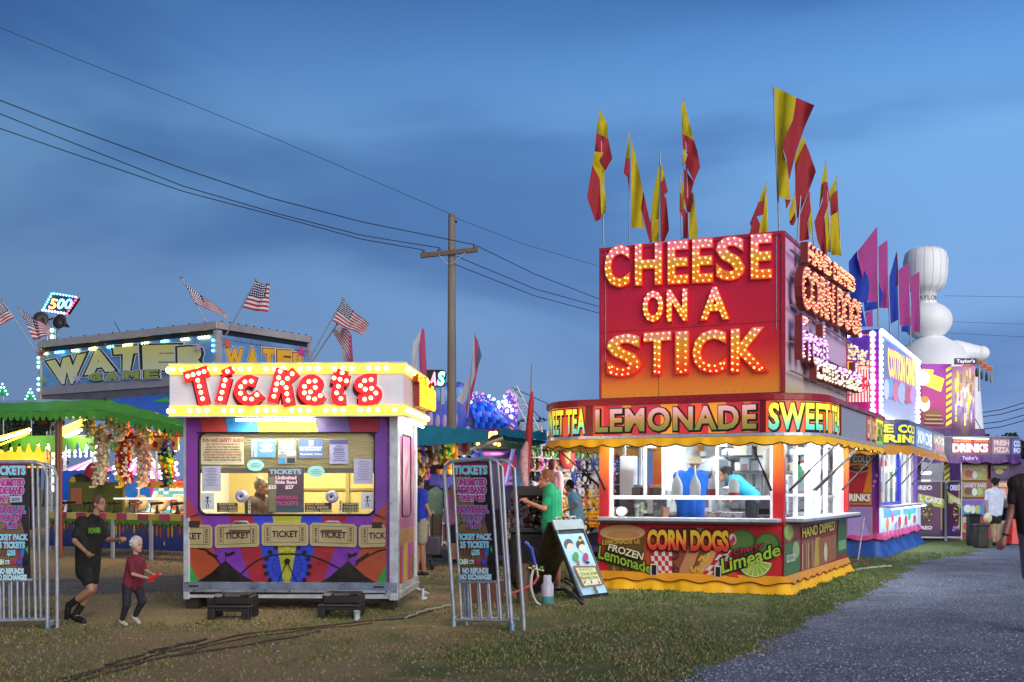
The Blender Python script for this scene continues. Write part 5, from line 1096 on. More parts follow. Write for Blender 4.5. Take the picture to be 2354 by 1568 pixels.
for k, px in enumerate((272, 316, 361, 404)):
    u = GP_.off(-.7).uv(px, 1160)[0]; c0 = GF(u, .75, 1.13); ax = GF.rot() @ Matrix.Rotation(R(90), 3, 'X'); t = thing('target_wheel', ('orange spiral', 'red', 'cream', 'dark red')[k] + ' round target in a white housing behind the water guns', 'target', c0, 'round targets of the water game')
    b = MB(); b.lathe(c0, [(.03, -.12), (.17, -.1), (.18, .0), (.15, .05), (.02, .06)], mat('cdb890', .5), 18, ax=ax); b.build('housing', t)
    b = MB(); fx = c0 + GF.u * -.05
    for j in range(4): b.lathe(fx, [(.13 - j * .03, .062 + j * .002), (.001, .0635 + j * .002)], mat((('c8702c', '2a1a10'), ('b03828', 'b87048'), ('a8a070', 'b8b088'), ('9c2818', '301810'))[k][j % 2], .4), 16, ax=ax)
    b.build('target_face', t)
for k, px in enumerate((157, 205, 262, 309, 358, 405)):
    u = GP_.off(-.15).uv(px, 1180)[0]; c0 = GF(u, .18, .93); t = thing('water_gun', ('black water gun on the counter nearest the green side board', 'black water gun on the counter left of the running boy', 'black water gun in front of the orange spiral target', 'black water gun in front of the red target', 'black water gun in front of the cream target', 'black water gun beside the ticket booth wall')[k], 'water gun', c0, 'water guns on the game counter')
    b = MB(); b.lathe(c0, [(.07, 0), (.055, .03), (.03, .06), (.022, .17)], BLK, 10); b.build('stand', t)
    b = MB(); r = GF.rot(); b.tube([c0 + r @ Vector((0, -.16, .20)), c0 + r @ Vector((0, .14, .22))], .03, BLK, 8); b.box(c0 + Vector((0, 0, .225)), (.26, .16, .025), DGRY, r, .006); b.tube([c0 + r @ Vector((-.13, -.02, .22)), c0 + r @ Vector((-.14, -.06, .03))], .013, BLK, 6); b.build('gun_body', t)
# plush toys of the game
COLS = [('c8b48c', 'e8dcc0', 1, '8fa8a0', 'tan and grey'), ('b01c28', 'e8dcc0', 0, 'e0b428', 'red'), ('d8c0b0', 'c88c80', 1, 'c8b48c', 'cream'), ('e0b428', '4a9a3c', 0, '5a3c94', 'mixed bright')]
wh = ['hanging in the column nearest the blue tarp', 'hanging in the red column', 'hanging in the cream column', 'hanging in the column beside the ticket booth']
for k, px in enumerate((234, 287, 333, 388)):
    c, c2, kd, alt, _ = COLS[k]; base = GP_.off(-.3).hit(px, 1124)
    rope = MB(); rope.tube([base, base + Vector((0, 0, 1.3))], .008, BLK, 5); rope.build('toy_rope', game)
    for i in range(9):
        for s in (-1, 1):
            cc = alt if (i + s) % (5 if k < 3 else 2) == 0 else c
            if k == 3: cc = ('e0b428', '5a3c94', '4a9a3c', 'e07830', '22201e')[(i * 2 + s) % 5]
            if k == 1 and i < 3: cc = 'e0b428' if s < 0 else 'b01c28'
            p = base + GF.u * (s * .085 + random.uniform(-.02, .02)) + GF.w * random.uniform(-.08, .05) + Vector((0, 0, .02 + i * .128 + (s > 0) * .06))
            plush(p, .30, cc, c2, kd, -R(32) + s * .6 + random.uniform(-.3, .3), wh[k], 'plush toys in hanging columns', tilt=random.uniform(-.3, .3))
ol = [('tan', 'c8b48c'), ('grey', '8fa8a0'), ('yellow', 'e0b428'), ('orange', 'e07830'), ('cream', 'd8c0b0')]
for k, (px, py) in enumerate(((195, 985), (205, 972), (214, 988), (252, 975), (258, 988), (268, 972), (274, 990), (283, 978), (291, 992), (268, 1005), (280, 1004), (312, 975), (320, 990), (330, 985), (336, 994), (366, 990), (205, 997), (345, 1010))):
    nm, c = ol[k % 5]; p = GP_.off(.1).hit(px, py); plush(p - Vector((0, 0, .1)), .27, c, 'e8dcc0', k % 3, -R(20) + random.uniform(-.5, .5), 'in the cluster under the green awning', 'plush toys clustered under the awning')
# ================================================================= "500" tower with loudspeakers
t = thing('number_tower', 'lattice tower topped by a tilted neon 500 sign with two horn speakers', 'sign tower', Vector((at(122, 1122, 26.8).x, 26.8, 0)))
b = MB(); TX, TY = at(122, 1122, 26.8).x, 26.8
cr = [(TX - .1, TY - .1), (TX + .1, TY - .1), (TX + .1, TY + .1), (TX - .1, TY + .1)]
for x, y in cr: b.tube([Vector((x, y, 0)), Vector((x, y, 5.45))], .018, STEEL, 6)
for i in range(26):
    z = .2 + i * .2
    for j in range(4): (x0, y0), (x1, y1) = cr[j], cr[(j + 1) % 4]; b.tube([Vector((x0, y0, z)), Vector((x1, y1, z + .2))], .009, STEEL, 4)
b.build('lattice_mast', t)
TPl = Plane(at(140, 700, 26.6), Vector((1, 0, 0))); cor = [(99.7, 713.2), (154.8, 721.4), (179.4, 684), (120.8, 674.5)]
p5 = Panel(TPl, .002, .004); W3 = [TPl.hit(*p) for p in cor]; b = MB(); b.prism([p + Vector((0, .02, 0)) for p in W3], (0, .14, 0), BLK); b.build('sign_case', t)
p5.poly(cor, cmat('20305a')); 
for ch, x0, x1, cc in (('5', 112, 130, 'ff6a18'), ('0', 130, 148, '50ff90'), ('0', 147, 166, '4878ff')):
    q = [(x0 - 1, 709), (x1 - 4, 711.5), (x1 + 4, 689), (x0 + 7, 686)]; p5.text(ch, q, mat('e8fff0', .4, var=0, emit=3.2, ecol=cc), .03); p5.text(ch, q, mat(cc, .4, var=0, emit=4.0), -.012)
p5.build('number_lettering', t)
b = MB(); cc = ['60ffe8', 'f8f8ff', 'ff4050', '70b0ff']
ring = [W3[0], W3[1], W3[2], W3[3], W3[0]]; pts = along(ring, .07)
for i, p in enumerate(pts): b.ball(p + Vector((0, -.03, 0)), .024, mat(cc[(i * 4 // len(pts) + 1) % 4], .4, var=0, emit=5), 6, 4)
b.build('border_bulbs', t)
for px, py, s in ((95, 735.5, -1), (141, 741.5, 1)):
    c0 = at(px, py, 26.4); ax = Matrix.Rotation(R(78), 3, 'X') @ Matrix.Rotation(R(-12 * s), 3, 'Y'); b = MB(); b.lathe(c0, [(.02, -.3), (.04, -.2), (.09, -.06), (.17, .06), (.175, .07), (.02, -.05)], DGRY, 16, ax=ax); b.tube([c0 + Vector((0, .2, 0)), Vector((TX, TY, c0.z + .1))], .02, BLK); b.build('horn_speaker', t)
b = MB()
for z in (4.75, 4.95, 5.1, 4.55, 4.35): b.ball(Vector((TX + .03, TY - .14, z)), .045, mat('c8ffe8', .4, var=0, emit=5), 8, 5)
b.build('mast_bulbs', t)
# ================================================================= flags with stars and stripes
FR, FW_, FB = cloth('9c2438'), cloth('c8c4c8'), cloth('2c2e54')
def us_flag(lab, pole, quad, Yd, cant=.42, amp=.10, ph=0.0, fold=0.0, group='striped flags on slanted poles'):
    """pole = two picture points (tip, foot); quad = hoist top, fly top, fly bottom, hoist bottom"""
    tip, foot = at(*pole[0], Yd), at(*pole[1], Yd + .1); t = thing('national_flag', lab, 'flag', foot, group)
    b = MB(); b.tube([foot, tip], .014, mat('9a9ca4', .4, .4), 6); b.ball(tip, .03, mat('c0a050', .3, .8), 8, 5); b.build('pole', t)
    q = [at(*p, Yd) for p in quad]; b = MB(); n = 20; rows = 13
    def P(x, y):
        p = (q[0] * (1 - x) + q[1] * x) * (1 - y) + (q[3] * (1 - x) + q[2] * x) * y
        w = math.sin(x * 9 + ph + y * 1.6) * amp * x; return p + Vector((fold * math.sin(x * 6 + ph) * .1, -w, math.sin(x * 7 + ph + 1) * amp * .35 * x))
    for j in range(rows):
        for i in range(n):
            can = i / n < cant and j < 7; m = FB if can else (FR if j % 2 == 0 else FW_)
            b.add([P(i / n, j / rows), P((i + 1) / n, j / rows), P((i + 1) / n, (j + 1) / rows), P(i / n, (j + 1) / rows)], [(0, 3, 2, 1)], m, True)
    st = mat('d8d8e0', .8, var=0)
    for j in range(6):
        for i in range(7):
            x, y = (i + .5 + (j % 2) * .4) * cant / 7.6, (j + .6) / 13 * 1.08; p = P(x, y) + Vector((0, -.012, 0)); r = .014
            b.add([p + Vector((r * math.cos(a), 0, r * math.sin(a))) for a in (0, 1.57, 3.14, 4.71)], [(0, 3, 2, 1)], st)
    b.build('cloth', t)
us_flag('striped flag cut by the left edge of the picture', ((5, 690), (88, 815)), ((5, 697), (-48, 722), (-40, 765), (33, 731)), 25.4, .4, .1, .4)
us_flag('striped flag drooping beside the lattice tower', ((43, 706), (96, 812)), ((46, 709), (108, 752), (112, 774), (76, 781)), 25.6, .42, .12, 1.2)
us_flag('narrow furled striped flag left of the sign corner', ((417, 638), (486, 762)), ((424, 650), (521, 722), (519, 731), (449, 697)), 22.3, .36, .07, 2.0)
us_flag('striped flag standing open above the water game corner', ((589, 645), (516, 776)), ((587, 648), (620, 655), (615, 719), (557, 708)), 22.0, .84, .05, .2)
us_flag('waving striped flag at the right end of the water game sign', ((789, 687), (711, 826)), ((788, 690), (848, 748), (832, 772), (764, 738)), 23.6, .40, .09, .9)
us_flag('striped flag hanging straight down behind the waving one', ((775, 745), (717, 832)), ((779, 749), (803, 762), (806, 830), (764, 762)), 24.2, .3, .05, 2.4)
# ================================================================= tall two-tone banners
def resamp(pts, n):
    L = [0.0]
    for a, b in zip(pts, pts[1:]): L.append(L[-1] + math.hypot(b[0] - a[0], b[1] - a[1]))
    out = []
    for k in range(n + 1):
        t = L[-1] * k / n; i = 0
        while i < len(L) - 2 and L[i + 1] < t: i += 1
        f = (t - L[i]) / ((L[i + 1] - L[i]) or 1); out.append((pts[i][0] + (pts[i + 1][0] - pts[i][0]) * f, pts[i][1] + (pts[i + 1][1] - pts[i][1]) * f))
    return out
def banner(lab, cat, group, Yd, pole, regs, top_extra=None, poler=.014, amp=.09, foot_z=None):
    """pole = tip and foot picture points; regs = list of (left polyline, right polyline, material)"""
    tip, foot = at(*pole[0], Yd), at(*pole[1], Yd)
    t = thing('banner_flag', lab, cat, foot, group); b = MB(); b.tube([foot, foot.lerp(tip, .5) , tip], poler, mat('8f95a0', .4, .5), 7, r2=poler * .6); b.build('pole', t)
    b = MB(); n = 26
    for li, (Lp, Rp, m) in enumerate(regs):
        A, B = resamp(Lp, n), resamp(Rp, n); vs = []; mc = 4
        for j in range(n + 1):
            for i in range(mc + 1):
                f = i / mc; px, py = A[j][0] * (1 - f) + B[j][0] * f, A[j][1] * (1 - f) + B[j][1] * f
                d = Yd - .03 - .004 * li + amp * math.sin((px - pole[0][0]) * .11 + j * .10) * min(1, abs(px - pole[0][0]) / 12); vs.append(at(px, py, d))
        b.add(vs, [(j * (mc + 1) + i, (j + 1) * (mc + 1) + i, (j + 1) * (mc + 1) + i + 1, j * (mc + 1) + i + 1) for j in range(n) for i in range(mc)], m, True)
    b.build('cloth', t); return t
def thin_cloth(c, tr=.35):
    m = mat(c, .8, 0, .14, 10, bump=.2, name='flag_cloth')
    if not m.get('thin'):
        m['thin'] = 1; nt = m.node_tree; b = nt.nodes['Principled BSDF']; out = [n for n in nt.nodes if n.type == 'OUTPUT_MATERIAL'][0]; tl = nt.nodes.new('ShaderNodeBsdfTranslucent'); tl.inputs[0].default_value = srgb(c); mx = nt.nodes.new('ShaderNodeMixShader'); mx.inputs[0].default_value = tr
        nt.links.new(b.outputs[0], mx.inputs[1]); nt.links.new(tl.outputs[0], mx.inputs[2]); nt.links.new(mx.outputs[0], out.inputs[0])
    return m
YC, RC = thin_cloth('d0c01c'), thin_cloth('b4343e'); YC2 = thin_cloth('dcc41c')
X = lambda x: 1338.2 + .2687 * x; Y = lambda y: 176.5 + .2687 * y
def G(*p): return [(X(x), Y(y)) for x, y in p]
grp = 'red and yellow banners on the food stand roof'
def zy(a, b): return a + b
banner('red and yellow banner at the left end of the stand roof, tip curling left', 'flag', grp, 17.2, G((155, 265), (183, 1440)), [
    (G((148, 290), (120, 480)), G((155, 290), (212, 400), (220, 530)), YC), (G((120, 480), (105, 640)), G((220, 530), (257, 700), (195, 805)), RC), (G((105, 640), (85, 760)), G((185, 650), (195, 810)), YC2), (G((85, 760), (38, 1030), (110, 1238)), G((90, 765), (150, 880), (165, 1215)), RC), (G((90, 765), (150, 880), (160, 1170)), G((190, 800), (190, 960), (205, 1050), (200, 1175)), YC)])
banner('red and yellow banner second from the left on the stand roof', 'flag', grp, 18.0, G((405, 450), (403, 1420)), [
    (G((400, 470), (368, 700)), G((408, 470), (408, 700)), YC), (G((368, 700), (352, 828), (388, 860), (400, 1000)), G((408, 700), (404, 1000)), RC), (G((420, 540), (418, 1290)), G((420, 540), (478, 780), (520, 985), (500, 1130), (530, 1300)), YC2), (G((520, 985), (500, 1130), (570, 1400)), G((520, 975), (583, 1260), (590, 1400)), RC)])
banner('red and yellow banner third from the left with its white pole in the middle', 'flag', grp, 18.8, G((668, 655), (655, 1420)), [
    (G((655, 760), (605, 1000), (582, 1230)), G((660, 760), (652, 1230)), YC), (G((582, 1230), (575, 1420)), G((590, 1200), (594, 1420)), RC), (G((594, 1220), (594, 1410)), G((652, 1220), (652, 1410)), YC2), (G((672, 740), (672, 900)), G((678, 740), (708, 875)), YC), (G((672, 900), (670, 1410)), G((708, 875), (732, 990), (695, 1010), (718, 1040), (742, 1310), (700, 1410)), RC)], poler=.022)
banner('tall red and yellow banner in the middle left, blown into an S', 'flag', grp, 17.4, G((870, 185), (912, 1400)), [
    (G((848, 220), (852, 485)), G((872, 215), (905, 350), (955, 545)), YC), (G((852, 485), (860, 620), (910, 655), (875, 740)), G((955, 545), (985, 640), (1008, 770), (955, 900)), RC), (G((858, 620), (855, 760), (865, 780)), G((862, 620), (912, 652), (870, 745)), YC2), (G((865, 780), (870, 1040), (895, 1160)), G((955, 900), (935, 980), (948, 1060), (925, 1160)), RC), (G((845, 900), (845, 1130)), G((862, 900), (878, 1130)), YC)])
banner('short red and yellow banner half hidden behind the tall S-shaped one', 'flag', grp, 19.4, G((838, 850), (850, 1400)), [
    (G((832, 1000), (830, 1160), (858, 1200), (862, 1385)), G((845, 1000), (880, 1140), (910, 1200), (912, 1385)), RC), (G((930, 990), (918, 1200), (918, 1385)), G((950, 990), (975, 1200), (990, 1385)), YC)])
banner('short red and yellow banner alone over the last letter E', 'flag', grp, 20.5, G((1572, 905), (1588, 1340)), [
    (G((1560, 925), (1505, 1075)), G((1572, 925), (1560, 1055)), YC), (G((1505, 1075), (1430, 1260), (1445, 1280), (1425, 1350)), G((1560, 1055), (1550, 1180), (1490, 1195), (1520, 1260), (1508, 1350)), RC), (G((1560, 1055), (1550, 1180), (1525, 1230), (1508, 1345)), G((1575, 1000), (1590, 1345)), YC2)])
banner('tallest banner, a yellow and red flag spread wide at the front corner', 'flag', grp, 15.9, G((1632, 75), (1685, 1330)), [
    (G((1640, 85), (1655, 500), (1680, 1020)), G((1830, 178), (1800, 370), (1735, 520), (1712, 640), (1690, 1000)), YC), (G((1830, 178), (1800, 370), (1735, 520), (1710, 610), (1745, 700), (1765, 880)), G((1985, 245), (1905, 420), (1830, 640), (1770, 880)), RC), (G((1655, 520), (1680, 1030)), G((1712, 620), (1750, 750), (1782, 1055)), YC2), (G((1733, 1048), (1742, 1128)), G((1785, 1055), (1745, 1128)), RC)])
banner('red and yellow banner right behind the tallest one', 'flag', grp, 16.6, G((1900, 530), (1838, 1420)), [
    (G((1880, 510), (1815, 700), (1818, 805)), G((1895, 530), (1932, 640), (1890, 730), (1818, 808)), YC), (G((1818, 805), (1820, 1000), (1835, 1215)), G((1905, 560), (1935, 630), (1998, 810), (1940, 970), (1865, 1150), (1840, 1215)), RC), (G((1815, 990), (1762, 1170), (1768, 1230)), G((1818, 1050), (1820, 1160), (1780, 1235)), YC2), (G((1768, 1230), (1780, 1270), (1800, 1272)), G((1818, 1160), (1828, 1220), (1805, 1272)), RC)])
banner('red banner with a yellow strip leaning on the bulb letters', 'flag', grp, 17.6, G((1942, 980), (1990, 1535)), [
    (G((1935, 985), (1862, 1180), (1855, 1410), (1930, 1395)), G((1945, 985), (1952, 1150), (1925, 1250), (1940, 1390)), RC), (G((1952, 1150), (1928, 1250), (1940, 1360)), G((1965, 1180), (1975, 1280), (1945, 1375)), YC)])
banner('narrow red and yellow banner second from the right end of the roof', 'flag', grp, 18.6, G((2080, 715), (2122, 1500)), [
    (G((2072, 740), (2040, 930), (2025, 1110)), G((2085, 740), (2095, 900), (2055, 1030), (2030, 1115)), YC), (G((2060, 900), (2055, 1060), (1982, 1245), (2010, 1400), (2060, 1535)), G((2095, 900), (2118, 1050), (2068, 1200), (2095, 1350), (2090, 1535)), RC), (G((2100, 1100), (2072, 1220), (2090, 1500)), G((2110, 1090), (2115, 1220), (2125, 1500)), YC2)])
banner('yellow banner with a red patch at the right end of the roof', 'flag', grp, 19.6, G((2175, 850), (2212, 1530)), [
    (G((2165, 870), (2115, 975), (2118, 1075)), G((2178, 870), (2160, 990), (2120, 1080)), YC), (G((2160, 990), (2118, 1085), (2122, 1190)), G((2180, 960), (2185, 1155), (2125, 1192)), RC), (G((2122, 1190), (2115, 1350), (2130, 1525)), G((2185, 1155), (2198, 1350), (2215, 1528)), YC2)])
# pink and blue banners of the stand behind
PC_, BC_ = thin_cloth('c0509c'), thin_cloth('2c4cc0'); X = lambda x: 1764.7 + .2626 * x; Y = lambda y: 514.7 + .2626 * y; grp = 'pink and blue banners on the popcorn stand roof'
banner('largest pink and blue banner on the popcorn stand', 'flag', grp, 25.0, G((950, 28), (968, 905)), [
    (G((945, 35), (785, 240), (790, 320)), G((955, 35), (958, 300), (960, 680), (880, 690)), PC_), (G((780, 235), (706, 330), (710, 500), (722, 690)), G((785, 320), (880, 470), (888, 560), (870, 690)), BC_), (G((725, 700), (725, 900)), G((815, 700), (860, 900)), BC_), (G((838, 690), (845, 770)), G((960, 680), (962, 740)), BC_), (G((850, 780), (862, 900)), G((915, 750), (918, 900)), PC_)], poler=.02)
banner('second pink banner from the left on the popcorn stand', 'flag', grp, 26.2, G((1040, 138), (1068, 950)), [
    (G((1038, 145), (965, 200), (970, 510), (1005, 620), (985, 735)), G((1045, 145), (1055, 740)), PC_), (G((968, 510), (972, 730)), G((972, 512), (1008, 620), (985, 740)), BC_)], poler=.02)
banner('dark blue and red folded banner in the middle of the popcorn stand roof', 'flag', grp, 27.4, G((1125, 240), (1152, 1010)), [
    (G((1122, 250), (1062, 470), (1065, 880)), G((1130, 250), (1140, 500), (1145, 835)), BC_), (G((1122, 260), (1095, 400), (1100, 540)), G((1130, 260), (1140, 400), (1140, 540)), thin_cloth('6a2048'))], poler=.02)
banner('pink banner fourth from the left on the popcorn stand', 'flag', grp, 28.6, G((1232, 340), (1250, 1070)), [
    (G((1228, 345), (1142, 400), (1150, 890)), G((1238, 345), (1250, 890)), PC_), (G((1168, 895), (1168, 945)), G((1245, 895), (1245, 945)), BC_)], poler=.02)
banner('pink banner at the right end of the popcorn stand roof', 'flag', grp, 29.8, G((1320, 418), (1335, 960)), [
    (G((1318, 422), (1245, 470), (1260, 940)), G((1325, 422), (1328, 950)), PC_)], poler=.02)
# slim pink and white banners of the toy stand
PW, WW_ = thin_cloth('c8527c'), thin_cloth('c8ccd8'); grp = 'slim pink and white banners of the toy stand'
banner('slim pink and white banner just right of the ticket booth sign', 'flag', grp, 21.0, ((970, 752), (968, 960)), [([(966, 760), (948, 790), (946, 880)], [(970, 758), (960, 800), (958, 880)], WW_), ([(969, 756), (962, 800), (966, 880)], [(975, 756), (978, 800), (982, 880)], PW)])
banner('slim pink and white banner beside the utility pole', 'flag', grp, 20.0, ((1091, 766), (1074, 960)), [([(1088, 770), (1084, 850), (1060, 900), (1048, 920)], [(1090, 770), (1092, 860), (1078, 900), (1064, 930)], WW_), ([(1090, 768), (1092, 860), (1078, 905), (1068, 935)], [(1099, 785), (1098, 850), (1086, 905), (1074, 955)], PW), ([(1100, 790), (1096, 830)], [(1107, 818), (1098, 845)], thin_cloth('5a7a98'))])
banner('slim pink and white banner behind the striped flags', 'flag', grp, 25.0, ((800, 755), (800, 850)), [([(786, 770), (785, 840)], [(800, 765), (800, 840)], WW_), ([(800, 765), (800, 840)], [(808, 770), (812, 840)], PW)])
# ================================================================= utility pole and wires
WD = mat('80746a', .9, 0, .35, 7, bump=.5, streak=True); UY = 30.0
pb = Vector((at(1038, 1122, UY).x, UY, 0)); t = thing('utility_pole', 'weathered wooden utility pole with one slanting crossarm', 'utility pole', pb)
zt = at(1038, 493, UY).z; b = MB(); b.tube([pb, pb + Vector((0, 0, zt * .5)), pb + Vector((0, 0, zt))], [.14, .115, .088], WD, 14); b.build('mast', t)
b = MB(); A0, A1 = at(966, 588, UY - .14), at(1098, 574, UY - .14); d = (A1 - A0); ang = math.atan2(d.z, d.x); b.box((A0 + A1) / 2, (d.length, .10, .12), mat('6a564c', .85, 0, .3, 6, bump=.3), Matrix.Rotation(-ang, 3, 'Y'), .01); b.build('crossarm', t)
for px in (1009, 1068): b = MB(); b.tube([at(px, 588 if px < 1038 else 582, UY - .2), at(1030 + (px > 1038) * 6, 608, UY - .2)], .014, STEEL, 6); b.build('brace', t)
INS = [(974, 580), (1010, 576), (1091, 568)]
for px, py in INS: b = MB(); b.lathe(at(px, py + 8, UY - .14), [(.014, 0), (.014, .05), (.05, .06), (.045, .085), (.03, .09), (.055, .10), (.04, .14), (.01, .15)], mat('5a5860', .25), 10); b.build('insulator', t)
b = MB(); b.tube([at(1044, 508, UY), at(1050, 511, UY)], .03, BLK); b.build('top_clamp', t)
def wire(pts, lab, r=.008, grp='overhead wires'):
    P = [at(*p) for p in pts]; out = []
    for i in range(len(P) - 1):
        a, b_ = P[i], P[i + 1]
        for k in range(14): f = k / 14; out.append(a.lerp(b_, f))
    out.append(P[-1]); b = MB(); b.tube(out, r, mat('20242c', .6), 5, cap=False); return b.build('overhead_wire', None, lab, 'wire', grp)
wire([(-60, 208, 22), (140, 285, 22.8), (420, 388, 24.5), (620, 455, 26), (830, 510, 28), (1091, 563, 29.86)], 'overhead wire running from the upper left to the right end of the crossarm', .012)
wire([(-60, 238, 22), (140, 318, 22.8), (420, 428, 24.5), (640, 492, 26.2), (830, 541, 28), (1010, 570, 29.86)], 'overhead wire running from the left to the insulator beside the pole', .011)
wire([(-60, 275, 22), (140, 344, 22.8), (420, 440, 24.5), (640, 498, 26.2), (830, 550, 28), (974, 575, 29.86)], 'lowest overhead wire running from the left to the left crossarm end', .011)
wire([(-60, 40, 21), (200, 145, 22), (420, 232, 23.5), (640, 322, 25.5), (850, 412, 27.8), (1044, 496, 29.9)], 'thin highest wire from the upper left corner to the pole top', .006)
wire([(1044, 500, 30), (1200, 560, 33), (1371, 611, 37), (1560, 660, 42)], 'thin wire from the pole top to behind the red marquee', .006)
wire([(1091, 563, 29.86), (1228, 630, 33), (1373, 686, 37), (1600, 760, 44)], 'upper wire from the right crossarm end to behind the marquee', .011)
wire([(1050, 590, 29.86), (1228, 664, 33), (1373, 704, 37), (1600, 775, 44)], 'middle wire from the crossarm to behind the marquee', .011)
wire([(1040, 606, 29.9), (1228, 680, 33), (1373, 719, 37), (1600, 790, 44)], 'lower wire from the pole to behind the marquee', .011)
for k, (y0, y1) in enumerate(((948, 926), (957, 938), (973, 955), (985, 968))): wire([(2235, y0 + 4, 60), (2300, (y0 + y1) / 2 + 5, 56), (2400, y1 - 14, 50)], ('uppermost', 'second', 'third', 'lowest')[k] + ' of the four wires at the right edge above the trees', .02, 'wires above the trees')
for k, (y0, y1) in enumerate(((680, 684), (739, 748), (765, 778))): wire([(2170, y0, 70), (2420, y1, 70)], ('faint upper', 'faint middle', 'faint lower')[k] + ' wire in the sky right of the white balloon', .010, 'faint wires in the sky')
b = MB(); b.tube([at(262, 738, 26), at(276, 764, 25)], .008, BLK, 5); b.build('antenna', None, 'thin tilted antenna above the water game sign', 'antenna')
# ================================================================= popcorn and cotton candy stand
KF0 = Vector((7.73, 24.3, 0)); th = R(25.9)
DF = Frame(KF0.x - 2.7 * math.cos(th), KF0.y + 2.7 * math.sin(th), th); DW, DL = 2.7, 6.9
D1 = Plane(DF(0, 0), DF.u); D2 = Plane(DF(DW, 0), DF.w)
pop = thing('food_stand', 'purple popcorn and cotton candy trailer with white bulb borders behind the red stand', 'food stand', DF(DW / 2, DL / 2))
PURP = ramp_mat([(0, 'a0307c'), (.4, '6c2480'), (1, '3c2478')], z0=.4, z1=2.3, rough=.4)
b = MB(); DF.box(b, 0, DW, 0, .06, .3, 2.35, PURP); DF.box(b, DW - .06, DW, .06, DL, .3, 1.02, WIN); DF.box(b, 0, .06, .06, DL, .3, 2.35, WIN); DF.box(b, .06, DW - .06, DL - .06, DL, .3, 2.35, WIN); DF.box(b, 0, DW, 0, DL, 2.35, 2.4, WIN); b.build('wall', pop)
b = MB(); BLP = mat('2838b8', .35, 0, .1, 4)
for s0, s1, m_ in ((0, .25, PURP), (3.2, 3.5, BLP), (6.45, 6.85, mat('6c48a8', .4))): DF.box(b, DW - .07, DW + .005, s0, s1, 1.0, 2.35, m_); b.build('side_post', pop); b = MB()
DF.box(b, DW - .065, DW - .01, .25, 3.2, 1.0, 1.14, BLP); b.build('blue_sill', pop); b = MB()
for s0 in (.9, 1.7, 2.5, 4.4, 5.4): DF.box(b, DW - .055, DW - .015, s0, s0 + .05, 1.05, 2.3, WIN)
b.build('window_frame', pop)
b = MB(); DF.box(b, DW - .1, DW + .28, .2, DL, 1.02, 1.07, ALU); b.build('side_counter', pop)
X = lambda x: 1911.8 + .2064 * x; Y = lambda y: 985.3 + .2064 * y
f1 = Panel(D1, .006, .003)
f1.poly(q4((100, 845), (445, 848), (445, 262), (100, 262)), cmat('c8781c')); f1.poly(q4((160, 255), (160, 850), (140, 850), (140, 255)), cmat('3a1c50'))
f1.poly(q4((100, 715), (345, 715), (410, 440), (100, 440)), cmat('a8202c')); f1.disc(X(300), Y(440), 24, cmat('3a2014'), 8); f1.disc(X(290), Y(432), 13, cmat('7a4a2c'), 5); f1.disc(X(340), Y(425), 7, cmat('9a6a44'), 4); f1.ring(X(300), Y(442), 24, 1.2, cmat('d8b0a0'), 9)
f1.halo('ICE COLD', q4((110, 375), (435, 378), (432, 298), (110, 300)), cmat('c8ccc0'), cmat('241c10'), .04, .12); f1.halo('DRINKS', q4((130, 808), (428, 808), (432, 728), (130, 725)), cmat('e8dcd4'), cmat('5a0c10'), .05, .14)
f1.poly(q4((100, 1205), (455, 1205), (455, 870), (100, 870)), cmat('b8822c')); f1.poly(q4((100, 1195), (445, 1195), (445, 880), (100, 880)), cmat('8c78b4')); f1.poly(q4((180, 1190), (430, 1190), (400, 1120), (330, 960), (240, 930), (180, 1000)), cmat('a48cc8'))
for (cx, cy, r) in ((480, 590, 4), (465, 640, 3), (500, 520, 3)): f1.disc(X(cx), Y(cy), r, cmat('b05cb0'))
f1.build('poster_panel', pop)
f2 = Panel(D2, .006, .003); f2.poly(q4((525, 1205), (985, 1100), (985, 832), (525, 880)), mat('b8c8e8', .4, emit=.35))
f2.poly(q4((570, 1000), (760, 960), (760, 860), (570, 880)), mat('3c78d8', .4, emit=.6)); f2.poly(q4((790, 960), (930, 940), (930, 845), (790, 860)), mat('3c88e0', .4, emit=.6))
for cx, cy, col, s in ((612, 1060, 'c07c30', 16), (668, 990, 'd03c6c', 12), (745, 1040, 'b03028', 15), (815, 1020, 'c03c30', 13), (855, 960, '38a848', 12), (908, 1000, 'a83828', 11), (700, 1080, '8c5cc0', 10)): f2.disc(X(cx), Y(cy), s * .22, mat(col, .4, emit=.3), s * .95)
for k in range(9): f2.poly(q4((560 + k * 44, 1190 - k * 9), (572 + k * 44, 1187 - k * 9), (568 + k * 44, 1085 - k * 8), (562 + k * 44, 1087 - k * 8)), cmat('d8c0a0'), False)
f2.build('side_graphic_panel', pop)
dpth = Path(rrect_path(0, DW, 0, DL, .02, .02, 2), DF); b = MB(); T0, T1 = DL - .3, dpth.T; n = 120; vs = []
for i in range(n + 1):
    t = T0 + (T1 - T0) * i / n; w = .03 * math.sin(t * 4) + .015 * math.sin(t * 11); vs += [dpth.P(t, .34, .02), dpth.P(t, .15, .08 + w), dpth.P(t, .0, .15 + w * 1.4)]
b.add(vs, [(3 * i + j, 3 * i + j + 1, 3 * i + j + 4, 3 * i + j + 3) for i in range(n) for j in range(2)], mat('1c4c9c', .5, 0, .2, 4), True); b.build('skirt', pop)
b = MB(); dpth.scallop(b, T0, T1, .50, .33, .015, .09, mat('c8407c', .5), wl=.5, amp=.05, edge=mat('5a1030', .6)); b.build('skirt_trim', pop)
dc = Path(rrect_path(-.6, DW + .62, -.62, DL + .3, .5, .7), DF)
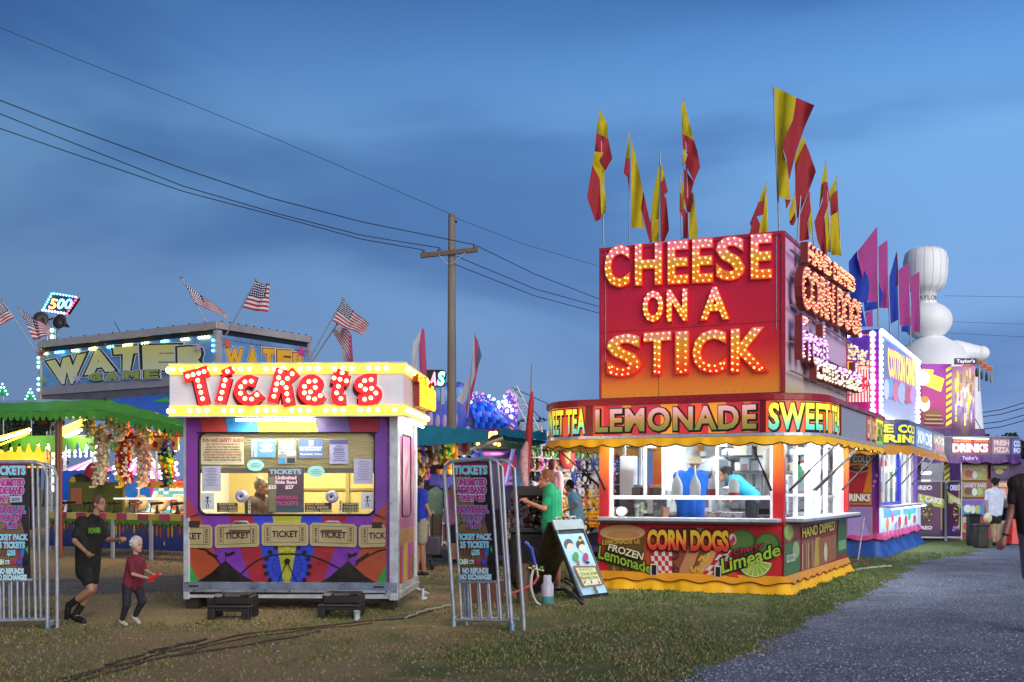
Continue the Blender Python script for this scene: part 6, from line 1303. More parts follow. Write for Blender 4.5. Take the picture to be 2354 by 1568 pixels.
b = MB(); b.prism([DF(x, y, 2.36) for x, y in rrect_path(-.55, DW + .56, -.56, DL + .2, .5, .65)], (0, 0, .03), WIN); b.prism([DF(x, y, 2.84) for x, y in rrect_path(-.6, DW + .6, -.6, DL + .3, .5, .7)], (0, 0, .03), mat('6a6870', .5)); dc.band(b, 0, dc.T, 2.32, 2.84, -.03, 0, mat('6a6c78', .4, .5)); b.build('canopy', pop)
b = MB(); dc.scallop(b, .3, dc.T - .1, 2.33, 2.13, .02, .09, mat('d09018', .5, 0, .2, 8), wl=.38, amp=.05); b.build('valance', pop)
ta = dc.t_at(2044); tb = dc.t_at(2104)
band_panel(dc, 0, 0, 2.36, 2.80, mat('3a4a98', .4, emit=.15), pop, 'cold_drinks_sign', [('ICE COLD', -.3, .78, .52, .92, mat('d8d83c', .4, emit=.5)), ('DRINKS', -.3, .74, .06, .45, mat('d8d83c', .4, emit=.5))], mat('18205a', .5), ts=(ta, tb), bold=.05)
TT = dc.T - tb
band_panel(dc, 0, 0, 2.36, 2.80, mat('7898c0', .4, emit=.35), pop, 'side_menu_sign', [('SNOW CONES', .05, .95, .15, .85, mat('d0e0f0', .4, emit=.6))], mat('4a6098', .4), ts=(tb + .05, tb + TT * .52))
band_panel(dc, 0, 0, 2.36, 2.80, mat('6c6ca0', .4, emit=.2), pop, 'side_menu_sign', [('NACHOS', .05, .95, .42, .9, mat('c8c088', .4, emit=.4)), ('HOT DOGS', .05, .95, .06, .34, mat('c04038', .4, emit=.4))], None, ts=(tb + TT * .54, dc.T - .1))
# sign tower
X = lambda x: 1764.7 + .2626 * x; Y = lambda y: 514.7 + .2626 * y
zt_, zb_ = 4.80, 3.0; b = MB(); PB = ramp_mat([(0, 'd01c88'), (.5, '9c2090'), (1, '3c2090')], z0=3.0, z1=4.8, rough=.4)
DF.box(b, 0, DW, 0, .08, zb_, zt_, PB); DF.box(b, DW - .08, DW, .08, DL - .1, zb_, zt_, mat('a8b4d8', .4, emit=.15)); DF.box(b, 0, .08, .08, DL - .1, zb_, zt_, PB); DF.box(b, .08, DW - .08, DL - .18, DL - .1, zb_, zt_, PB); DF.box(b, 0, DW, 0, DL - .1, 2.88, zb_, mat('c0c4cc', .4)); b.build('sign_tower', pop)
p6 = Panel(D1, .006, .004); p6.poly(q4((560, 1560), (900, 1560), (902, 965), (560, 975)), cmat('c87820')); p6.poly(q4((570, 1560), (888, 1560), (890, 978), (570, 988)), ramp_mat([(0, '6c2480'), (.5, '5c2c98'), (1, '4c2890')], z0=3.3, z1=4.6, emit=.25))
p6.poly(q4((695, 1560), (885, 1560), (878, 1255), (700, 1235)), mat('e8dcd8', .4, emit=.4))
for k in range(7): p6.poly(q4((700 + k * 28, 1560), (712 + k * 28, 1560), (722 + k * 24, 1245), (712 + k * 24, 1243)), mat('d03850', .4, emit=.4), False)
p6.up(); rr = random.Random(5)
for k in range(150):
    cx, cy = rr.uniform(700, 888), rr.uniform(1050, 1275)
    if cy < 1110 and cx > 800: continue
    p6.disc(X(cx), Y(cy), rr.uniform(1.8, 3.6), mat(('f0e0c0', 'e8c890', 'd8a870', 'f4ecd8')[k % 4], .5, emit=.4), n=7, up=(k % 3 == 0))
p6.poly(q4((695, 1310), (770, 1330), (785, 1200), (695, 1190)), mat('a02c98', .4, emit=.3)); p6.poly(q4((700, 1300), (760, 1315), (762, 1215), (700, 1210)), mat('f0c820', .4, emit=.6))
p6.disc(X(805), Y(1410), 24, mat('c83040', .4, emit=.3), 20); p6.disc(X(805), Y(1410), 22, mat('f0d8dc', .4, emit=.4), 18); p6.text('POP', q4((755, 1415), (880, 1395), (878, 1350), (760, 1365)), mat('d82838', .4, emit=.5), .08); p6.text('CORN', q4((745, 1475), (885, 1445), (882, 1395), (745, 1425)), mat('d82838', .4, emit=.5), .08)
p6.build('popcorn_poster', pop)
p7 = Panel(D2, .006, .004); p7.poly(q4((985, 1530), (1330, 1560), (1330, 1190), (985, 960)), mat('8494c4', .4, emit=.15))
p7.halo('COTTON CANDY', q4((1055, 1330), (1300, 1430), (1300, 1215), (1040, 1085)), mat('e8d850', .4, emit=.9), mat('c870b8', .4, emit=.4), .04, .12); p7.text('FRESH', q4((1060, 1080), (1290, 1195), (1290, 1155), (1040, 1025)), mat('4878d0', .4, emit=.6), .05)
for cx, cy, rx, ry, col in ((1060, 1440, 9, 22, '6a98e0'), (1110, 1470, 8, 22, 'c06c90'), (1160, 1480, 9, 24, '98a8e0'), (1215, 1500, 8, 20, 'b04c68'), (1260, 1500, 8, 20, 'a888d0'), (1020, 1450, 6, 24, 'b8c0e0')): p7.disc(X(cx), Y(cy), rx, mat(col, .4, emit=.5), ry)
p7.build('cotton_candy_poster', pop)
WB1 = mat('f4f4ff', .4, var=0, emit=4, ecol='f0f2ff'); pts = []
for k in range(30):
    z = zt_ - .1 - k * .125
    if z > zb_ + .05: pts += [DF(DW - .12, -.03, z), DF(DW + .03, .12, z), DF(DW + .03, DL - .2, z)]
for k in range(9): pts.append(DF(DW - .14 - k * .25, -.03, zt_ - .10))
bulbs(pop, pts, .05, WB1, 'border_bulb')
b = MB(); b.tube([DF(DW + .05, .05, zt_ - .02), DF(DW + .05, DL - .1, zt_ - .02)], .04, mat('f8f8ff', .4, var=0, emit=1.6), 8); b.tube([DF(DW + .05, .3, zb_ - .02), DF(DW + .05, DL - .3, zb_ - .02)], .035, mat('f8f8ff', .4, var=0, emit=3), 8); b.build('light_strip', pop)
lamp('sign_light', DF(DW + .9, DL / 2, zb_ + .2), 5.5, 5, 'f0f4ff', (R(90), 0, R(90) - th), sy=.15)
tube_lamp(DF(DW / 2, .5, 2.3), DF(DW / 2, 6.4, 2.3), pop, power=55); tube_lamp(DF(DW + .35, .5, 2.32), DF(DW + .35, 6.4, 2.32), pop, power=40)
tube_lamp(DF(DW + .22, .3, 1.0), DF(DW + .22, 6.6, 1.0), pop, 'c8e0ff', 8, power=22)
for k in range(12):
    b = MB(); c0 = DF(DW - .5 - (k % 2) * .2, .5 + k * .5, 1.08); DF.box(b, DW - .75, DW - .35, .35 + k * .5, .7 + k * .5, 1.0 if k % 3 else 1.0, 1.35 + (k * 7 % 5) * .12, mat(('8c9498', 'c8ccd0', '5a6c58', 'a8a090', '6a5048', 'c8b040')[k % 6], .4, .2), .02); b.lathe(DF(DW - .5, .5 + k * .5, 1.5 + (k * 7 % 5) * .12), [(.1, 0), (.12, .1), (.05, .2)], mat(('d8d4c8', 'c84058', '48804c')[k % 3], .4), 10); b.build('equipment', pop)
for k, s0 in enumerate((1.0, 3.6, 5.6)): b = MB(); b.tube([DF(DW, s0, 1.55), DF(DW + .5, s0 + .8, 2.25)], .016, BLK); b.build('strut', pop)
b = MB(); q_ = gnd(1971, 1291); b.tube([q_, Vector((at(1986, 1190, q_.y).x, q_.y, at(1986, 1190, q_.y).z))], .016, STEEL); b.box(q_ + Vector((0, 0, .02)), (.5, .3, .03), mat('5a3028', .6)); b.build('awning_prop', None, 'thin steel prop with a flat brown foot standing between the two food stands', 'prop')
# ================================================================= drinks stand farther on
YY = 32.5; EF = Frame((2112 - PCX) * YY / FPX, YY, R(-5)); EW, ED = 2.35, 3.2; E1_ = Plane(EF(0, 0), EF.u)
dr = thing('food_stand', 'farthest food stand with a red drinks sign and purple valance', 'food stand', EF(EW / 2, ED / 2)); PV = mat('4c1c6c', .5, 0, .15, 4)
b = MB(); EF.box(b, 0, EW, ED - .06, ED, .0, 2.3, WIN); EF.box(b, 0, .06, 0, ED, 0, 2.3, PV); EF.box(b, 0, 1.25, 0, .06, 0, 1.25, PV); EF.box(b, EW - .06, EW, .06, ED, 0, 2.3, PV); EF.box(b, 1.25, EW, 0, .06, 0, 2.3, mat('7c2430', .5)); EF.box(b, 0, EW, 0, ED, 2.3, 2.36, WIN); b.build('wall', dr)
ec = Path(rrect_path(-.7, EW + .65, -.6, ED, .3, .9), EF); b = MB(); ec.band(b, 0, ec.T, 2.36, 2.86, -.03, 0, mat('5a5468', .5, .3)); b.prism([EF(x, y, 2.85) for x, y in rrect_path(-.68, EW + .62, -.58, ED, .3, .85)], (0, 0, .04), mat('8088a0', .5)); b.build('canopy', dr)
b = MB(); ec.scallop(b, .2, ec.T - .1, 2.38, 2.13, .02, .06, PV, wl=.6, amp=.05); b.build('valance', dr)
ta, tb = ec.t_at(2186), ec.t_at(2274); band_panel(ec, 0, 0, 2.40, 2.82, mat('9c1c38', .4, emit=.18), dr, 'drinks_sign', [('DRINKS', .02, .95, .10, .68, mat('e8e8e4', .4, emit=.3)), ('ICE COLD   DRINKS', .05, .95, .78, .94, mat('c88c30', .4, emit=.3))], None, ts=(ta, tb), bold=.06)
band_panel(ec, 0, 0, 2.40, 2.82, mat('8c6c8c', .4, emit=.15), dr, 'side_menu_sign', [('FRESH', .1, .9, .55, .9, mat('d8b8b8', .4, emit=.2)), ('PIZZA', .1, .9, .1, .45, mat('d8b8b8', .4, emit=.2))], None, ts=(tb + .05, tb + .62)); band_panel(ec, 0, 0, 2.40, 2.82, mat('5c64a8', .4, emit=.2), dr, 'side_menu_sign', [('COLD', .1, .9, .5, .9, mat('c8ccec', .4, emit=.2)), ('ICE', .1, .9, .1, .42, mat('c8ccec', .4, emit=.2))], None, ts=(tb + .67, tb + 1.4))
for x0, x1 in ((2115, 2165), (2190, 2262)):
    t0, t1 = ec.t_at(x0), ec.t_at(x1); b = MB(); vs, fs = glyphs("Taylor's", .02); w = (t1 - t0) * .25; b.add([ec.P(t0 + w + (t1 - t0) * .5 * x, 2.2 + .14 * y, .075) for x, y, _ in vs], fs, mat('c8a8e0', .4, emit=.3)); b.build('valance_lettering', dr)
b = MB(); 
for k in range(7): b.add([EF(.72 + .0, -.03, 1.2 + k * .16), EF(.88, -.03, 1.32 + k * .16), EF(.88, -.03, 1.41 + k * .16), EF(.72, -.03, 1.29 + k * .16)], [(0, 1, 2, 3)], mat('c8c828', .5))
EF.box(b, .72, .88, -.025, .06, 1.1, 2.3, mat('5a1c48', .5)); b.build('striped_post', dr)
posters = [(2210, 1068, 2268, 1104, 'a8904c', 'CARAMEL', 'c8c0a8', 'a83028'), (2209, 1108, 2268, 1143, '8c7838', 'CANDY BARS', 'c8b8e0', '5a2c18'), (2208, 1147, 2262, 1184, '2c78b8', 'SHAKES', '8c3ca8', 'c8dcd0'), (2208, 1188, 2246, 1224, '9c9440', 'CHEESE', 'c8c8b8', 'b82c20')]
for k, (x0, y0, x1, y1, bg, w, tc_, ac) in enumerate(posters):
    p = Panel(E1_.off(.05), .006, .004); p.rect(x0, y0, x1, y1, cmat(bg)); h = y1 - y0; 
    p.disc(x0 + (x1 - x0) * .28, y0 + h * .6, (x1 - x0) * .17, cmat(ac), h * .24); p.disc(x0 + (x1 - x0) * .70, y0 + h * .65, (x1 - x0) * .12, cmat('8fb060'), h * .26); p.disc(x0 + (x1 - x0) * .5, y0 + h * .66, (x1 - x0) * .1, cmat('c8d0d0'), h * .26); p.text(w, (x0 + 4, y0 + 3, x1 - 4, y0 + h * .34), cmat(tc_), .05)
    p.build('wall_poster', None, ('olive caramel poster topmost left of the white shirt', 'candy bars poster below the caramel poster', 'blue shakes poster below the candy bars poster', 'lowest poster, with a red apple and cheese lettering')[k], 'poster')
p = Panel(E1_.off(.07), .006, .004); p.rect(2276, 1068, 2318, 1100, cmat('3c2060')); p.disc(2296, 1084, 10, cmat('b8a050'), 6); p.rect(2282, 1071, 2312, 1077, cmat('a8a838')); p.build('wall_poster', None, 'dark purple poster with a bun above the white-shirted person', 'poster'); 
p = Panel(E1_.off(.07), .006, .004); p.rect(2292, 1106, 2325, 1150, cmat('b85c2c')); p.text('DONUTS', (2296, 1110, 2322, 1119), cmat('e0dcd0'), .05); p.disc(2306, 1130, 10, cmat('d88040'), 8); p.build('wall_poster', None, 'orange donuts poster right of the dark hair', 'poster')
b = MB(); EF.box(b, EW, EW + .75, -.05, 0, .9, 2.25, mat('4a3058', .6)); b.build('side_board', dr)
# banner fence
for k, (x0, x1, base, lab) in enumerate(((2100, 2170, 1243, 'purple cookie cake banner on a white frame below the striped post'), (2177, 2206, 1244, 'narrow slanted funnel cake banner right of the white post'))):
    yb = gnd(2172, base); pl = Plane(yb + Vector((0, -.0, 0)), Vector((1, .06 + k * .9, 0))); t = thing('fence_banner', lab, 'banner', yb); p = Panel(pl, .01, .004)
    y0, y1 = 1108, 1232; p.rect(x0, y0, x1, y1, cmat('2a1838')); p.rect(x0 + 2, y0 + 4, x1 - 6 + k * 4, y1 - 6, cmat('4a1c58')); cxx = (x0 + x1) / 2 - (8 if k == 0 else 0); rw = (x1 - x0) * .36
    p.rect(x1 - 9 + 4 * k, y0 + 2, x1 - 6 + 4 * k, y1 - 14, cmat('a89048')); p.poly([(x0, 1155), (x1, 1168), (x1, 1148), (x0, 1132)], cmat('a8b820')); p.disc(cxx, 1184, rw, cmat('5a1448'), 30); p.disc(cxx, 1180, rw * .72, cmat('3a2414'), 22)
    for j in range(26): p.disc(cxx + rw * .6 * math.cos(j * 2.4) * (j / 26), 1180 + 20 * math.sin(j * 2.4) * (j / 26), 1.8, cmat(('c8b8a0', '140c08', '8a5c34')[j % 3]), n=6, up=False)
    p.up()
    if k == 0: p.text('OREO', (x0 - 1, 1116, 2140, 1126), cmat('d8dce8'), .05); p.text('L CAKE', [(2112, 1150), (2163, 1160), (2164, 1147), (2112, 1137)], cmat('e0e0d8'), .06); p.text('OREO', (x0 + 4, 1209, 2140, 1217), cmat('d8dce8'), .05)
    else: p.text('OREO', (x0 + 3, 1115, x1 - 3, 1127), cmat('c8d0e8'), .05); p.text('FUNNEL', [(x0 + 2, 1152), (x1 - 2, 1160), (x1 - 2, 1148), (x0 + 2, 1140)], cmat('d8d8d0'), .05); p.text('Oreo', [(x0 + 8, 1222), (x1 - 4, 1212), (x1 - 6, 1203), (x0 + 8, 1211)], cmat('9cb0e0'), .03)
    p.build('banner_print', t); b = MB(); b.tube([pl.hit(x1 + 3, base), pl.hit(x1 + 3, 1106)], .035 if k == 0 else .02, mat('b8bcc4', .5), 8); b.tube([pl.hit(x0, 1235), pl.hit(x1 + 2, 1236)], .025, mat('b8bcc4', .5), 8); b.tube([pl.hit(x0, 1106), pl.hit(x1 + 2, 1106)], .015, STEEL, 6); b.build('frame', t)
# sign towers of the drinks stand
tp = Plane(E1_.o + Vector((0, 0, 0)), EF.u); X = lambda x: 1911.8 + .2064 * x; Y = lambda y: 705.9 + .2064 * y
u0, v0 = tp.uv(2112, 985); u1, v1 = tp.uv(2186, 837); b = MB(); b.slab(tp, u0, u1, v0, v1, -1.6, 0, mat('8c2478', .4, emit=.12)); b.slab(tp, u0, u1 + 1.0, 2.9, v0, -1.6, -.02, PV); b.build('sign_tower', dr)
p8 = Panel(tp, .006, .004); p8.poly(q4((1000, 1330), (1325, 1355), (1330, 635), (1000, 640)), ramp_mat([(0, '5a1c48'), (.4, 'a82c70'), (1, '8c20a0')], z0=3.1, z1=5.0, emit=.45))
p8.poly(q4((1000, 860), (1210, 945), (1250, 800), (1120, 750), (1130, 700), (1000, 690)), mat('e8e838', .4, emit=.7)); p8.disc(X(1000), Y(790), 18, mat('ffffe8', .4, emit=1.0), 17); p8.disc(X(1030), Y(1080), 12, mat('e8dcc8', .4, emit=.6), 18); p8.disc(X(1030), Y(1030), 9, mat('c88830', .4, emit=.4), 8); p8.disc(X(1110), Y(1210), 22, mat('8a5830', .5, emit=.2), 14)
for k in range(6): p8.poly(q4((1020 + k * 4, 1320 - k * 22), (1240 - k * 5, 1325 - k * 22), (1240 - k * 5, 1313 - k * 22), (1020 + k * 4, 1308 - k * 22)), mat('c8a878' if k % 2 else '241410', .5, emit=.15), False)
p8.up()
for k in range(9): p8.poly(q4((1262, 730 + k * 75), (1326, 690 + k * 75), (1326, 650 + k * 75), (1262, 690 + k * 75)), mat('c8d828', .4, emit=.5), False)
p8.build('tower_poster', dr)
u0, v0 = tp.uv(2188, 1003); u1, v1 = tp.uv(2250, 842); b = MB(); r_ = (u1 - u0) / 2; c_ = tp.P((u0 + u1) / 2, 0, -r_ * .7); ring = []
for k in range(25):
    a = math.pi + math.pi * k / 24; ring.append(c_ + tp.u * (r_ * math.cos(a)) - tp.n * (r_ * .7 * math.sin(a)))
mt = ramp_mat([(0, '3a2028'), (.15, '6a4858'), (.4, 'a08cb8'), (.75, 'c8b098'), (1, 'b878b0')], z0=v0, z1=v1, emit=.5)
b.add([p + Vector((0, 0, v0)) for p in ring] + [p + Vector((0, 0, v1)) for p in ring], [(i, i + 1, 26 + i, 25 + i) for i in range(24)], mt, True); b.poly([p + Vector((0, 0, v1)) for p in ring], PV); b.build('round_sign_tower', dr)
b = MB(); rr = random.Random(8)
for k in range(70):
    i = rr.randrange(6, 18); z = rr.uniform(v0 + .3, v1 - .2); h_ = rr.uniform(.1, .4); p = ring[i] + tp.n * .015; q_ = ring[i + 1] + tp.n * .015; b.add([p + Vector((0, 0, z)), q_ + Vector((0, 0, z)), q_ + Vector((0, 0, z + h_)), p + Vector((0, 0, z + h_))], [(0, 1, 2, 3)], mat(('e8e0b0', 'c8a070', 'a87868', 'd8d8e8', 'e8e060', '8c70a0')[k % 6], .5, emit=.5))
b.build('tower_print', dr)
b = MB(); sp5 = Plane(tp.o + Vector((0, -.3, 0)), Vector((1, 0, 0))); u0, v0 = sp5.uv(2195, 837.5); u1, v1 = sp5.uv(2244, 823.5); b.slab(sp5, u0, u1, v0, v1, -.08, 0, mat('3c1c3c', .5))
for px, py in ((2253, 834), (2264, 841), (2275, 848)): u, v = sp5.uv(px, py); b.slab(sp5, u - .07, u + .07, v - .09, v + .09, -.06, 0, mat('b88848', .5)); b.slab(sp5, u - .045, u + .045, v - .06, v + .06, .001, .01, mat('b83020', .5))
for px, py, c in ((2244, 858, '1c1c1c'), (2256, 864, '1c5c2c'), (2267, 868, '1c1c2c'), (2278, 872, '8c9488')): b.lathe(sp5.P(*sp5.uv(px, py)) - Vector((0, 0, .1)), [(.03, 0), (.04, .05), (.04, .16), (.015, .24)], mat(c, .4), 10)
b.tube([sp5.P(*sp5.uv(2250, 846)), sp5.P(*sp5.uv(2250, 900))], .03, STEEL); b.build('roof_sign', dr)
p = Panel(sp5, .004); p.text("Taylor's", (2198, 826, 2240, 836), mat('e0d0e8', .4, emit=.5), .03); p.rect(2211, 839, 2240, 843, mat('a83030', .4, emit=.3)); p.build('roof_sign_lettering', dr)
strip(2190, 1007, 2272, 1009, 31.8, 31.7, dr, 1.5, .02, 'f0f4f8', 8); point('stand_light', EF(.7, 1.2, 2.1), 60, 'f4f8ff', .3)
b = MB()
for k in range(4): EF.box(b, .1, 1.2, 1.8, 2.4, 1.1 + k * .25, 1.2 + k * .25, mat('c8ccc8', .4))
b.build('shelf', dr)
# inflatable chef hat balloon
HYD = 46.0; c0 = at(2130, 1122, HYD); wm = mat('f2f5f7', .55, 0, .06, 1.2, bump=.15); t = thing('inflatable_balloon', 'giant white inflatable chef hat balloon towering behind the stands', 'balloon', Vector((c0.x, HYD, 0)))
def zz(py): return at(2130, py, HYD).z
b = MB(); k_ = HYD / FPX; prof = []
for py, r in ((700, 24), (670, 24), (668, 34), (655, 44), (630, 48), (600, 49), (582, 45), (573, 34), (569, 18), (568, 2)): prof.append((r * k_, zz(py)))
vs_c = Vector((at(2127, 1122, HYD).x, HYD, 0)); b.lathe(vs_c, prof, wm, 30); crown = b.build('hat_crown', t); b = MB(); sm2 = mat('c4ccd2', .7)
for a in range(16):
    w_ = a * math.pi / 8; b.tube([vs_c + Vector((r * 1.004 * math.cos(w_), r * 1.004 * math.sin(w_), z)) for r, z in prof], .007, sm2, 4)
b.build('seams', crown); b = MB()
for px in (2060, 2215, 2262): b.tube([at(2131, 770, HYD), at(px, 1000, HYD - 3)], .02, mat('5c6468', .7), 4)
b.build('guy_ropes', t)
b = MB(); b.ball(Vector((at(2131, 1122, HYD).x, HYD, zz(738))), (55 * k_, 55 * k_, 44 * k_), wm, 26, 16); b.build('round_middle', t)
b = MB(); b.lathe(Vector((at(2140, 1122, HYD).x, HYD, 0)), [(1.9, 0), (2.0, 3), (1.8, zz(880)), (1.2, zz(800)), (.5, zz(775))], wm, 26); b.tube([at(2140, 812, HYD), at(2200, 806, HYD + .2), at(2252, 812, HYD)], [.45, .42, .28], wm, 14); b.ball(at(2255, 812, HYD), (.32, .32, .3), wm, 12, 8); b.build('tapering_base', t)
b = MB(); f = lambda x, y: Vector((vs_c.x + (24 * k_ + .02) * math.sin((x - .5) * 2.6), HYD - (24 * k_ + .02) * math.cos((x - .5) * 2.6), zz(693) + (zz(682) - zz(693)) * y)); vs, fs = glyphs("TAYLOR'S", .01); b.add([f(x, y) for x, y, _ in vs], fs, mat('7a8088', .6)); b.build('hat_lettering', t)
# bins, barrier, distant things on the right
def bin_(px, py, w, h, lab, col='19130d'):
    p = gnd(px, py); b = MB(); b.box(p + Vector((0, 0, h / 2)), (w, w, h), mat(col, .6, 0, .2, 5), None, .03); b.box(p + Vector((0, 0, h - .03)), (w + .05, w + .05, .06), mat(col, .6, 0, .2, 5), None, .02); b.lathe(p + Vector((0, 0, h - .02)), [(w * .35, 0), (w * .35, .03)], BLK, 12); return b.build('rubbish_bin', None, lab, 'bin', 'brown rubbish bins')
bin_(2236, 1254, .27, .80, 'taller brown rubbish bin behind the lettered one'); o = bin_(2254, 1259, .28, .58, 'lower brown rubbish bin with pale lettering beside the white-shirted person')
pp_ = Panel(Plane(gnd(2266, 1259) + Vector((0, -.185, 0)), Vector((1, 0, 0))), .006); pp_.text('AB', (2251, 1217, 2264, 1227), cmat('a8a898'), .05); pp_.build('lettering', o) if False else None
b = MB(); q_ = gnd(2266, 1258); b.ball(q_ + Vector((.0, -.1, .72)), (.10, .09, .13), mat('c8c49c', .8, 0, .2, 12, bump=.3), 12, 8); b.build('rubbish_bag', None, 'pale knotted bag resting on the lower bin', 'bag')
b = MB(); q_ = gnd(2331, 1253); b.add([q_ + Vector(v) for v in ((-.16, -.2, 0), (.16, -.2, 0), (.08, -.1, .66), (-.08, -.1, .66), (-.16, .3, 0), (.16, .3, 0), (.08, .2, .66), (-.08, .2, .66))], [(0, 1, 2, 3), (5, 4, 7, 6), (1, 5, 6, 2), (4, 0, 3, 7), (3, 2, 6, 7)], mat('c8201c', .45)); b.box(q_ + Vector((0, .05, .02)), (.4, .6, .05), BLK); b.build('safety_barrier', None, 'red plastic barrier block standing between the two walkers', 'barrier')
b = MB(); q_ = gnd(2312, 1252); b.box(q_ + Vector((0, .3, .3)), (.28, .3, .6), mat('b8b098', .6), None, .02); b.build('white_crate', None, 'pale box beside the red barrier', 'box')
b = MB(); b.prism([at(2328, 1062, 44), at(2336, 1052, 44), at(2480, 1095, 44), at(2480, 1122, 44), at(2328, 1075, 44)], (0, 6, 0), mat('4888c8', .6, emit=.05)); b.build('tent_roof', None, 'blue tent roof at the right edge behind the drinks stand', 'tent')
b = MB(); b.box(at(2410, 1135, 46), (3.2, 4, 2.6), mat('2c3038', .7)); b.build('market_stall', None, 'dark stall under the blue tent roof at the right edge', 'stall')
b = MB(); q_ = at(2337, 1066, 42); b.box(q_, (.25, .05, .55), mat('b05c50', .5)); b.box(q_ - Vector((0, 0, 1.0)), (.04, .04, 1.6), STEEL); b.build('small_sign', None, 'small pinkish sign on a post right of the drinks stand', 'sign')
b = MB(); q_ = at(2288, 978, 60); b.box(Vector((q_.x + 3.6, 60, at(0, 1010, 60).z)), (.8, .2, .4), mat('e87848', .5, emit=1.2)); b.box(Vector((q_.x + 3.6, 60.05, 1.9)), (.1, .1, 3.8), STEEL); b.build('lit_sign', None, 'small orange lit sign in front of the trees at the right', 'sign')
# ================================================================= far trees
def tree(lab, X0, Y0, h, w, seed, col=('1f2c1a', '2c3c22')):
    r = random.Random(seed); t = thing('tree', lab, 'tree', (X0, Y0, 0), 'dark trees on the horizon'); b = MB(); b.tube([Vector((X0, Y0, 0)), Vector((X0 + .2, Y0, h * .5)), Vector((X0, Y0, h * .8))], [.28, .2, .07], mat('2c2620', .9), 8); b.build('trunk', t)
    b = MB(); cl = [(X0 + r.uniform(-.5, .5) * w, Y0 + r.uniform(-.4, .4) * w, h * r.uniform(.4, .88), w * r.uniform(.16, .3)) for _ in range(13)]; m = [mat(c, .9, 0, .3, 2) for c in col]; V = [[], []]
    for cx, cy, cz, cr in cl:
        for _ in range(110):
            d = Vector((r.gauss(0, 1), r.gauss(0, 1), r.gauss(0, 1))).normalized() * cr * r.uniform(.55, 1.12); p = Vector((cx, cy, cz)) + d; s = r.uniform(.10, .2); q = Vector((r.gauss(0, 1), r.gauss(0, 1), r.gauss(0, 1))).normalized(); q2 = q.orthogonal().normalized(); V[r.random() < .5].append((p - q * s, p + q2 * s * .7, p + q * s, p - q2 * s * .7))
    for k in (0, 1):
        vs = [x for qd in V[k] for x in qd]; b.add(vs, [(4 * i, 4 * i + 1, 4 * i + 2, 4 * i + 3) for i in range(len(V[k]))], m[k])
    b.build('crown', t)
for k, (px, py, Yd) in enumerate(((2262, 996, 66), (2283, 990, 70), (2306, 1000, 64), (2326, 993, 69), (2348, 991, 66), (2372, 996, 68))): tree(('rounded', 'tallest', 'low', 'ragged', 'broad', 'outermost')[k] + ' dark tree of the clump at the right horizon', at(px, 1122, Yd).x, Yd, at(px, py, Yd).z, 1.9, 40 + k)
for k, (px, py, Yd) in enumerate(((1200, 962, 80), (1218, 955, 84), (1240, 952, 82), (1262, 958, 80), (1285, 948, 84), (1310, 955, 84), (1340, 960, 86))): tree(('leftmost', 'low', 'rounded', 'ragged', 'tallest', 'broad', 'last')[k] + ' dark tree beyond the white tent in the middle', at(px, 1122, Yd).x, Yd, at(px, py, Yd).z, 2.6, 60 + k)
for k, (px, py, Yd) in enumerate(((-8, 915, 90), (10, 909, 92), (26, 918, 90), (45, 922, 92), (64, 920, 90), (84, 912, 92), (106, 918, 90))): tree(('leftmost', 'pointed', 'low', 'small', 'ragged', 'rounded', 'last')[k] + ' dark tree above the green awning at the left', at(px, 1122, Yd).x, Yd, at(px, py, Yd).z, 2.4, 80 + k)
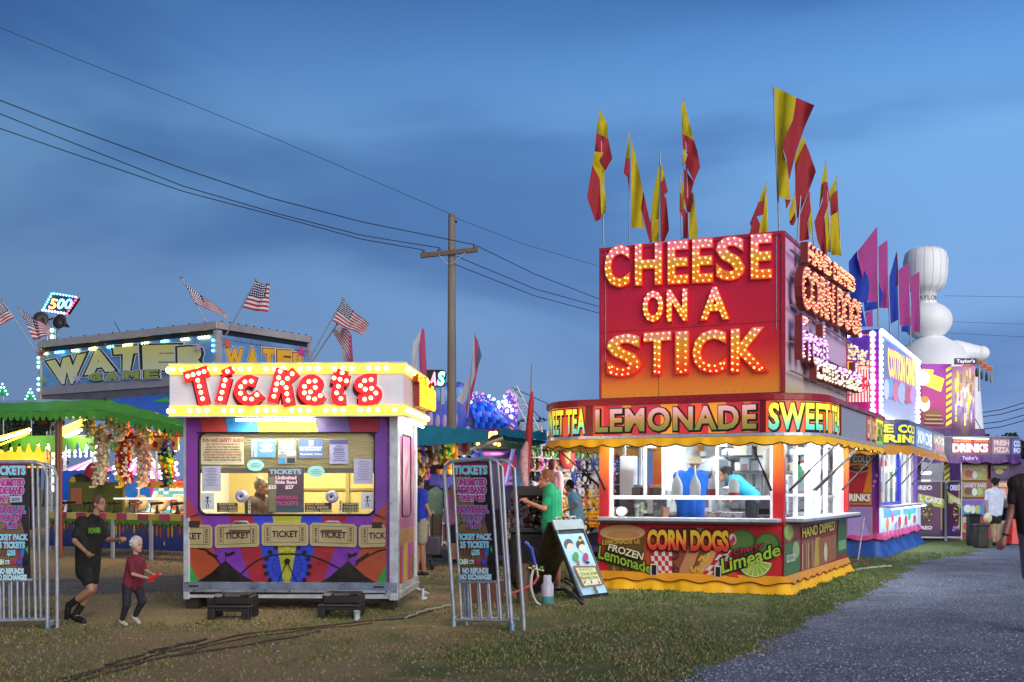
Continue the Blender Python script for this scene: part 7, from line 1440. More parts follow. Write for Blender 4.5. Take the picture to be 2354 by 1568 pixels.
# ================================================================= ticket price boards on steel barriers
def poster(pn, f, price='$25'):
    T = lambda w, x0, x1, y0, y1, c, h: pn.halo(w, [f(x0, y1 + 5), f(x1, y1 + 5), f(x1, y0 - 5), f(x0, y0 - 5)], cmat(c), cmat(h), .06, .13)
    P_ = lambda pts, c: pn.poly([f(*p) for p in pts], cmat(c))
    P_([(195, 1075), (520, 1070), (455, 60), (150, 60)], '28222c'); P_([(160, 190), (300, 180), (330, 420), (300, 700), (180, 640)], '7c6244'); P_([(190, 660), (420, 560), (450, 660), (440, 980), (200, 1000)], '74583c'); P_([(155, 75), (455, 72), (455, 175), (160, 175)], '7c2444')
    for i in range(6): pn.line([f(165 + i * 30, 640 - i * 28), f(240 + i * 30, 560 - i * 24)], 1.0, cmat('141014'), False)
    for i in range(5): pn.line([f(205 + i * 26, 860), f(225 + i * 24, 780 + i * 9)], 1.6, cmat('161014'), False)
    pn.up(); P_([(395, 960), (420, 960), (450, 790), (400, 800)], '7c2c6c'); P_([(425, 870), (452, 860), (460, 780), (430, 790)], '2c6cc0'); P_([(465, 800), (490, 840), (484, 770)], '50a040')
    cy, mg, wt = '7cd4e4', 'a82c84', 'c8c4e4'
    T('TICKETS', 165, 445, 102, 165, cy, '8c2450'); T('UNLIMITED', 192, 438, 212, 260, mg, wt); T('RIDE BAND', 198, 438, 278, 328, mg, wt)
    if price: T('ONLY ' + price, 218, 424, 350, 398, mg, wt)
    else: T('ONLY', 218, 310, 350, 398, mg, wt); P_([(325, 405), (430, 400), (425, 345), (322, 350)], 'aeb4c8'); pn.text('$29', [f(340, 395), f(410, 392), f(408, 365), f(338, 368)], cmat('50587c'), .04)
    T('INDIVIDUAL', 192, 460, 442, 488, mg, '58a8c0'); T('TICKETS', 234, 426, 512, 556, mg, '58a8c0'); T('$1.50', 282, 392, 580, 624, mg, '58a8c0')
    T('TICKET PACK', 192, 486, 678, 716, cy, '8c2458'); T('25 TICKETS', 224, 466, 742, 784, cy, '8c2458'); T('$35', 320, 388, 812, 852, cy, '8c2458')
    T('CASH', 218, 292, 890, 922, 'd8ecd8', '2c6a4a')
    for x, c in ((305, 'd8d8e8'), (362, 'a03048'), (412, '3c50c8'), (460, '101018')): P_([(x, 925), (x + 38, 922), (x + 36, 890), (x - 2, 893)], c)
    pn.text('VISA', [f(308, 918), f(338, 916), f(337, 899), f(307, 901)], cmat('38408c'), .05)
    T('NO REFUNDS', 250, 466, 964, 1000, 'c0dce8', '2c6c88'); T('NO EXCHANGES', 232, 494, 1018, 1052, 'c0dce8', '2c6c88')
def barrier(lab, BL, BR, lean, frame_pts, bars, poster_f, price, back=.13, feet=()):
    gl, gr = gnd(*BL), gnd(*BR); u = (gr - gl); pl = Plane(gl, u, Vector((-math.tan(R(lean)), 0, 1)) - Vector((0, 0, 0))); w = pl.n * -back
    t = thing('price_board', lab, 'price board', (gl + gr) / 2, 'ticket price boards'); pn = Panel(pl.off(-.015), .004, .0009); poster(pn, poster_f, price); pn.build('poster', t)
    H = lambda p, d=0.0: pl.hit(*p) + w * d
    for d, nm in ((0, 'front_frame'), (1, 'rear_frame')):
        b = MB(); pts = [H(p, d) for p in frame_pts]
        if d: pts = [p + Vector((.05, 0, -.02)) for p in pts]
        b.tube([Vector((pts[0].x, pts[0].y, 0.0))] + pts + [Vector((pts[-1].x, pts[-1].y, 0.0))], .021, STEEL, 10)
        for (x0, y0), (x1, y1), r in bars: b.tube([H((x0, y0), d), H((x1, y1), d)], r, STEEL, 8)
        b.build(nm, t)
    b = MB()
    for p in feet: b = MB(); q = gnd(*p); b.box(q + Vector((0, .13, .05)), (.045, .30, .05), STEEL, None, .005); b.lathe(q, [(.03, 0), (.03, .09)], mat('7c98b0', .4, .6), 10); b.build('foot', t)
    b = MB()
    for (x0, y0), (x1, y1) in (((frame_pts[0][0] - 2, 1128), (frame_pts[0][0] + 28, 1129)),): b.tube([H((x0, y0)), H((x1, y1))], .005, BLK, 5)
    b.build('cable_tie', t)
X = lambda x: 1000 + .272 * x; Y = lambda y: 1044 + .272 * y
F1 = lambda x, y: (X(x), Y(y))
fr = [F1(160, 1400), F1(118, 760), F1(78, 150), F1(88, 95), F1(130, 62), F1(460, 36), F1(525, 55), F1(560, 110), F1(600, 760), F1(645, 1405)]
bars = [(F1(150, 70), F1(222, 1395), .014), (F1(462, 45), F1(556, 1405), .016), (F1(290, 1085), F1(310, 1398), .012), (F1(372, 1085), F1(393, 1400), .012), (F1(450, 1085), F1(474, 1402), .012), (F1(205, 1078), F1(520, 1080), .017), (F1(155, 1398), F1(640, 1408), .016)]
barrier('ticket price board on a leaning steel barrier right of the ticket booth', (1042, 1440), (1177, 1452), 3.2, fr, bars, F1, '$25', feet=((1042, 1440), (1177, 1452)))
F2 = lambda x, y: (X(x) - 1061 + (y - 60) * -.0085, Y(y) + 1)
fr = [(-70, 1430), (-72, 1100), (-60, 1066), (-40, 1062), (80, 1062), (100, 1068), (107, 1095), (108, 1250), (109, 1435)]
bars = [((74, 1064), (82, 1424), .016), ((-38, 1064), (-36, 1424), .014), ((-60, 1335), (76, 1333), .017), ((-70, 1428), (105, 1424), .016)] + [((x, 1336), (x + 1, 1424), .012) for x in (-12, 8, 26, 40, 54)]
barrier('ticket price board on a steel barrier cut by the left edge', (-70, 1446), (109, 1446), 0, fr, bars, F2, None, feet=((109, 1446),))
# ================================================================= sandwich board
BLn, BRn = gnd(1334, 1379), gnd(1400, 1369); nrm = Vector((.8, -.6, 0)); up_ = Vector((-.36, .27, 1.0)); pl = Plane(BLn, BRn - BLn, up_)
pl.v = up_.normalized(); W_ = (BRn - BLn).length; H_ = up_.length
sb = thing('sandwich_board', 'black folding pavement sign with two cartoon children on pale blue', 'pavement sign', (BLn + BRn) / 2)
b = MB(); b.slab(pl, 0, W_, .0, H_, -.03, 0, BLK); b.slab(pl, .02, .05, .05, H_ - .02, 0, .012, mat('5a6470', .4)); b.slab(pl, W_ - .05, W_ - .02, .05, H_ - .02, 0, .012, mat('5a6470', .4)); b.slab(pl, 0, W_, H_ - .12, H_ + .02, 0, .02, mat('98a8ac', .4)); b.build('front_leaf', sb)
b = MB(); o = BLn + up_ + Vector((-.03, .02, 0)); e = BRn + up_ + Vector((-.03, .02, 0)); dn = Vector((-.40, .30, -1.0)); b.prism([o, e, e + dn, o + dn], nrm * -.03, BLK); b.build('rear_leaf', sb)
b = MB()
for k in range(3): c = pl.P(W_ * (.25 + .25 * k), H_ + .045, 0); b.tube([c - pl.u * .06 - pl.v * .04, c - pl.u * .06 + pl.v * .02, c + pl.u * .06 + pl.v * .02, c + pl.u * .06 - pl.v * .04], .014, mat('20201e', .5) if k % 2 else mat('b0b4b0', .4), 6)
b.build('carry_handle', sb)
X = lambda x: 1161.8 + .2345 * x; Y = lambda y: 1044 + .2345 * y; p = Panel(pl, .014, .002)
p.poly(q4((748, 1388), (988, 1358), (752, 778), (502, 790)), mat('9cc8e0', .4, emit=.12)); SK = cmat('d8c8b8')
p.disc(X(606), Y(885), 10.5, cmat('2c2a30'), 12); p.disc(X(622), Y(915), 7.5, SK, 9); p.disc(X(722), Y(888), 10, cmat('2c2428'), 12); p.disc(X(718), Y(828), 4, cmat('2c2428'), 5); p.disc(X(736), Y(925), 7.5, SK, 8.5); p.poly(q4((690, 852), (712, 838), (740, 850), (712, 866)), cmat('d8b830'))
p.disc(X(672), Y(1012), 7, cmat('3f9a50'), 11); p.poly(q4((680, 1050), (700, 1048), (712, 1100), (694, 1102)), cmat('b8683c')); p.disc(X(768), Y(1022), 6, cmat('a83c70'), 11); p.poly(q4((765, 1060), (800, 1058), (806, 1080), (775, 1084)), cmat('1c1c20'))
p.poly(q4((735, 1316), (945, 1288), (868, 1102), (636, 1106)), cmat('8c5c38')); p.poly(q4((748, 1300), (920, 1280), (852, 1120), (664, 1124)), cmat('d8dcc0'))
p.text('WATCH', q4((698, 1160), (832, 1152), (822, 1124), (686, 1130)), cmat('98a82c'), .05); p.text('YOUR STEP', q4((706, 1205), (880, 1190), (866, 1162), (698, 1172)), cmat('98a82c'), .05); p.text('THANK YOU', q4((718, 1240), (890, 1228), (878, 1205), (708, 1214)), cmat('98a82c'), .05)
for x, dx in ((752, -5), (815, 2), (885, 8)): p.line(q4((x - dx, 1244), (x + dx, 1276)), 1.3, BLK, False); p.poly(q4((x + dx - 9, 1266), (x + dx + 9, 1262), (x + dx + 2, 1282)), BLK, False)
p.up(); p.poly(q4((862, 1378), (885, 1374), (850, 1305), (828, 1308)), cmat('6c5440')); p.build('cartoon_print', sb)
# ================================================================= tap post, hoses, bottle, small things
def dobj(name, lab, cat, f, grp=None): b = MB(); f(b); return b.build(name, None, lab, cat, grp)
q = gnd(1203, 1388); Yp = q.y
t = thing('post_stump', 'weathered round timber post carrying the water tap', 'post', q); b = MB(); b.tube([q, q + Vector((-.01, 0, .5))], .085, mat('5c4a3c', .9, 0, .35, 9, bump=.5, streak=True), 12); b.build('post', t)
b = MB(); A = lambda px, py, d=0: at(px, py, Yp - .1 + d); b.tube([A(1230, 1300), A(1222, 1268), A(1212, 1250), A(1206, 1246)], .022, mat('3040b0', .35), 8); b.tube([A(1206, 1246), A(1224, 1262), A(1226, 1290)], .016, mat('3040b0', .35), 8); b.build('pump_handle', t)
b = MB(); b.tube([A(1214, 1305), A(1250, 1312)], .02, mat('a89868', .3, .9)); b.tube([A(1232, 1298), A(1236, 1326)], .018, mat('b8b8b0', .3, .9)); b.ball(A(1244, 1306), .03, mat('3c6a3c', .4)); b.ball(A(1226, 1303), .032, mat('b0a070', .3, .9)); b.tube([A(1222, 1296), A(1214, 1290)], .012, BLK); b.build('tap', t)
dobj('hose', 'white hose hanging from the tap and curling to the grass', 'hose', lambda b: b.tube([A(*p_) for p_ in ((1226, 1306), (1221, 1325), (1220, 1350), (1225, 1372), (1234, 1386), (1243, 1391))], .018, mat('b8bab4', .5), 8))
dobj('hose', 'red hose running from the tap behind the price board', 'hose', lambda b: b.tube([A(*p_) for p_ in ((1238, 1324), (1228, 1340), (1205, 1353), (1184, 1361), (1160, 1366))], .017, mat('c04850', .5), 8))
dobj('water_bottle', 'white and teal insulated bottle standing on the grass', 'bottle', lambda b: (b.lathe(gnd(1258, 1388), [(.07, 0), (.078, .01), (.078, .10)], mat('4c8c94', .4), 16), b.lathe(gnd(1258, 1388) + Vector((0, 0, .10)), [(.078, 0), (.078, .13), (.055, .17), (.05, .175), (.05, .25), (.04, .26)], mat('b8b4c8', .4), 16)))
for i, pts in enumerate((((1262, 1345), (1290, 1338), (1312, 1348), (1338, 1368)), ((1280, 1350), (1300, 1362), (1318, 1372), (1340, 1378)), ((1270, 1342), (1300, 1334), (1325, 1345), (1345, 1360)))):
    dobj('hose', ('upper', 'lower', 'middle')[i] + ' black hose looping behind the pavement sign', 'hose', lambda b: b.tube([gnd(px, py + 14) + Vector((0, .0, .05 + .08 * math.sin(k_ * 1.2))) for k_, (px, py) in enumerate(pts)], .02, BLK, 7), 'black hoses by the tap')
q = gnd(1222, 1352); t = thing('covered_cart', 'dark boxy cart heaped with black netting behind the tap', 'cart', q)
b = MB(); b.box(q + Vector((.0, .25, .42)), (.62, .6, .75), mat('1a1715', .7, 0, .3, 9), None, .04); b.box(q + Vector((0, .25, .84)), (.66, .64, .08), DGRY, None, .02); b.build('cart_body', t)
b = MB(); rr = random.Random(4)
for k in range(330): p_ = q + Vector((rr.uniform(-.3, .28), rr.uniform(-.05, .5), rr.uniform(.86, 1.38) - abs(rr.gauss(0, .05)))); b.ball(p_, rr.uniform(.018, .05), mat(rr.choice(('15110f', '1d1815', '2a211c', '4c4038')), .6), 5, 3)
b.build('netting', t); b = MB(); b.box(q + Vector((-.02, .2, 1.40)), (.42, .4, .16), mat('241c1c', .6), None, .03); b.build('top_box', t)
b = MB(); 
for s_ in (-.22, .22): b.lathe(q + Vector((s_, -.06, .09)), [(.02, -.02), (.085, -.02), (.085, .02), (.02, .02)], BLK, 14, ax=Matrix.Rotation(R(90), 3, 'Y'))
b.build('wheel', t)
q = gnd(1118, 1388); dobj('wooden_block', 'reddish brown timber block behind the bars of the price board', 'block', lambda b: b.box(q + Vector((0, .2, .15)), (.42, .22, .30), mat('5c3428', .8, 0, .3, 8, bump=.3), None, .01))
# furled red and pink flag on a leaning pole
t = thing('furled_flag', 'furled red and pink feather flag tied to a leaning pole by the tap', 'flag', gnd(1200, 1345)); Yf = gnd(1200, 1345).y; B_ = lambda px, py: at(px, py, Yf)
b = MB(); b.tube([B_(1200, 1345), B_(1209, 1132), B_(1216, 1000), B_(1222, 836)], [.02, .018, .014, .006], mat('a05850', .5), 7); b.build('pole', t)
b = MB(); b.tube([B_(1223, 900), B_(1221, 925), B_(1218, 960), B_(1215, 1000), B_(1216, 1030), B_(1214, 1090)], [.012, .04, .045, .055, .035, .02], mat('b82c34', .8, 0, .2, 12, bump=.4), 8); b.build('red_cloth', t)
b = MB(); b.tube([B_(1214, 1012), B_(1206, 1035), B_(1203, 1070), B_(1206, 1110), B_(1206, 1160)], [.03, .065, .075, .055, .02], mat('c89a98', .85, 0, .4, 16, bump=.8), 9); b.build('pink_cloth', t)
# ground cables
def cable(pts, lab, r, c): P_ = [gnd(*p_, z=r) for p_ in resamp(pts, 40)]; P_ = [p_ + Vector((.02 * math.sin(i * .9), .03 * math.sin(i * .6 + 1), 0)) for i, p_ in enumerate(P_)]; b = MB(); b.tube(P_, r, mat(c, .6, 0, .2, 9), 6); b.build('ground_cable', None, lab, 'cable', 'cables on the grass')
cable([(110, 1580), (250, 1535), (400, 1495), (560, 1458), (760, 1436), (930, 1420), (1000, 1402)], 'dark cable running from the lower left corner towards the booth', .010, '3a2a20')
cable([(140, 1582), (300, 1530), (420, 1500), (560, 1466), (700, 1448), (860, 1432)], 'reddish cable beside the dark one in the lower left', .009, '4c3024')
cable([(60, 1585), (210, 1542), (330, 1518), (420, 1505), (640, 1470), (740, 1450)], 'lowest of the brown cables in the lower left', .010, '40302a'); cable([(240, 1530), (380, 1488), (480, 1468), (470, 1470), (350, 1500)], 'short loop of cable lying on the others in the lower left', .010, '2c221c')
cable([(930, 1421), (975, 1403), (1010, 1396), (1042, 1388)], 'pale thin cable between the booth and the price board', .012, '9c9c88'); cable([(1950, 1312), (1995, 1305), (2050, 1300)], 'pale hose on the grass between the two food stands', .016, 'b8b8a8')
for i, (px, py) in enumerate(((1415, 1458), (1755, 1452), (300, 1470), (640, 1500), (1240, 1475), (905, 1447), (1590, 1420))):
    q = gnd(px, py); b = MB(); a = random.random() * 3; r = .02; b.add([q + Vector((r * math.cos(a + k * 1.4), r * 1.3 * math.sin(a + k * 1.4), .008 + .012 * (k % 2))) for k in range(4)], [(0, 1, 2, 3)], mat('c8c8c0', .7)); b.build('paper_scrap', None, 'tiny white scrap of paper lying on the worn grass', 'litter', 'paper scraps on the grass')
# ================================================================= wagon, small fence
q = gnd(980, 1310); t = thing('folding_wagon', 'grey fabric folding wagon with black wheels beside the ticket booth', 'wagon', q)
b = MB(); b.box(q + Vector((0, .35, .42)), (.44, .75, .32), mat('4c4450', .85, 0, .2, 12, bump=.3), None, .03); b.build('fabric_tub', t)
b = MB()
for px, py in ((968, 1303), (992, 1300)): 
    c_ = at(px, py, q.y); c_.z = .09; b.lathe(c_, [(.03, -.025), (.085, -.025), (.085, .025), (.03, .025)], BLK, 16, ax=Matrix.Rotation(R(78), 3, 'Y'))
b.build('wheel', t); b = MB(); b.tube([q + Vector((-.02, .0, .3)), q + Vector((-.0, .0, .95))], .02, BLK); b.tube([q + Vector((.1, .1, .3)), q + Vector((.10, .1, .98))], .018, BLK); b.tube([q + Vector((-.05, 0, .98)), q + Vector((.14, 0, 1.02))], .022, mat('888890', .5)); b.build('handle', t)
q = gnd(1008, 1256); t = thing('picket_fence', 'low white picket fence with teal gaps beyond the wagon', 'fence', q)
b = MB(); b.box(q + Vector((0, 0, .58)), (.8, .04, .06), WHT); b.box(q + Vector((0, 0, .1)), (.8, .04, .06), WHT); b.box(q + Vector((0, 0, .9)), (.8, .04, .06), WHT)
for k in range(6): b.box(q + Vector((-.36 + k * .145, -.03, .48)), (.06, .03, .93), WHT, None, .005)
b.build('pickets', t); b = MB(); b.box(q + Vector((0, .05, .73)), (.7, .02, .2), mat('2c9a98', .5)); b.box(q + Vector((0, .05, .35)), (.7, .02, .3), mat('a84c58', .5)); b.build('backing_boards', t)
# ================================================================= toy stand with teal awning
TL_, TR_ = at(1185, 1122, 21.5), at(1400, 1122, 25.5); TL_.z = TR_.z = 0
jf = Plane(TL_, TR_ - TL_); JW = (TR_ - TL_).length
toy = thing('toy_stand', 'prize toy stand with teal awning, blue post and shelves of plush toys', 'game stand', (TL_ + TR_) / 2)
b = MB(); b.slab(jf, -.3, JW + .8, .15, 2.5, -.5, -.45, mat('3a3444', .8)); b.slab(jf, -.3, JW + .8, .12, .18, -.45, .3, mat('584878', .6)); b.build('back_wall', toy)
b = MB()
for k in range(8): b.slab(jf, -.2, JW + .7, .5 + k * .255, .515 + k * .255, -.10, .0, mat('b0b0c0', .4))
b.build('shelf_rails', toy)
TEAL = mat('2a8c9c', .6, 0, .2, 3, bump=.2)
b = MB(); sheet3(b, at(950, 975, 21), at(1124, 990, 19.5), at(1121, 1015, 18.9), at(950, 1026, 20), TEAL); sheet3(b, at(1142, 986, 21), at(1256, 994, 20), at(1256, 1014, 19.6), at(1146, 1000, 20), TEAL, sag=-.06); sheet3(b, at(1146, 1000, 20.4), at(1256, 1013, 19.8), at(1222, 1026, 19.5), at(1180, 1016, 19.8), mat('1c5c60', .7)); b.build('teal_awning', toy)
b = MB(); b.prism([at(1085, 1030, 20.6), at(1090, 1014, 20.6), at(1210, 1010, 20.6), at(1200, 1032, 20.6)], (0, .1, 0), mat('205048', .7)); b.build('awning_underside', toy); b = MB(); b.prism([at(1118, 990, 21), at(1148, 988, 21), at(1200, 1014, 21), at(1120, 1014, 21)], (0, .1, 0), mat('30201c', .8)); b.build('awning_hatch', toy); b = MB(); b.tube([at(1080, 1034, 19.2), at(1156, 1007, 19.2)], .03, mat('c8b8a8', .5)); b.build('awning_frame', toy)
b = MB()
for px, py in ((1127, 996), (1132, 996), (1139, 995), (1122, 1003), (1137, 1019), (1146, 1022), (1098, 1020), (1128, 998)): b.ball(at(px, py, 20.5), .035, mat('ffb070', .4, var=0, emit=8, ecol='ff8840'), 7, 5)
b.build('awning_bulbs', toy)
point('stand_light', at(1080, 1080, 20.3), 30, 'ffe8d8', .4); point('stand_light', jf.P(1.3, 1.9, 1.2), 130, 'ffe8d8', .5)
b = MB(); q_ = at(1192, 1245, 20.8); b.box(Vector((q_.x, 20.8, 1.15)), (.075, .06, 2.3), mat('3c88c8', .4, 0, .1, 5)); b.build('blue_post', toy)
b = MB(); b.tube([at(1183, 1018, 20.7), at(1163, 1110, 20.7)], .035, mat('8c8ce0', .4, emit=.2), 6); b.tube([at(1150, 1100, 20.8), at(1195, 1098, 20.8)], .03, mat('8c8ce0', .4, emit=.2)); b.tube([at(1150, 1112, 20.8), at(1195, 1112, 20.8)], .03, mat('8c8ce0', .4, emit=.2)); b.build('lilac_frame', toy)
sp6 = Plane(at(1089, 1070, 20.9), Vector((1, .04, 0))); p = Panel(sp6, .004, .003); p.rect(1089, 1033, 1187, 1170, cmat('241848')); p.poly([(1095, 1038), (1175, 1036), (1150, 1050), (1100, 1052)], mat('5a3090', .4, emit=.3)); p.disc(1132, 1043, 28, mat('b060b0', .4, emit=.4), 5); p.disc(1140, 1043, 15, mat('e8a8d0', .4, emit=.5), 2.5); p.poly([(1150, 1060), (1187, 1045), (1187, 1110), (1160, 1120)], mat('a02c50', .4, emit=.2)); p.build('space_backdrop', toy)
b = MB(); sa = Plane(at(1067, 1046, 19.6), Vector((1, 0, 0))); u0, v0 = sa.uv(1052, 1047); u1, v1 = sa.uv(1083, 1018); b.slab(sa, u0, u1, v0, v1, -.03, 0, mat('c0ac98', .5)); b.build('arrow_board', toy)
p = Panel(sa, .004); p.poly([(1067, 1045), (1080, 1032), (1073, 1032), (1073, 1019), (1061, 1019), (1061, 1032), (1054, 1032)], cmat('a81c24')); p.build('red_arrow', toy)
b = MB()
for k in range(4): b.box(at(1000 + k * 22, 1103 + k % 2 * 6, 21), (.2, .3, .22), mat('3c3c90', .4, emit=.15), None, .02)
b.tube([at(955, 1093, 21), at(1090, 1091, 21)], .02, mat('8080d0', .4)); b.tube([at(955, 1105, 21), at(1090, 1103, 21)], .02, mat('8080d0', .4)); b.build('display_rail', toy)
big = ((964, 1046, '5a3c94', 'e0b428', .62, 'behind the booth corner'), (985, 1052, '6a4428', 'd8c0b0', .8, 'with its dark back turned under the teal awning'), (1003, 1048, 'd8c0b0', 'c8b48c', .72, 'beside the dark one under the teal awning'), (1026, 1038, '4a9a3c', 'e0b428', .55, 'peeking over the yellow one'), (1036, 1062, 'e0b428', 'e07830', 1.0, 'largest under the teal awning'), (1066, 1058, '3a6cc0', 'd8dce4', .45, 'under the red arrow board'), (1098, 1048, '3a6cc0', '5a3c94', .5, 'beside the space backdrop'), (968, 1082, 'e0b428', 'd8c0b0', .55, 'low beside the booth wall'), (982, 1092, 'd870a8', 'd8c0b0', .4, 'small and low under the dark one'))
for k, (px, py, c, c2, h, w) in enumerate(big): p_ = at(px, py + 30 * h, 20.4 + (k % 3) * .15); plush(p_, h * .6, c, c2, k % 3, random.uniform(-.8, .8), w, 'large plush toys under the teal awning')
# shelves of small toys: each toy a thing
pal = ('5a3c94', 'd8dce4', '6a4428', '22201e', '3a6cc0', 'c8b48c', 'd870a8', '4a9a3c', 'd8c0b0', 'e07830', 'b01c28', '8fa8a0')
rowc = (('6a4428', '22201e', 'c8b48c'), ('c8b48c', 'd8dce4', 'e0b428'), ('6a4428', 'e0b428', 'e07830'), ('6a4428', 'c8b48c', 'd8dce4'), ('d8dce4', '22201e', '3a6cc0'), ('5a3c94', '3a6cc0', 'd8dce4'), ('22201e', '8fa8a0', '4a9a3c'), ('d870a8', 'd8c0b0', '3a6cc0'))
for r_ in range(8):
    for k in range(17):
        u = -.1 + k * (JW + .7) / 17 + random.uniform(-.04, .04); c = random.choice(rowc[r_] + (random.choice(pal),)); p_ = jf.P(u, .52 + r_ * .255 + random.uniform(-.03, .0), -.05)
        plush(p_, random.uniform(.24, .34), c, random.choice(('e8dcc0', 'd8dce4', 'c8b48c')), random.randrange(3), random.uniform(-.9, .9) - .6, 'on row %s of the toy stand shelves' % ('one two three four five six seven eight'.split()[r_]), 'small plush toys on the shelves', tilt=random.uniform(-.2, .2))
for k in range(10): p_ = jf.P(JW * .72 + (k % 5) * .12, .62 + (k // 5) * .14, .12); plush(p_, .2, 'e0b428', 'e07830', 0, random.uniform(-.5, .5), 'in the golden heap low on the toy stand', 'small plush toys on the shelves')
b = MB(); c_ = jf.off(.15).hit(1304, 1045); b.ball(c_, (.17, .03, .30), mat('982028', .5), 16, 10); b.ball(c_ + Vector((0, -.025, 0)), (.07, .02, .2), mat('b09860', .5), 12, 8); b.build('oval_sign', None, 'red oval board hanging over the toy shelves', 'sign')
# ================================================================= fun ride behind: blue arch, neon letters, truss, tent
ride = thing('fairground_ride', 'lit ride facade with blue striped arch and purple bulb lattice in the middle', 'ride', at(1130, 1122, 34) - Vector((0, 0, CAMH)))
X = lambda x: 911.8 + .2156 * x; Y = lambda y: 808.8 + .2156 * y; rp = Plane(at(1120, 1000, 34), Vector((1, .1, 0)))
b = MB(); pts = [rp.hit(X(x), Y(y)) for x, y in ((775, 850), (780, 560), (800, 470), (920, 450), (980, 470), (1060, 530), (1110, 560), (1150, 520), (1165, 450), (1190, 430), (1240, 450), (1275, 540), (1290, 690), (1290, 850))]; b.prism(pts, Vector((0, 1.2, 0)), mat('4a3c9c', .5, 0, .15, 6, emit=.25)); b.build('facade', ride)
b = MB(); n = 14; vs = []; top = [(780, 600), (830, 550), (880, 528), (940, 535), (1000, 560), (1060, 610), (1120, 680), (1165, 735), (1200, 790)]
tr_ = resamp([(X(x), Y(y)) for x, y in top], n)
for i, (px, py) in enumerate(tr_):
    for j in range(6): f = j / 5; q_ = rp.hit(px * (1 - f) + X(830 + i * 26) * f, py * (1 - f) + Y(815) * f); vs.append(q_ + rp.n * (.15 + .9 * math.sin(math.pi * f) * .5))
for par in (0, 1, 2): b.add(vs, [(6 * i + j, 6 * (i + 1) + j, 6 * (i + 1) + j + 1, 6 * i + j + 1) for i in range(n) for j in range(5) if (i + j) % 3 == par], mat(('1c48d8', '2c74e8', '1830a8')[par], .4, emit=.35), True)
b.build('blue_arch', ride)
rr = random.Random(9); b = MB()
LB1, LB2, LB3 = mat('a89cff', .4, var=0, emit=1.0), mat('90ffd8', .4, var=0, emit=2.2), mat('ff6098', .4, var=0, emit=2.2)
for k in range(240):
    x, y = rr.uniform(800, 1280), rr.uniform(440, 800)
    if y > 470 + abs(x - 1000) * .2 and (x < 1210 and y > 530 + (x - 900) * .75): continue
    if x < 1130 and y < 450 + max(0, x - 960) * .6: continue
    b.ball(rp.hit(X(x), Y(y)) + rp.n * .04, .022, LB1, 5, 3)
b.build('lattice_bulbs', ride, kind='stuff')
b = MB()
def bl_row(pts, m, r=.05, st=.16):
    r *= .7
    for q_ in along([rp.hit(X(x), Y(y)) + rp.n * .12 for x, y in pts], st): b.ball(q_, r, m, 6, 4)
bl_row([(980, 475), (1040, 515), (1100, 555), (1140, 520), (1150, 460), (1128, 432)], LB2, .07); bl_row([(1180, 430), (1230, 460), (1262, 530), (1272, 600), (1272, 690)], LB3, .06); bl_row([(800, 438), (890, 442)], LB3); bl_row([(915, 450), (990, 475)], LB3); bl_row([(458, 447), (552, 450)], LB3); bl_row([(785, 540), (810, 500)], LB2, .07)
for x, y in ((1155, 568), (1085, 585), (1170, 635), (1200, 580), (1215, 692), (1225, 620), (1160, 530)): b.ball(rp.hit(X(x), Y(y)) + rp.n * .1, .05, mat('e0e8ff', .4, var=0, emit=4), 7, 5)
b.build('bulb_rows', ride, kind='stuff')
b = MB(); q_ = [rp.hit(X(x), Y(y)) for x, y in ((345, 690), (345, 510), (400, 495), (680, 500), (735, 530), (735, 690))]; b.prism(q_, Vector((0, 1, 0)), mat('5c1c30', .5)); b.prism([rp.hit(X(x), Y(y)) + rp.n * .1 for x, y in ((320, 770), (825, 785), (825, 710), (320, 680))], Vector((0, .4, 0)), mat('787480', .5, .3)); b.build('ride_car_row', ride)
b = MB()
for x in (400, 475, 550, 660): c_ = rp.hit(X(x), Y(590)) + rp.n * .06; b.ball(c_, (.36, .08, .75), mat('3c50b8', .4, emit=.12), 12, 8); b.ball(c_ + rp.n * .05 + Vector((0, 0, .35)), (.22, .06, .25), mat('6098d8', .4, emit=.12), 10, 6); b.ball(c_ + rp.n * .05 - Vector((0.12, 0, .35)), (.1, .05, .3), mat('b898c8', .4), 8, 5)
b.build('painted_figures', ride)
np_ = Plane(at(1000, 870, 33), Vector((1, 0, 0))); p = Panel(np_, .01, .01); t = thing('neon_sign', 'neon letters A S on a dark backing above the dark red ride row', 'sign', at(1016, 955, 33.1))
p.poly([(975, 890), (1021, 890), (1027, 858), (1020, 850), (975, 850)], BLK); p.text('A', [(987, 886), (1002, 886), (1006, 856), (991, 856)], mat('ffd0d8', .4, var=0, emit=3, ecol='ff5078'), .04); p.text('S', [(1005, 886), (1019, 886), (1023, 855), (1009, 855)], mat('d0fff0', .4, var=0, emit=3, ecol='50f0b8'), .05); p.build('neon_letters', t)
b = MB(); b.tube([at(1015, 890, 33), at(1015, 930, 33)], .04, STEEL); b.tube([at(1019, 890, 33), at(1019, 930, 33)], .04, STEEL); b.build('sign_post', t)
t = thing('crane_boom', 'white lattice boom leaning down to the right beyond the blue arch', 'ride boom', at(1231, 988, 38)); b = MB(); P0, P1 = at(1178, 891, 38), at(1231, 992, 38); d = (P1 - P0); s_ = Vector((.12, 0, .06))
b.tube([P0 - s_, P1 - s_], .03, WHT, 5); b.tube([P0 + s_, P1 + s_], .03, WHT, 5)
for k in range(14): a_ = P0 + d * (k / 14); c_ = P0 + d * ((k + 1) / 14); b.tube([a_ - s_, c_ + s_] if k % 2 else [a_ + s_, c_ - s_], .018, WHT, 4)
b.build('boom', t); b = MB(); b.tube([P0, at(1262, 930, 38)], .012, BLK, 4); b.tube([P0, at(1245, 965, 38)], .012, BLK, 4); b.build('guy_wires', t)
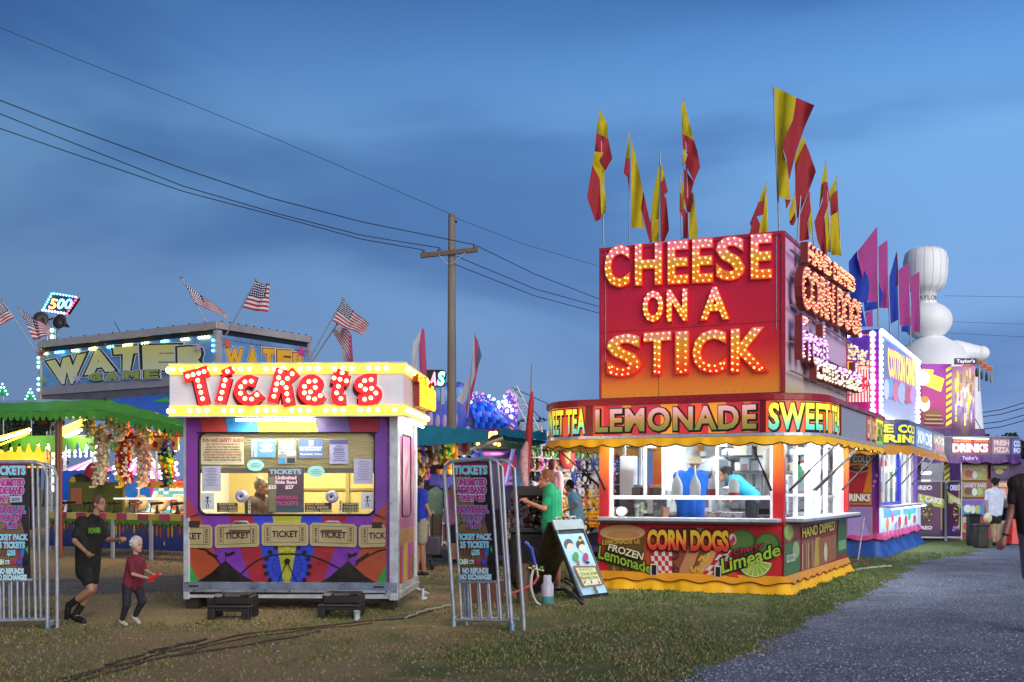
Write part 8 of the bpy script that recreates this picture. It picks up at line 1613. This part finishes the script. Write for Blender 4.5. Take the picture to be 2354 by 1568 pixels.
b = MB(); b.prism([at(1190, 995, 40), at(1196, 970, 40), at(1262, 970, 40), at(1268, 995, 40)], (0, 3, 0), mat('88b0d0', .6, emit=.05)); b.prism([at(1190, 1000, 40), at(1190, 995, 40), at(1268, 995, 40), at(1268, 1040, 40), at(1190, 1040, 40)], (0, 3, 0), mat('304048', .7)); b.build('white_tent', None, 'pale tent roof beyond the teal awning', 'tent')
b = MB(); b.box(at(1100, 1110, 37), (9, .3, 3.2), mat('281c38', .7)); b.build('ride_fence', None, 'dark purple hoarding behind the toy stand', 'hoarding')
# ================================================================= lit rides seen through the water game stand
t = thing('fairground_ride', 'amber lit ride canopy seen under the green awning at the far left', 'ride', at(50, 1122, 40) - Vector((0, 0, CAMH)))
X = lambda x: .2344 * x; Y = lambda y: 882.4 + .2344 * y; b = MB(); C0 = at(62, 1048, 40); AM = mat('f0a020', .5, emit=1.2)
b.lathe(at(70, 1045, 40) - Vector((0, 0, .0)), [(1.0, -.45), (1.0, .0), (.12, .38)], AM, 20); b.lathe(at(-5, 1053, 40), [(.7, -.3), (.7, .1), (.1, .3)], AM, 16); b.build('canopy', t)
b = MB(); YB2 = mat('fff0a8', .4, var=0, emit=10, ecol='ffc850')
def lrow(pts, m, r=.05, st=.16, Yd=39.5):
    for q_ in along([at(px, py, Yd) for px, py in pts], st): b.ball(q_, r, m, 6, 4)
lrow([(26, 1012), (30, 1022), (26, 1036), (22, 1050), (12, 1058), (-8, 1060)], YB2, .06); lrow([(28, 1040), (88, 1038)], YB2); lrow([(0, 1048), (88, 1053)], mat('ffb040', .4, var=0, emit=7, ecol='ff8c18')); lrow([(24, 1046), (88, 1045)], mat('ffb040', .4, var=0, emit=7, ecol='ff8c18')); b.build('bulb_rows', t)
b = MB(); b.tube([at(30, 1003, 40), at(88, 1032, 40)], .05, mat('8890a8', .5)); b.tube([at(45, 1010, 40), at(60, 1035, 40)], .03, mat('8890a8', .5)); b.tube([at(20, 1062, 40), Vector((at(20, 0, 40).x, 40, 0))], .1, BLK); b.tube([at(75, 1060, 40), Vector((at(75, 0, 40).x, 40, 0))], .1, BLK); b.build('supports', t)
t = thing('fairground_ride', 'pink and white lit tents with bulb strings seen between the hanging plush toys', 'ride', at(250, 1122, 44) - Vector((0, 0, CAMH)))
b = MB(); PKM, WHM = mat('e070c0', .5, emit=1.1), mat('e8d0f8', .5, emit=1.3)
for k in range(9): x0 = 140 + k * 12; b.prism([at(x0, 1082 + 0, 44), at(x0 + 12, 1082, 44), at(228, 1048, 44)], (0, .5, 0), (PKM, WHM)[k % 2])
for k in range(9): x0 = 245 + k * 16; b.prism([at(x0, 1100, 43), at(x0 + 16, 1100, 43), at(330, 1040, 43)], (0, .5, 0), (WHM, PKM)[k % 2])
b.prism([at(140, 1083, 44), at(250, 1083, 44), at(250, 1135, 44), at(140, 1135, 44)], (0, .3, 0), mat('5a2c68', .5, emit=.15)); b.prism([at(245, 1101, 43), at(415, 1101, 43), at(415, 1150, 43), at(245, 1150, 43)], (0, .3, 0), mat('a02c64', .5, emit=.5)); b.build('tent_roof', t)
b = MB(); WW3 = mat('f8f8ff', .4, var=0, emit=9)
for y in (1037, 1041, 1049): lrow([(120, y), (250, y - 2)], WW3, .045, .2, 42)
for x0, y0, x1, y1 in ((380, 1040, 372, 1075), (388, 1030, 400, 1050), (395, 1060, 412, 1100), (405, 1065, 415, 1070), (262, 1075, 300, 1066), (372, 1100, 380, 1125), (400, 1108, 414, 1126)): lrow([(x0, y0), (x1, y1)], mat('ffd0f0', .4, var=0, emit=9, ecol='ff90d8') if x0 % 2 else WW3, .07, .16, 42)
for x, y, r in ((142, 1020, .13), (192, 1029, .16), (220, 1024, .12), (80, 1028, .13), (107, 1028, .14), (95, 1022, .1), (240, 1030, .1), (403, 1028, .15)): b.ball(at(x, y, 41), r, WW3, 8, 5)
b.build('bulb_strings', t)
b = MB()
for px in (117, 149, 215): b.tube([at(px, 1018, 42), Vector((at(px, 0, 42).x, 42, 0))], .07, mat('c0c4cc', .5), 6)
b.build('masts', t)
b = MB(); p = MB(); rr = random.Random(2)
for i in range(7):
    for j in range(34): b.ball(at(118.5 + i * 2.4, 1014 + j * 3.5, 36), .016, mat(rr.choice(('f4f4d0', 'b8e0b8', 'f0e8ff', '90b090')), .4, var=0, emit=2.2), 4, 3)
o = b.build('light_column', None, 'column of tiny glittering lamps right of the brown awning post', 'light column'); o['kind'] = 'thing'
b = MB(); sheet3(b, at(134, 1082, 30), at(204, 1080, 30), at(206, 1150, 29.6), at(134, 1150, 29.4), mat('1c5cc8', .5, 0, .3, 2, bump=.6, emit=.15), 14, 6, .15); sheet3(b, at(250, 1090, 30), at(345, 1092, 30), at(345, 1150, 29.4), at(250, 1150, 29.4), mat('3c88d8', .5, 0, .3, 2, bump=.6, emit=.2), 14, 5, .1); b.build('blue_tarpaulin', None, 'blue tarpaulin hung behind the counter of the water game', 'tarpaulin')
b = MB(); c_ = at(183, 1112, 27.2); b.ball(c_, (.27, .2, .24), mat('2a1c14', .8), 12, 8); b.ball(c_ + Vector((-.1, -.15, .02)), (.1, .08, .15), mat('a88c20', .8), 10, 6); b.build('plush_toy', None, 'round dark and yellow plush on the back of the water game counter', 'plush toy')
b = MB(); c_ = at(215, 1100, 27.6); b.ball(c_, (.24, .2, .4), mat('a02c4c', .8), 12, 8); b.build('beanbag', None, 'rounded crimson bag behind the tan plush column', 'bag')
for k, (px, py) in enumerate(((8, 900), (72, 912))):
    b = MB(); c_ = at(px, py, 48); b.lathe(c_ - Vector((0, 0, .15)), [(.16, 0), (.02, .42)], mat('1c6c3c', .5), 8); b.tube([Vector((c_.x, 48, 0)), c_ - Vector((0, 0, .15))], .03, STEEL, 5)
    for a in range(7): b.ball(c_ + Vector((-.2 + .066 * a, -.1, -.12 + .42 * (1 - abs(a - 3) / 3))), .04, mat('80ffd0', .4, var=0, emit=6), 6, 4)
    b.build('tree_lamp', None, ('green tree shaped lamp at the left edge above the awning', 'small green tree shaped lamp left of the water game sign')[k], 'lamp')
# ================================================================= people
def fuse(mb, name, parent, vox, smooth=2):
    """one continuous skin grown over overlapping tapered limbs"""
    org = ORG[parent.name]; me = mb.mesh('tmp', org); ob = bpy.data.objects.new('tmp', me); COL.objects.link(ob)
    r = ob.modifiers.new('r', 'REMESH'); r.mode = 'VOXEL'; r.voxel_size = vox; r.use_smooth_shade = True; s = ob.modifiers.new('s', 'SMOOTH'); s.factor = .5; s.iterations = smooth
    dg = bpy.context.evaluated_depsgraph_get(); out = bpy.data.meshes.new_from_object(ob.evaluated_get(dg)); bpy.data.objects.remove(ob)
    out.materials.clear(); out.materials.append(mb.mats[0]); o = bpy.data.objects.new(name, out); COL.objects.link(o); o.parent = parent; ORG[o.name] = org; return o
def cap(b, p, q, r1, r2, m):
    n = max(2, int((q - p).length / (max(r1, r2) * .5)) + 1)
    b.tube([p.lerp(q, i / n) for i in range(n + 1)], [r1 + (r2 - r1) * i / n for i in range(n + 1)], m, 10); b.ball(p, r1, m, 10, 7); b.ball(q, r2, m, 10, 7)
def person(lab, Y0, h, face, J, skin='b08468', hair='2a1c14', shirt='303030', pants='202024', shoe='1c1a1a', sleeve=.62, leg=.45, vox=.013, hairstyle='short', fingers=True, shirt_low=.0, legs=True, sock=None):
    """J: picture points (px, py, metres behind Y0) of head, neck, then per arm shoulder, elbow, hand, then per leg hip, knee, ankle, toe"""
    P = [at(j[0], j[1], Y0 + (j[2] if len(j) > 2 else 0)) for j in J]; k = h / 1.75; fd = Vector(face).normalized(); rt = fd.cross(Vector((0, 0, 1))).normalized()
    head, neck = P[0], P[1]; arms = [P[2:5], P[5:8]]; lg = [P[8:12], P[12:16]]; base = Vector((head.x, Y0, 0)); t = thing('person', lab, 'person', base)
    S, SH, PT = mat(skin, .6, 0, .08, 20), cloth(shirt), cloth(pants); hd = k if k > .7 else k * 1.28
    b = MB(); b.ball(head + Vector((0, 0, .02 * hd)) - fd * .008, (.078 * hd, .078 * hd, .10 * hd), S, 14, 10); b.ball(head + fd * .03 * hd - Vector((0, 0, .055 * hd)), (.056 * hd, .056 * hd, .055 * hd), S, 12, 8); b.ball(head + fd * .04 * hd + Vector((0, 0, .035 * hd)), .052 * hd, S, 10, 8)
    cap(b, head + fd * .078 * hd + Vector((0, 0, .012 * hd)), head + fd * .098 * hd - Vector((0, 0, .018 * hd)), .010 * hd, .015 * hd, S)
    b.ball(head + fd * .078 * hd - Vector((0, 0, .055 * hd)), (.02 * hd, .02 * hd, .010 * hd), S, 8, 6); b.ball(head + fd * .07 * hd - Vector((0, 0, .088 * hd)), .021 * hd, S, 8, 6)
    for s in (-1, 1): b.ball(head + rt * s * .078 * hd - Vector((0, 0, .01 * hd)) - fd * .01 * hd, (.014 * hd, .022 * hd, .030 * hd), S, 8, 6)
    cap(b, head - Vector((0, 0, .05 * hd)) - fd * .015 * hd, neck, .050 * k, .056 * k, S)
    sm_, hm = (arms[0][0] + arms[1][0]) / 2, (lg[0][0] + lg[1][0]) / 2
    def torso(b, g, m, low=0.0):
        for a, l in zip(arms, lg):
            c = a[0].lerp(sm_, .25); e = l[0] + (hm - l[0]) * .1 - Vector((0, 0, low)); md = c.lerp(e, .55); cap(b, c, md, (.082 + g) * k, (.088 + g) * k, m); cap(b, md, e, (.088 + g) * k, (.095 + g) * k, m)
        cap(b, arms[0][0], arms[1][0], (.062 + g) * k, (.062 + g) * k, m); cap(b, sm_ - Vector((0, 0, .06 * k)), hm, (.105 + g) * k, (.10 + g) * k, m); cap(b, neck, sm_ - Vector((0, 0, .05 * k)), (.055 + g) * k, (.09 + g) * k, m)
    torso(b, 0, S)
    for a in arms:
        sh, el, ha = a; cap(b, sh, el, .047 * k, .038 * k, S); d = (ha - el).normalized(); wr = ha - d * .07 * k; cap(b, el, wr, .038 * k, .025 * k, S)
        fr = max(.0085 * k, vox * .75); pal = wr + d * .045 * k; sd = d.cross(fd).normalized() if abs(d.dot(fd)) < .9 else Vector((0, 0, 1)); b.ball(pal, (.036 * k, .024 * k, .042 * k), S, 9, 6); cap(b, wr, pal + d * .03 * k, .024 * k, .030 * k, S)
        if fingers:
            cu = sd.cross(d).normalized()
            for i, (o_, L) in enumerate(((-.028, .062), (-.010, .072), (.009, .068), (.026, .052))):
                r0 = pal + d * .035 * k + sd * o_ * k; r1 = r0 + (d * .75 + cu * .45) * L * .55 * k; cap(b, r0, r1, fr, fr, S); cap(b, r1, r1 + (d * .3 + cu * .9).normalized() * L * .45 * k, fr, fr * .9, S)
            r0 = pal - sd * .03 * k; r1 = r0 + (d * .6 - sd * .55 + cu * .4) * .035 * k; cap(b, r0, r1, fr * 1.1, fr, S); cap(b, r1, r1 + (d + cu * .4).normalized() * .026 * k, fr, fr * .9, S)
    if legs:
        for l in lg: cap(b, l[0], l[1], .082 * k, .055 * k, S); cf = l[1].lerp(l[2], .35); cap(b, l[1], cf, .054 * k, .056 * k, S); cap(b, cf, l[2], .056 * k, .035 * k, S); cap(b, l[2], l[3] + (l[2] - l[3]) * .35, .036 * k, .034 * k, S)
    body = fuse(b, 'body', t, vox)
    b = MB(); torso(b, .021, SH, shirt_low)
    for a in arms: cap(b, a[0], a[0].lerp(a[1], min(1, sleeve)), .064 * k, .058 * k, SH); (sleeve > 1 and cap(b, a[1], a[1].lerp(a[2], sleeve - 1), .054 * k, .038 * k, SH))
    fuse(b, 'shirt', t, vox * 1.15)
    if legs:
        b = MB(); cap(b, lg[0][0], lg[1][0], .108 * k, .108 * k, PT)
        for l in lg:
            f = min(leg, 1); cap(b, l[0], l[0].lerp(l[1], f), .100 * k, (.082 if leg > 1 else .092) * k, PT)
            if leg > 1: cap(b, l[1], l[1].lerp(l[2], leg - 1), .074 * k, .054 * k, PT)
        fuse(b, 'shorts' if leg <= 1 else 'trousers', t, vox * 1.15)
        for l in lg:
            b = MB(); SM = mat(shoe, .6, 0, .2, 20); d = (l[3] - l[2]); a = l[2] - Vector((0, 0, .02 * k)); cap(b, a, l[3] - d * .12, .047 * k, .038 * k, SM); cap(b, a - d * .22, l[3] - d * .35, .042 * k, .042 * k, SM); fuse(b, 'shoe', t, vox)
            if sock: b = MB(); cap(b, l[2], l[2].lerp(l[1], .38), .045 * k, .053 * k, cloth(sock)); fuse(b, 'sock', t, vox)
    HM = mat(hair, .9, 0, .35, 60, bump=.8); b = MB(); up = Vector((0, 0, 1)); g = 1.0
    if hairstyle != 'none':
        if hairstyle == 'buzz': g = .975
        b.ball(head + up * .032 * hd - fd * .016 * hd, (.087 * hd * g, .087 * hd * g, .096 * hd * g), HM, 14, 10); b.ball(head + up * .012 * hd - fd * .042 * hd, (.072 * hd, .072 * hd, .085 * hd), HM, 12, 8)
        if hairstyle in ('short', 'fluffy', 'long', 'pony'):
            rr = random.Random(int(Y0 * 100))
            for _ in range(40 if hairstyle != 'fluffy' else 60):
                v = Vector((rr.gauss(0, 1), rr.gauss(0, 1), rr.gauss(.6, 1))).normalized()
                if v.dot(fd) > .35 and v.z < .55: continue
                if v.z < -.3: continue
                b.ball(head + up * .030 * hd - fd * .014 * hd + Vector((v.x * .084, v.y * .084, v.z * .093)) * hd, rr.uniform(.014, .022) * hd * (1.35 if hairstyle == 'fluffy' else 1), HM, 7, 5)
        if hairstyle == 'long':
            for s in (-1, 0, 1): cap(b, head - fd * .05 * hd + rt * s * .045 * hd, head - fd * .06 * hd + rt * s * .05 * hd - up * .26 * hd, .05 * hd, .03 * hd, HM)
        if hairstyle == 'pony': cap(b, head - fd * .09 * hd + up * .06 * hd, head - fd * .14 * hd + up * .02, .035, .03, HM); cap(b, head - fd * .14 * hd + up * .02, head - fd * .17 * hd - up * .12, .03, .012, HM)
        if hairstyle == 'cap':
            HC = cloth('c8b898'); b = MB(); b.ball(head + up * .045 * hd, (.098 * hd, .098 * hd, .085 * hd), HC, 16, 10); b.lathe(head + up * .0 * hd, [(.095 * hd, .03), (.15 * hd, -.01), (.155 * hd, -.02), (.095 * hd, .01)], HC, 18); fuse(b, 'sun_hat', t, .008); b = MB(); b.ball(head - up * .01 - fd * .02, (.086 * hd, .086 * hd, .06 * hd), HM, 12, 8)
        fuse(b, 'hair', t, max(.006, vox * .7), 1)
    if vox < .012 or fingers:
        for s in (-1, 1):
            e = MB(); e.ball(head + fd * .080 * hd + rt * s * .030 * hd + up * .012 * hd, (.008 * hd, .008 * hd, .005 * hd), mat('1a1210', .25), 8, 5); e.build('eye', body)
            e = MB(); cap(e, head + fd * .088 * hd + rt * s * .018 * hd + up * .030 * hd, head + fd * .080 * hd + rt * s * .043 * hd + up * .029 * hd, .0028, .0022, HM); e.build('eyebrow', body)
        e = MB(); cap(e, head + fd * .094 * hd - rt * .016 * hd - up * .056 * hd, head + fd * .094 * hd + rt * .016 * hd - up * .056 * hd, .005, .005, mat('7a3c34', .5)); e.build('mouth', body)
    return t
def Z(sx, ox, oy, *p): return [(ox + sx * a[0], oy + sx * a[1]) + tuple(a[2:]) for a in p]
boy = person('boy in a black t-shirt, black shorts and high black socks running towards the toddler', 12.29, 1.36, (.93, -.36, 0), Z(.2344, 117.6, 1103, (472, 235), (425, 372), (285, 425, -.10), (228, 600, -.16), (375, 738, -.30), (470, 428, .12), (560, 588, .16), (690, 582, .0), (315, 850, -.05), (392, 1075, -.10), (168, 1235, .0), (150, 1365, .02), (400, 850, .10), (412, 1060, .06), (228, 1335, .06), (335, 1392, .0)), skin='9a7058', hair='5a4232', shirt='14120f', pants='100e0e', shoe='141212', leg=.62, vox=.008, hairstyle='buzz', shirt_low=.06, sock='12100f', sleeve=.72)
bp = Plane(at(215, 1215, 12.29 - .205), Vector((1, -.1, 0))); p_ = Panel(bp, .0, .003); p_.text('POWER', [(204, 1226), (231, 1224), (231, 1213), (204, 1214)], cmat('5a8c28'), .09); p_.build('shirt_print', boy)
tod = person('toddler with white blond curls in a maroon t-shirt holding a red toy gun', 12.15, .95, (.92, -.40, 0), Z(.2344, 117.6, 1103, (838, 640), (828, 755), (775, 800, -.07), (800, 925, -.14), (985, 972, -.16), (888, 800, .08), (925, 885, .06), (1010, 935, -.05), (745, 1035, -.05), (738, 1225, -.08), (692, 1385, -.04), (745, 1425, -.06), (850, 1040, .07), (892, 1195, .02), (815, 1345, .07), (868, 1408, .05)), skin='b48a74', hair='c8c4bc', shirt='6c1c2c', pants='1e1c28', shoe='a8a498', leg=1.85, vox=.007, hairstyle='fluffy', sleeve=.8)
b = MB(); g0 = at(343, 1331, 11.98); r_ = mat('d81c30', .3)
b.tube([g0, at(367, 1320, 11.97)], .017, r_, 8); b.tube([at(346, 1328, 11.97), at(341, 1338, 11.98)], .014, r_, 8); b.tube([at(350, 1331, 11.97), at(357, 1327, 11.97)], .02, r_, 8); b.ball(at(368, 1319.5, 11.97), .011, mat('f07080', .3)); b.build('toy_gun', None, 'bright red plastic toy gun held by the toddler', 'toy gun')
person('grey haired ticket clerk in a brown shirt behind the booth glass', 14.45, 1.7, (.95, -.2, -.05), [(603, 1118), (597, 1140, .02), (576, 1158, -.12), (580, 1195, -.15), (620, 1190, -.3), (612, 1158, .14), (630, 1190, .05), (650, 1188, -.2), (580, 1230, 0), (600, 1260, -.3), (600, 1300, -.3), (605, 1310, -.4), (604, 1230, .15), (620, 1260, -.2), (620, 1300, -.2), (625, 1310, -.3)], skin='9c7454', hair='8c8478', shirt='4c3a34', legs=False, vox=.012)
person('stand worker in a bright blue shirt and beige sun hat seen from behind', 17.05, 1.66, (.25, .95, 0), [(1597, 1064), (1590, 1084), (1558, 1095), (1548, 1135, .05), (1560, 1165, .3), (1617, 1095), (1630, 1135, .05), (1615, 1165, .3), (1572, 1180), (1570, 1240), (1570, 1296), (1574, 1299, .15), (1602, 1180), (1604, 1240), (1604, 1296), (1606, 1299, .15)], skin='b08060', hair='b09878', shirt='1c6cd8', pants='2c3038', leg=1.9, vox=.014, hairstyle='cap', fingers=False, sleeve=.7, shirt_low=.14)
person('stand worker in turquoise with a dark ponytail bending forward', 18.3, 1.6, (-.85, -.2, -.5), [(1664, 1090), (1674, 1101, .02), (1683, 1104, -.12), (1680, 1140, -.2), (1662, 1150, -.3), (1695, 1104, .14), (1700, 1140, .2), (1680, 1152, .0), (1726, 1143, -.08), (1722, 1215), (1724, 1284), (1716, 1288), (1736, 1143, .12), (1736, 1215), (1740, 1284), (1732, 1288)], skin='b8886c', hair='33241e', shirt='34b4d8', pants='2c3038', leg=1.9, vox=.014, hairstyle='pony', fingers=False)
person('man with ginger hair in a green t-shirt reaching out over the dark cart', 16.2, 1.78, (-.93, -.22, -.25), [(1254, 1101), (1263, 1121), (1262, 1138, -.16), (1250, 1170, -.26), (1203, 1149, -.3), (1276, 1136, .18), (1262, 1172, .15), (1222, 1160, .0), (1262, 1206, -.09), (1264, 1282, -.06), (1266, 1352), (1254, 1356, -.05), (1274, 1206, .1), (1278, 1282, .1), (1282, 1352, .1), (1270, 1355, .05)], skin='b4765c', hair='8c5430', shirt='1c9c68', pants='8c7c60', leg=.95, vox=.009, shirt_low=.05)
person('man in a pale pink shirt with a shaved head seen from behind', 22.0, 1.85, (.1, .98, 0), [(1270, 1070), (1271, 1086), (1259, 1095), (1255, 1130), (1258, 1158), (1285, 1095), (1290, 1130), (1286, 1158), (1265, 1172), (1264, 1235), (1264, 1290), (1264, 1296, .1), (1279, 1172), (1280, 1235), (1280, 1290), (1280, 1296, .1)], skin='a4705c', hair='8c6454', shirt='d8a4b4', pants='5c5c6c', hairstyle='buzz', fingers=False, vox=.016)
person('boy in a light blue t-shirt with dark hair at the toy shelves', 19.6, 1.45, (-.85, .3, -.1), [(1308, 1117), (1314, 1132), (1313, 1142, -.12), (1326, 1162, -.16), (1304, 1172, -.2), (1325, 1142, .12), (1334, 1165, .1), (1318, 1175, 0), (1322, 1190, -.06), (1320, 1250), (1322, 1308), (1314, 1312), (1332, 1190, .08), (1332, 1250), (1336, 1308), (1328, 1312)], skin='a0705c', hair='1e1816', shirt='7cb4c8', pants='6c6460', leg=.8, fingers=False, vox=.014)
person('child with long light brown hair partly hidden by the dark cart', 16.9, 1.45, (.5, .85, -.1), [(1188, 1140), (1192, 1158), (1180, 1168), (1176, 1200), (1180, 1225), (1206, 1168), (1210, 1200), (1206, 1225), (1186, 1215), (1186, 1280), (1186, 1338), (1186, 1344, .1), (1200, 1215), (1200, 1280), (1200, 1338), (1200, 1344, .1)], skin='b88c70', hair='9c7450', shirt='7c6470', pants='3c3c48', hairstyle='long', fingers=False, vox=.015)
person('man in a royal blue t-shirt and khaki shorts beside the grey wagon', 19.2, 1.72, (.75, .6, 0), [(963, 1110), (962, 1127), (952, 1137, .1), (948, 1165, .1), (960, 1186, .1), (974, 1138, -.14), (980, 1162, -.16), (988, 1184, -.2), (956, 1192, .1), (956, 1258), (958, 1315), (966, 1320), (970, 1192, -.08), (970, 1258), (974, 1315), (982, 1320)], skin='a8745c', hair='30221c', shirt='2438b0', pants='a49c88', leg=.75, fingers=False, vox=.014)
person('child in a pink striped shirt behind the left post of the price board', 22.3, 1.45, (.8, -.5, 0), [(1033, 1124), (1034, 1138), (1027, 1146), (1025, 1170), (1030, 1190), (1044, 1146), (1047, 1170), (1046, 1190), (1031, 1200), (1034, 1246), (1036, 1286), (1042, 1290), (1042, 1200), (1043, 1246), (1046, 1286), (1052, 1290)], skin='ac7c64', hair='6c4c38', shirt='b86c98', pants='282830', leg=.9, fingers=False, vox=.016)
person('shopper in a pale green shirt and tan trousers beyond the picket fence', 24.0, 1.65, (.6, .7, 0), [(1001, 1112), (1001, 1125), (991, 1134), (987, 1156), (990, 1175), (1010, 1134), (1014, 1156), (1012, 1175), (996, 1178), (996, 1228), (997, 1276), (1002, 1280), (1007, 1178), (1008, 1228), (1009, 1276), (1015, 1280)], skin='a8785c', hair='1c1614', shirt='8cac8c', pants='8c7454', leg=1.9, fingers=False, vox=.016)
person('walker in a white t-shirt and black shorts seen from behind by the bins', 28.3, 1.72, (.1, 1, 0), [(2286, 1110), (2286, 1124), (2271, 1132), (2266, 1156), (2269, 1178), (2303, 1132), (2311, 1150, .1), (2300, 1164, .25), (2280, 1180), (2282, 1216), (2284, 1248, -.1), (2284, 1253, .0), (2293, 1180), (2292, 1216), (2290, 1248), (2290, 1252, .12)], skin='a08468', hair='15110f', shirt='c4cce0', pants='14120f', leg=.5, fingers=False, vox=.014, hairstyle='fluffy')
person('man in a dark brown t-shirt and grey shorts cut by the right edge', 11.5, 1.82, (.1, 1, 0), [(2392, 1050), (2390, 1082), (2334, 1112), (2324, 1172, .03), (2304, 1250, -.06), (2444, 1112), (2456, 1178, .02), (2454, 1250, -.06), (2364, 1226), (2372, 1338), (2374, 1432), (2374, 1448, .18), (2416, 1226), (2414, 1338), (2420, 1436), (2422, 1450, .18)], skin='8c5c50', hair='2c201c', shirt='281c1c', pants='6c6478', leg=.85, vox=.009, sleeve=.62)
b = MB(); c_ = at(2310.5, 1229, 11.46); b.lathe(c_, [(.030, -.01), (.036, -.008), (.036, .008), (.030, .01)], BLK, 14, ax=Matrix.Rotation(R(14), 3, 'Y')); b.build('bracelet', None, 'dark wristband on the wrist at the right edge', 'wristband')
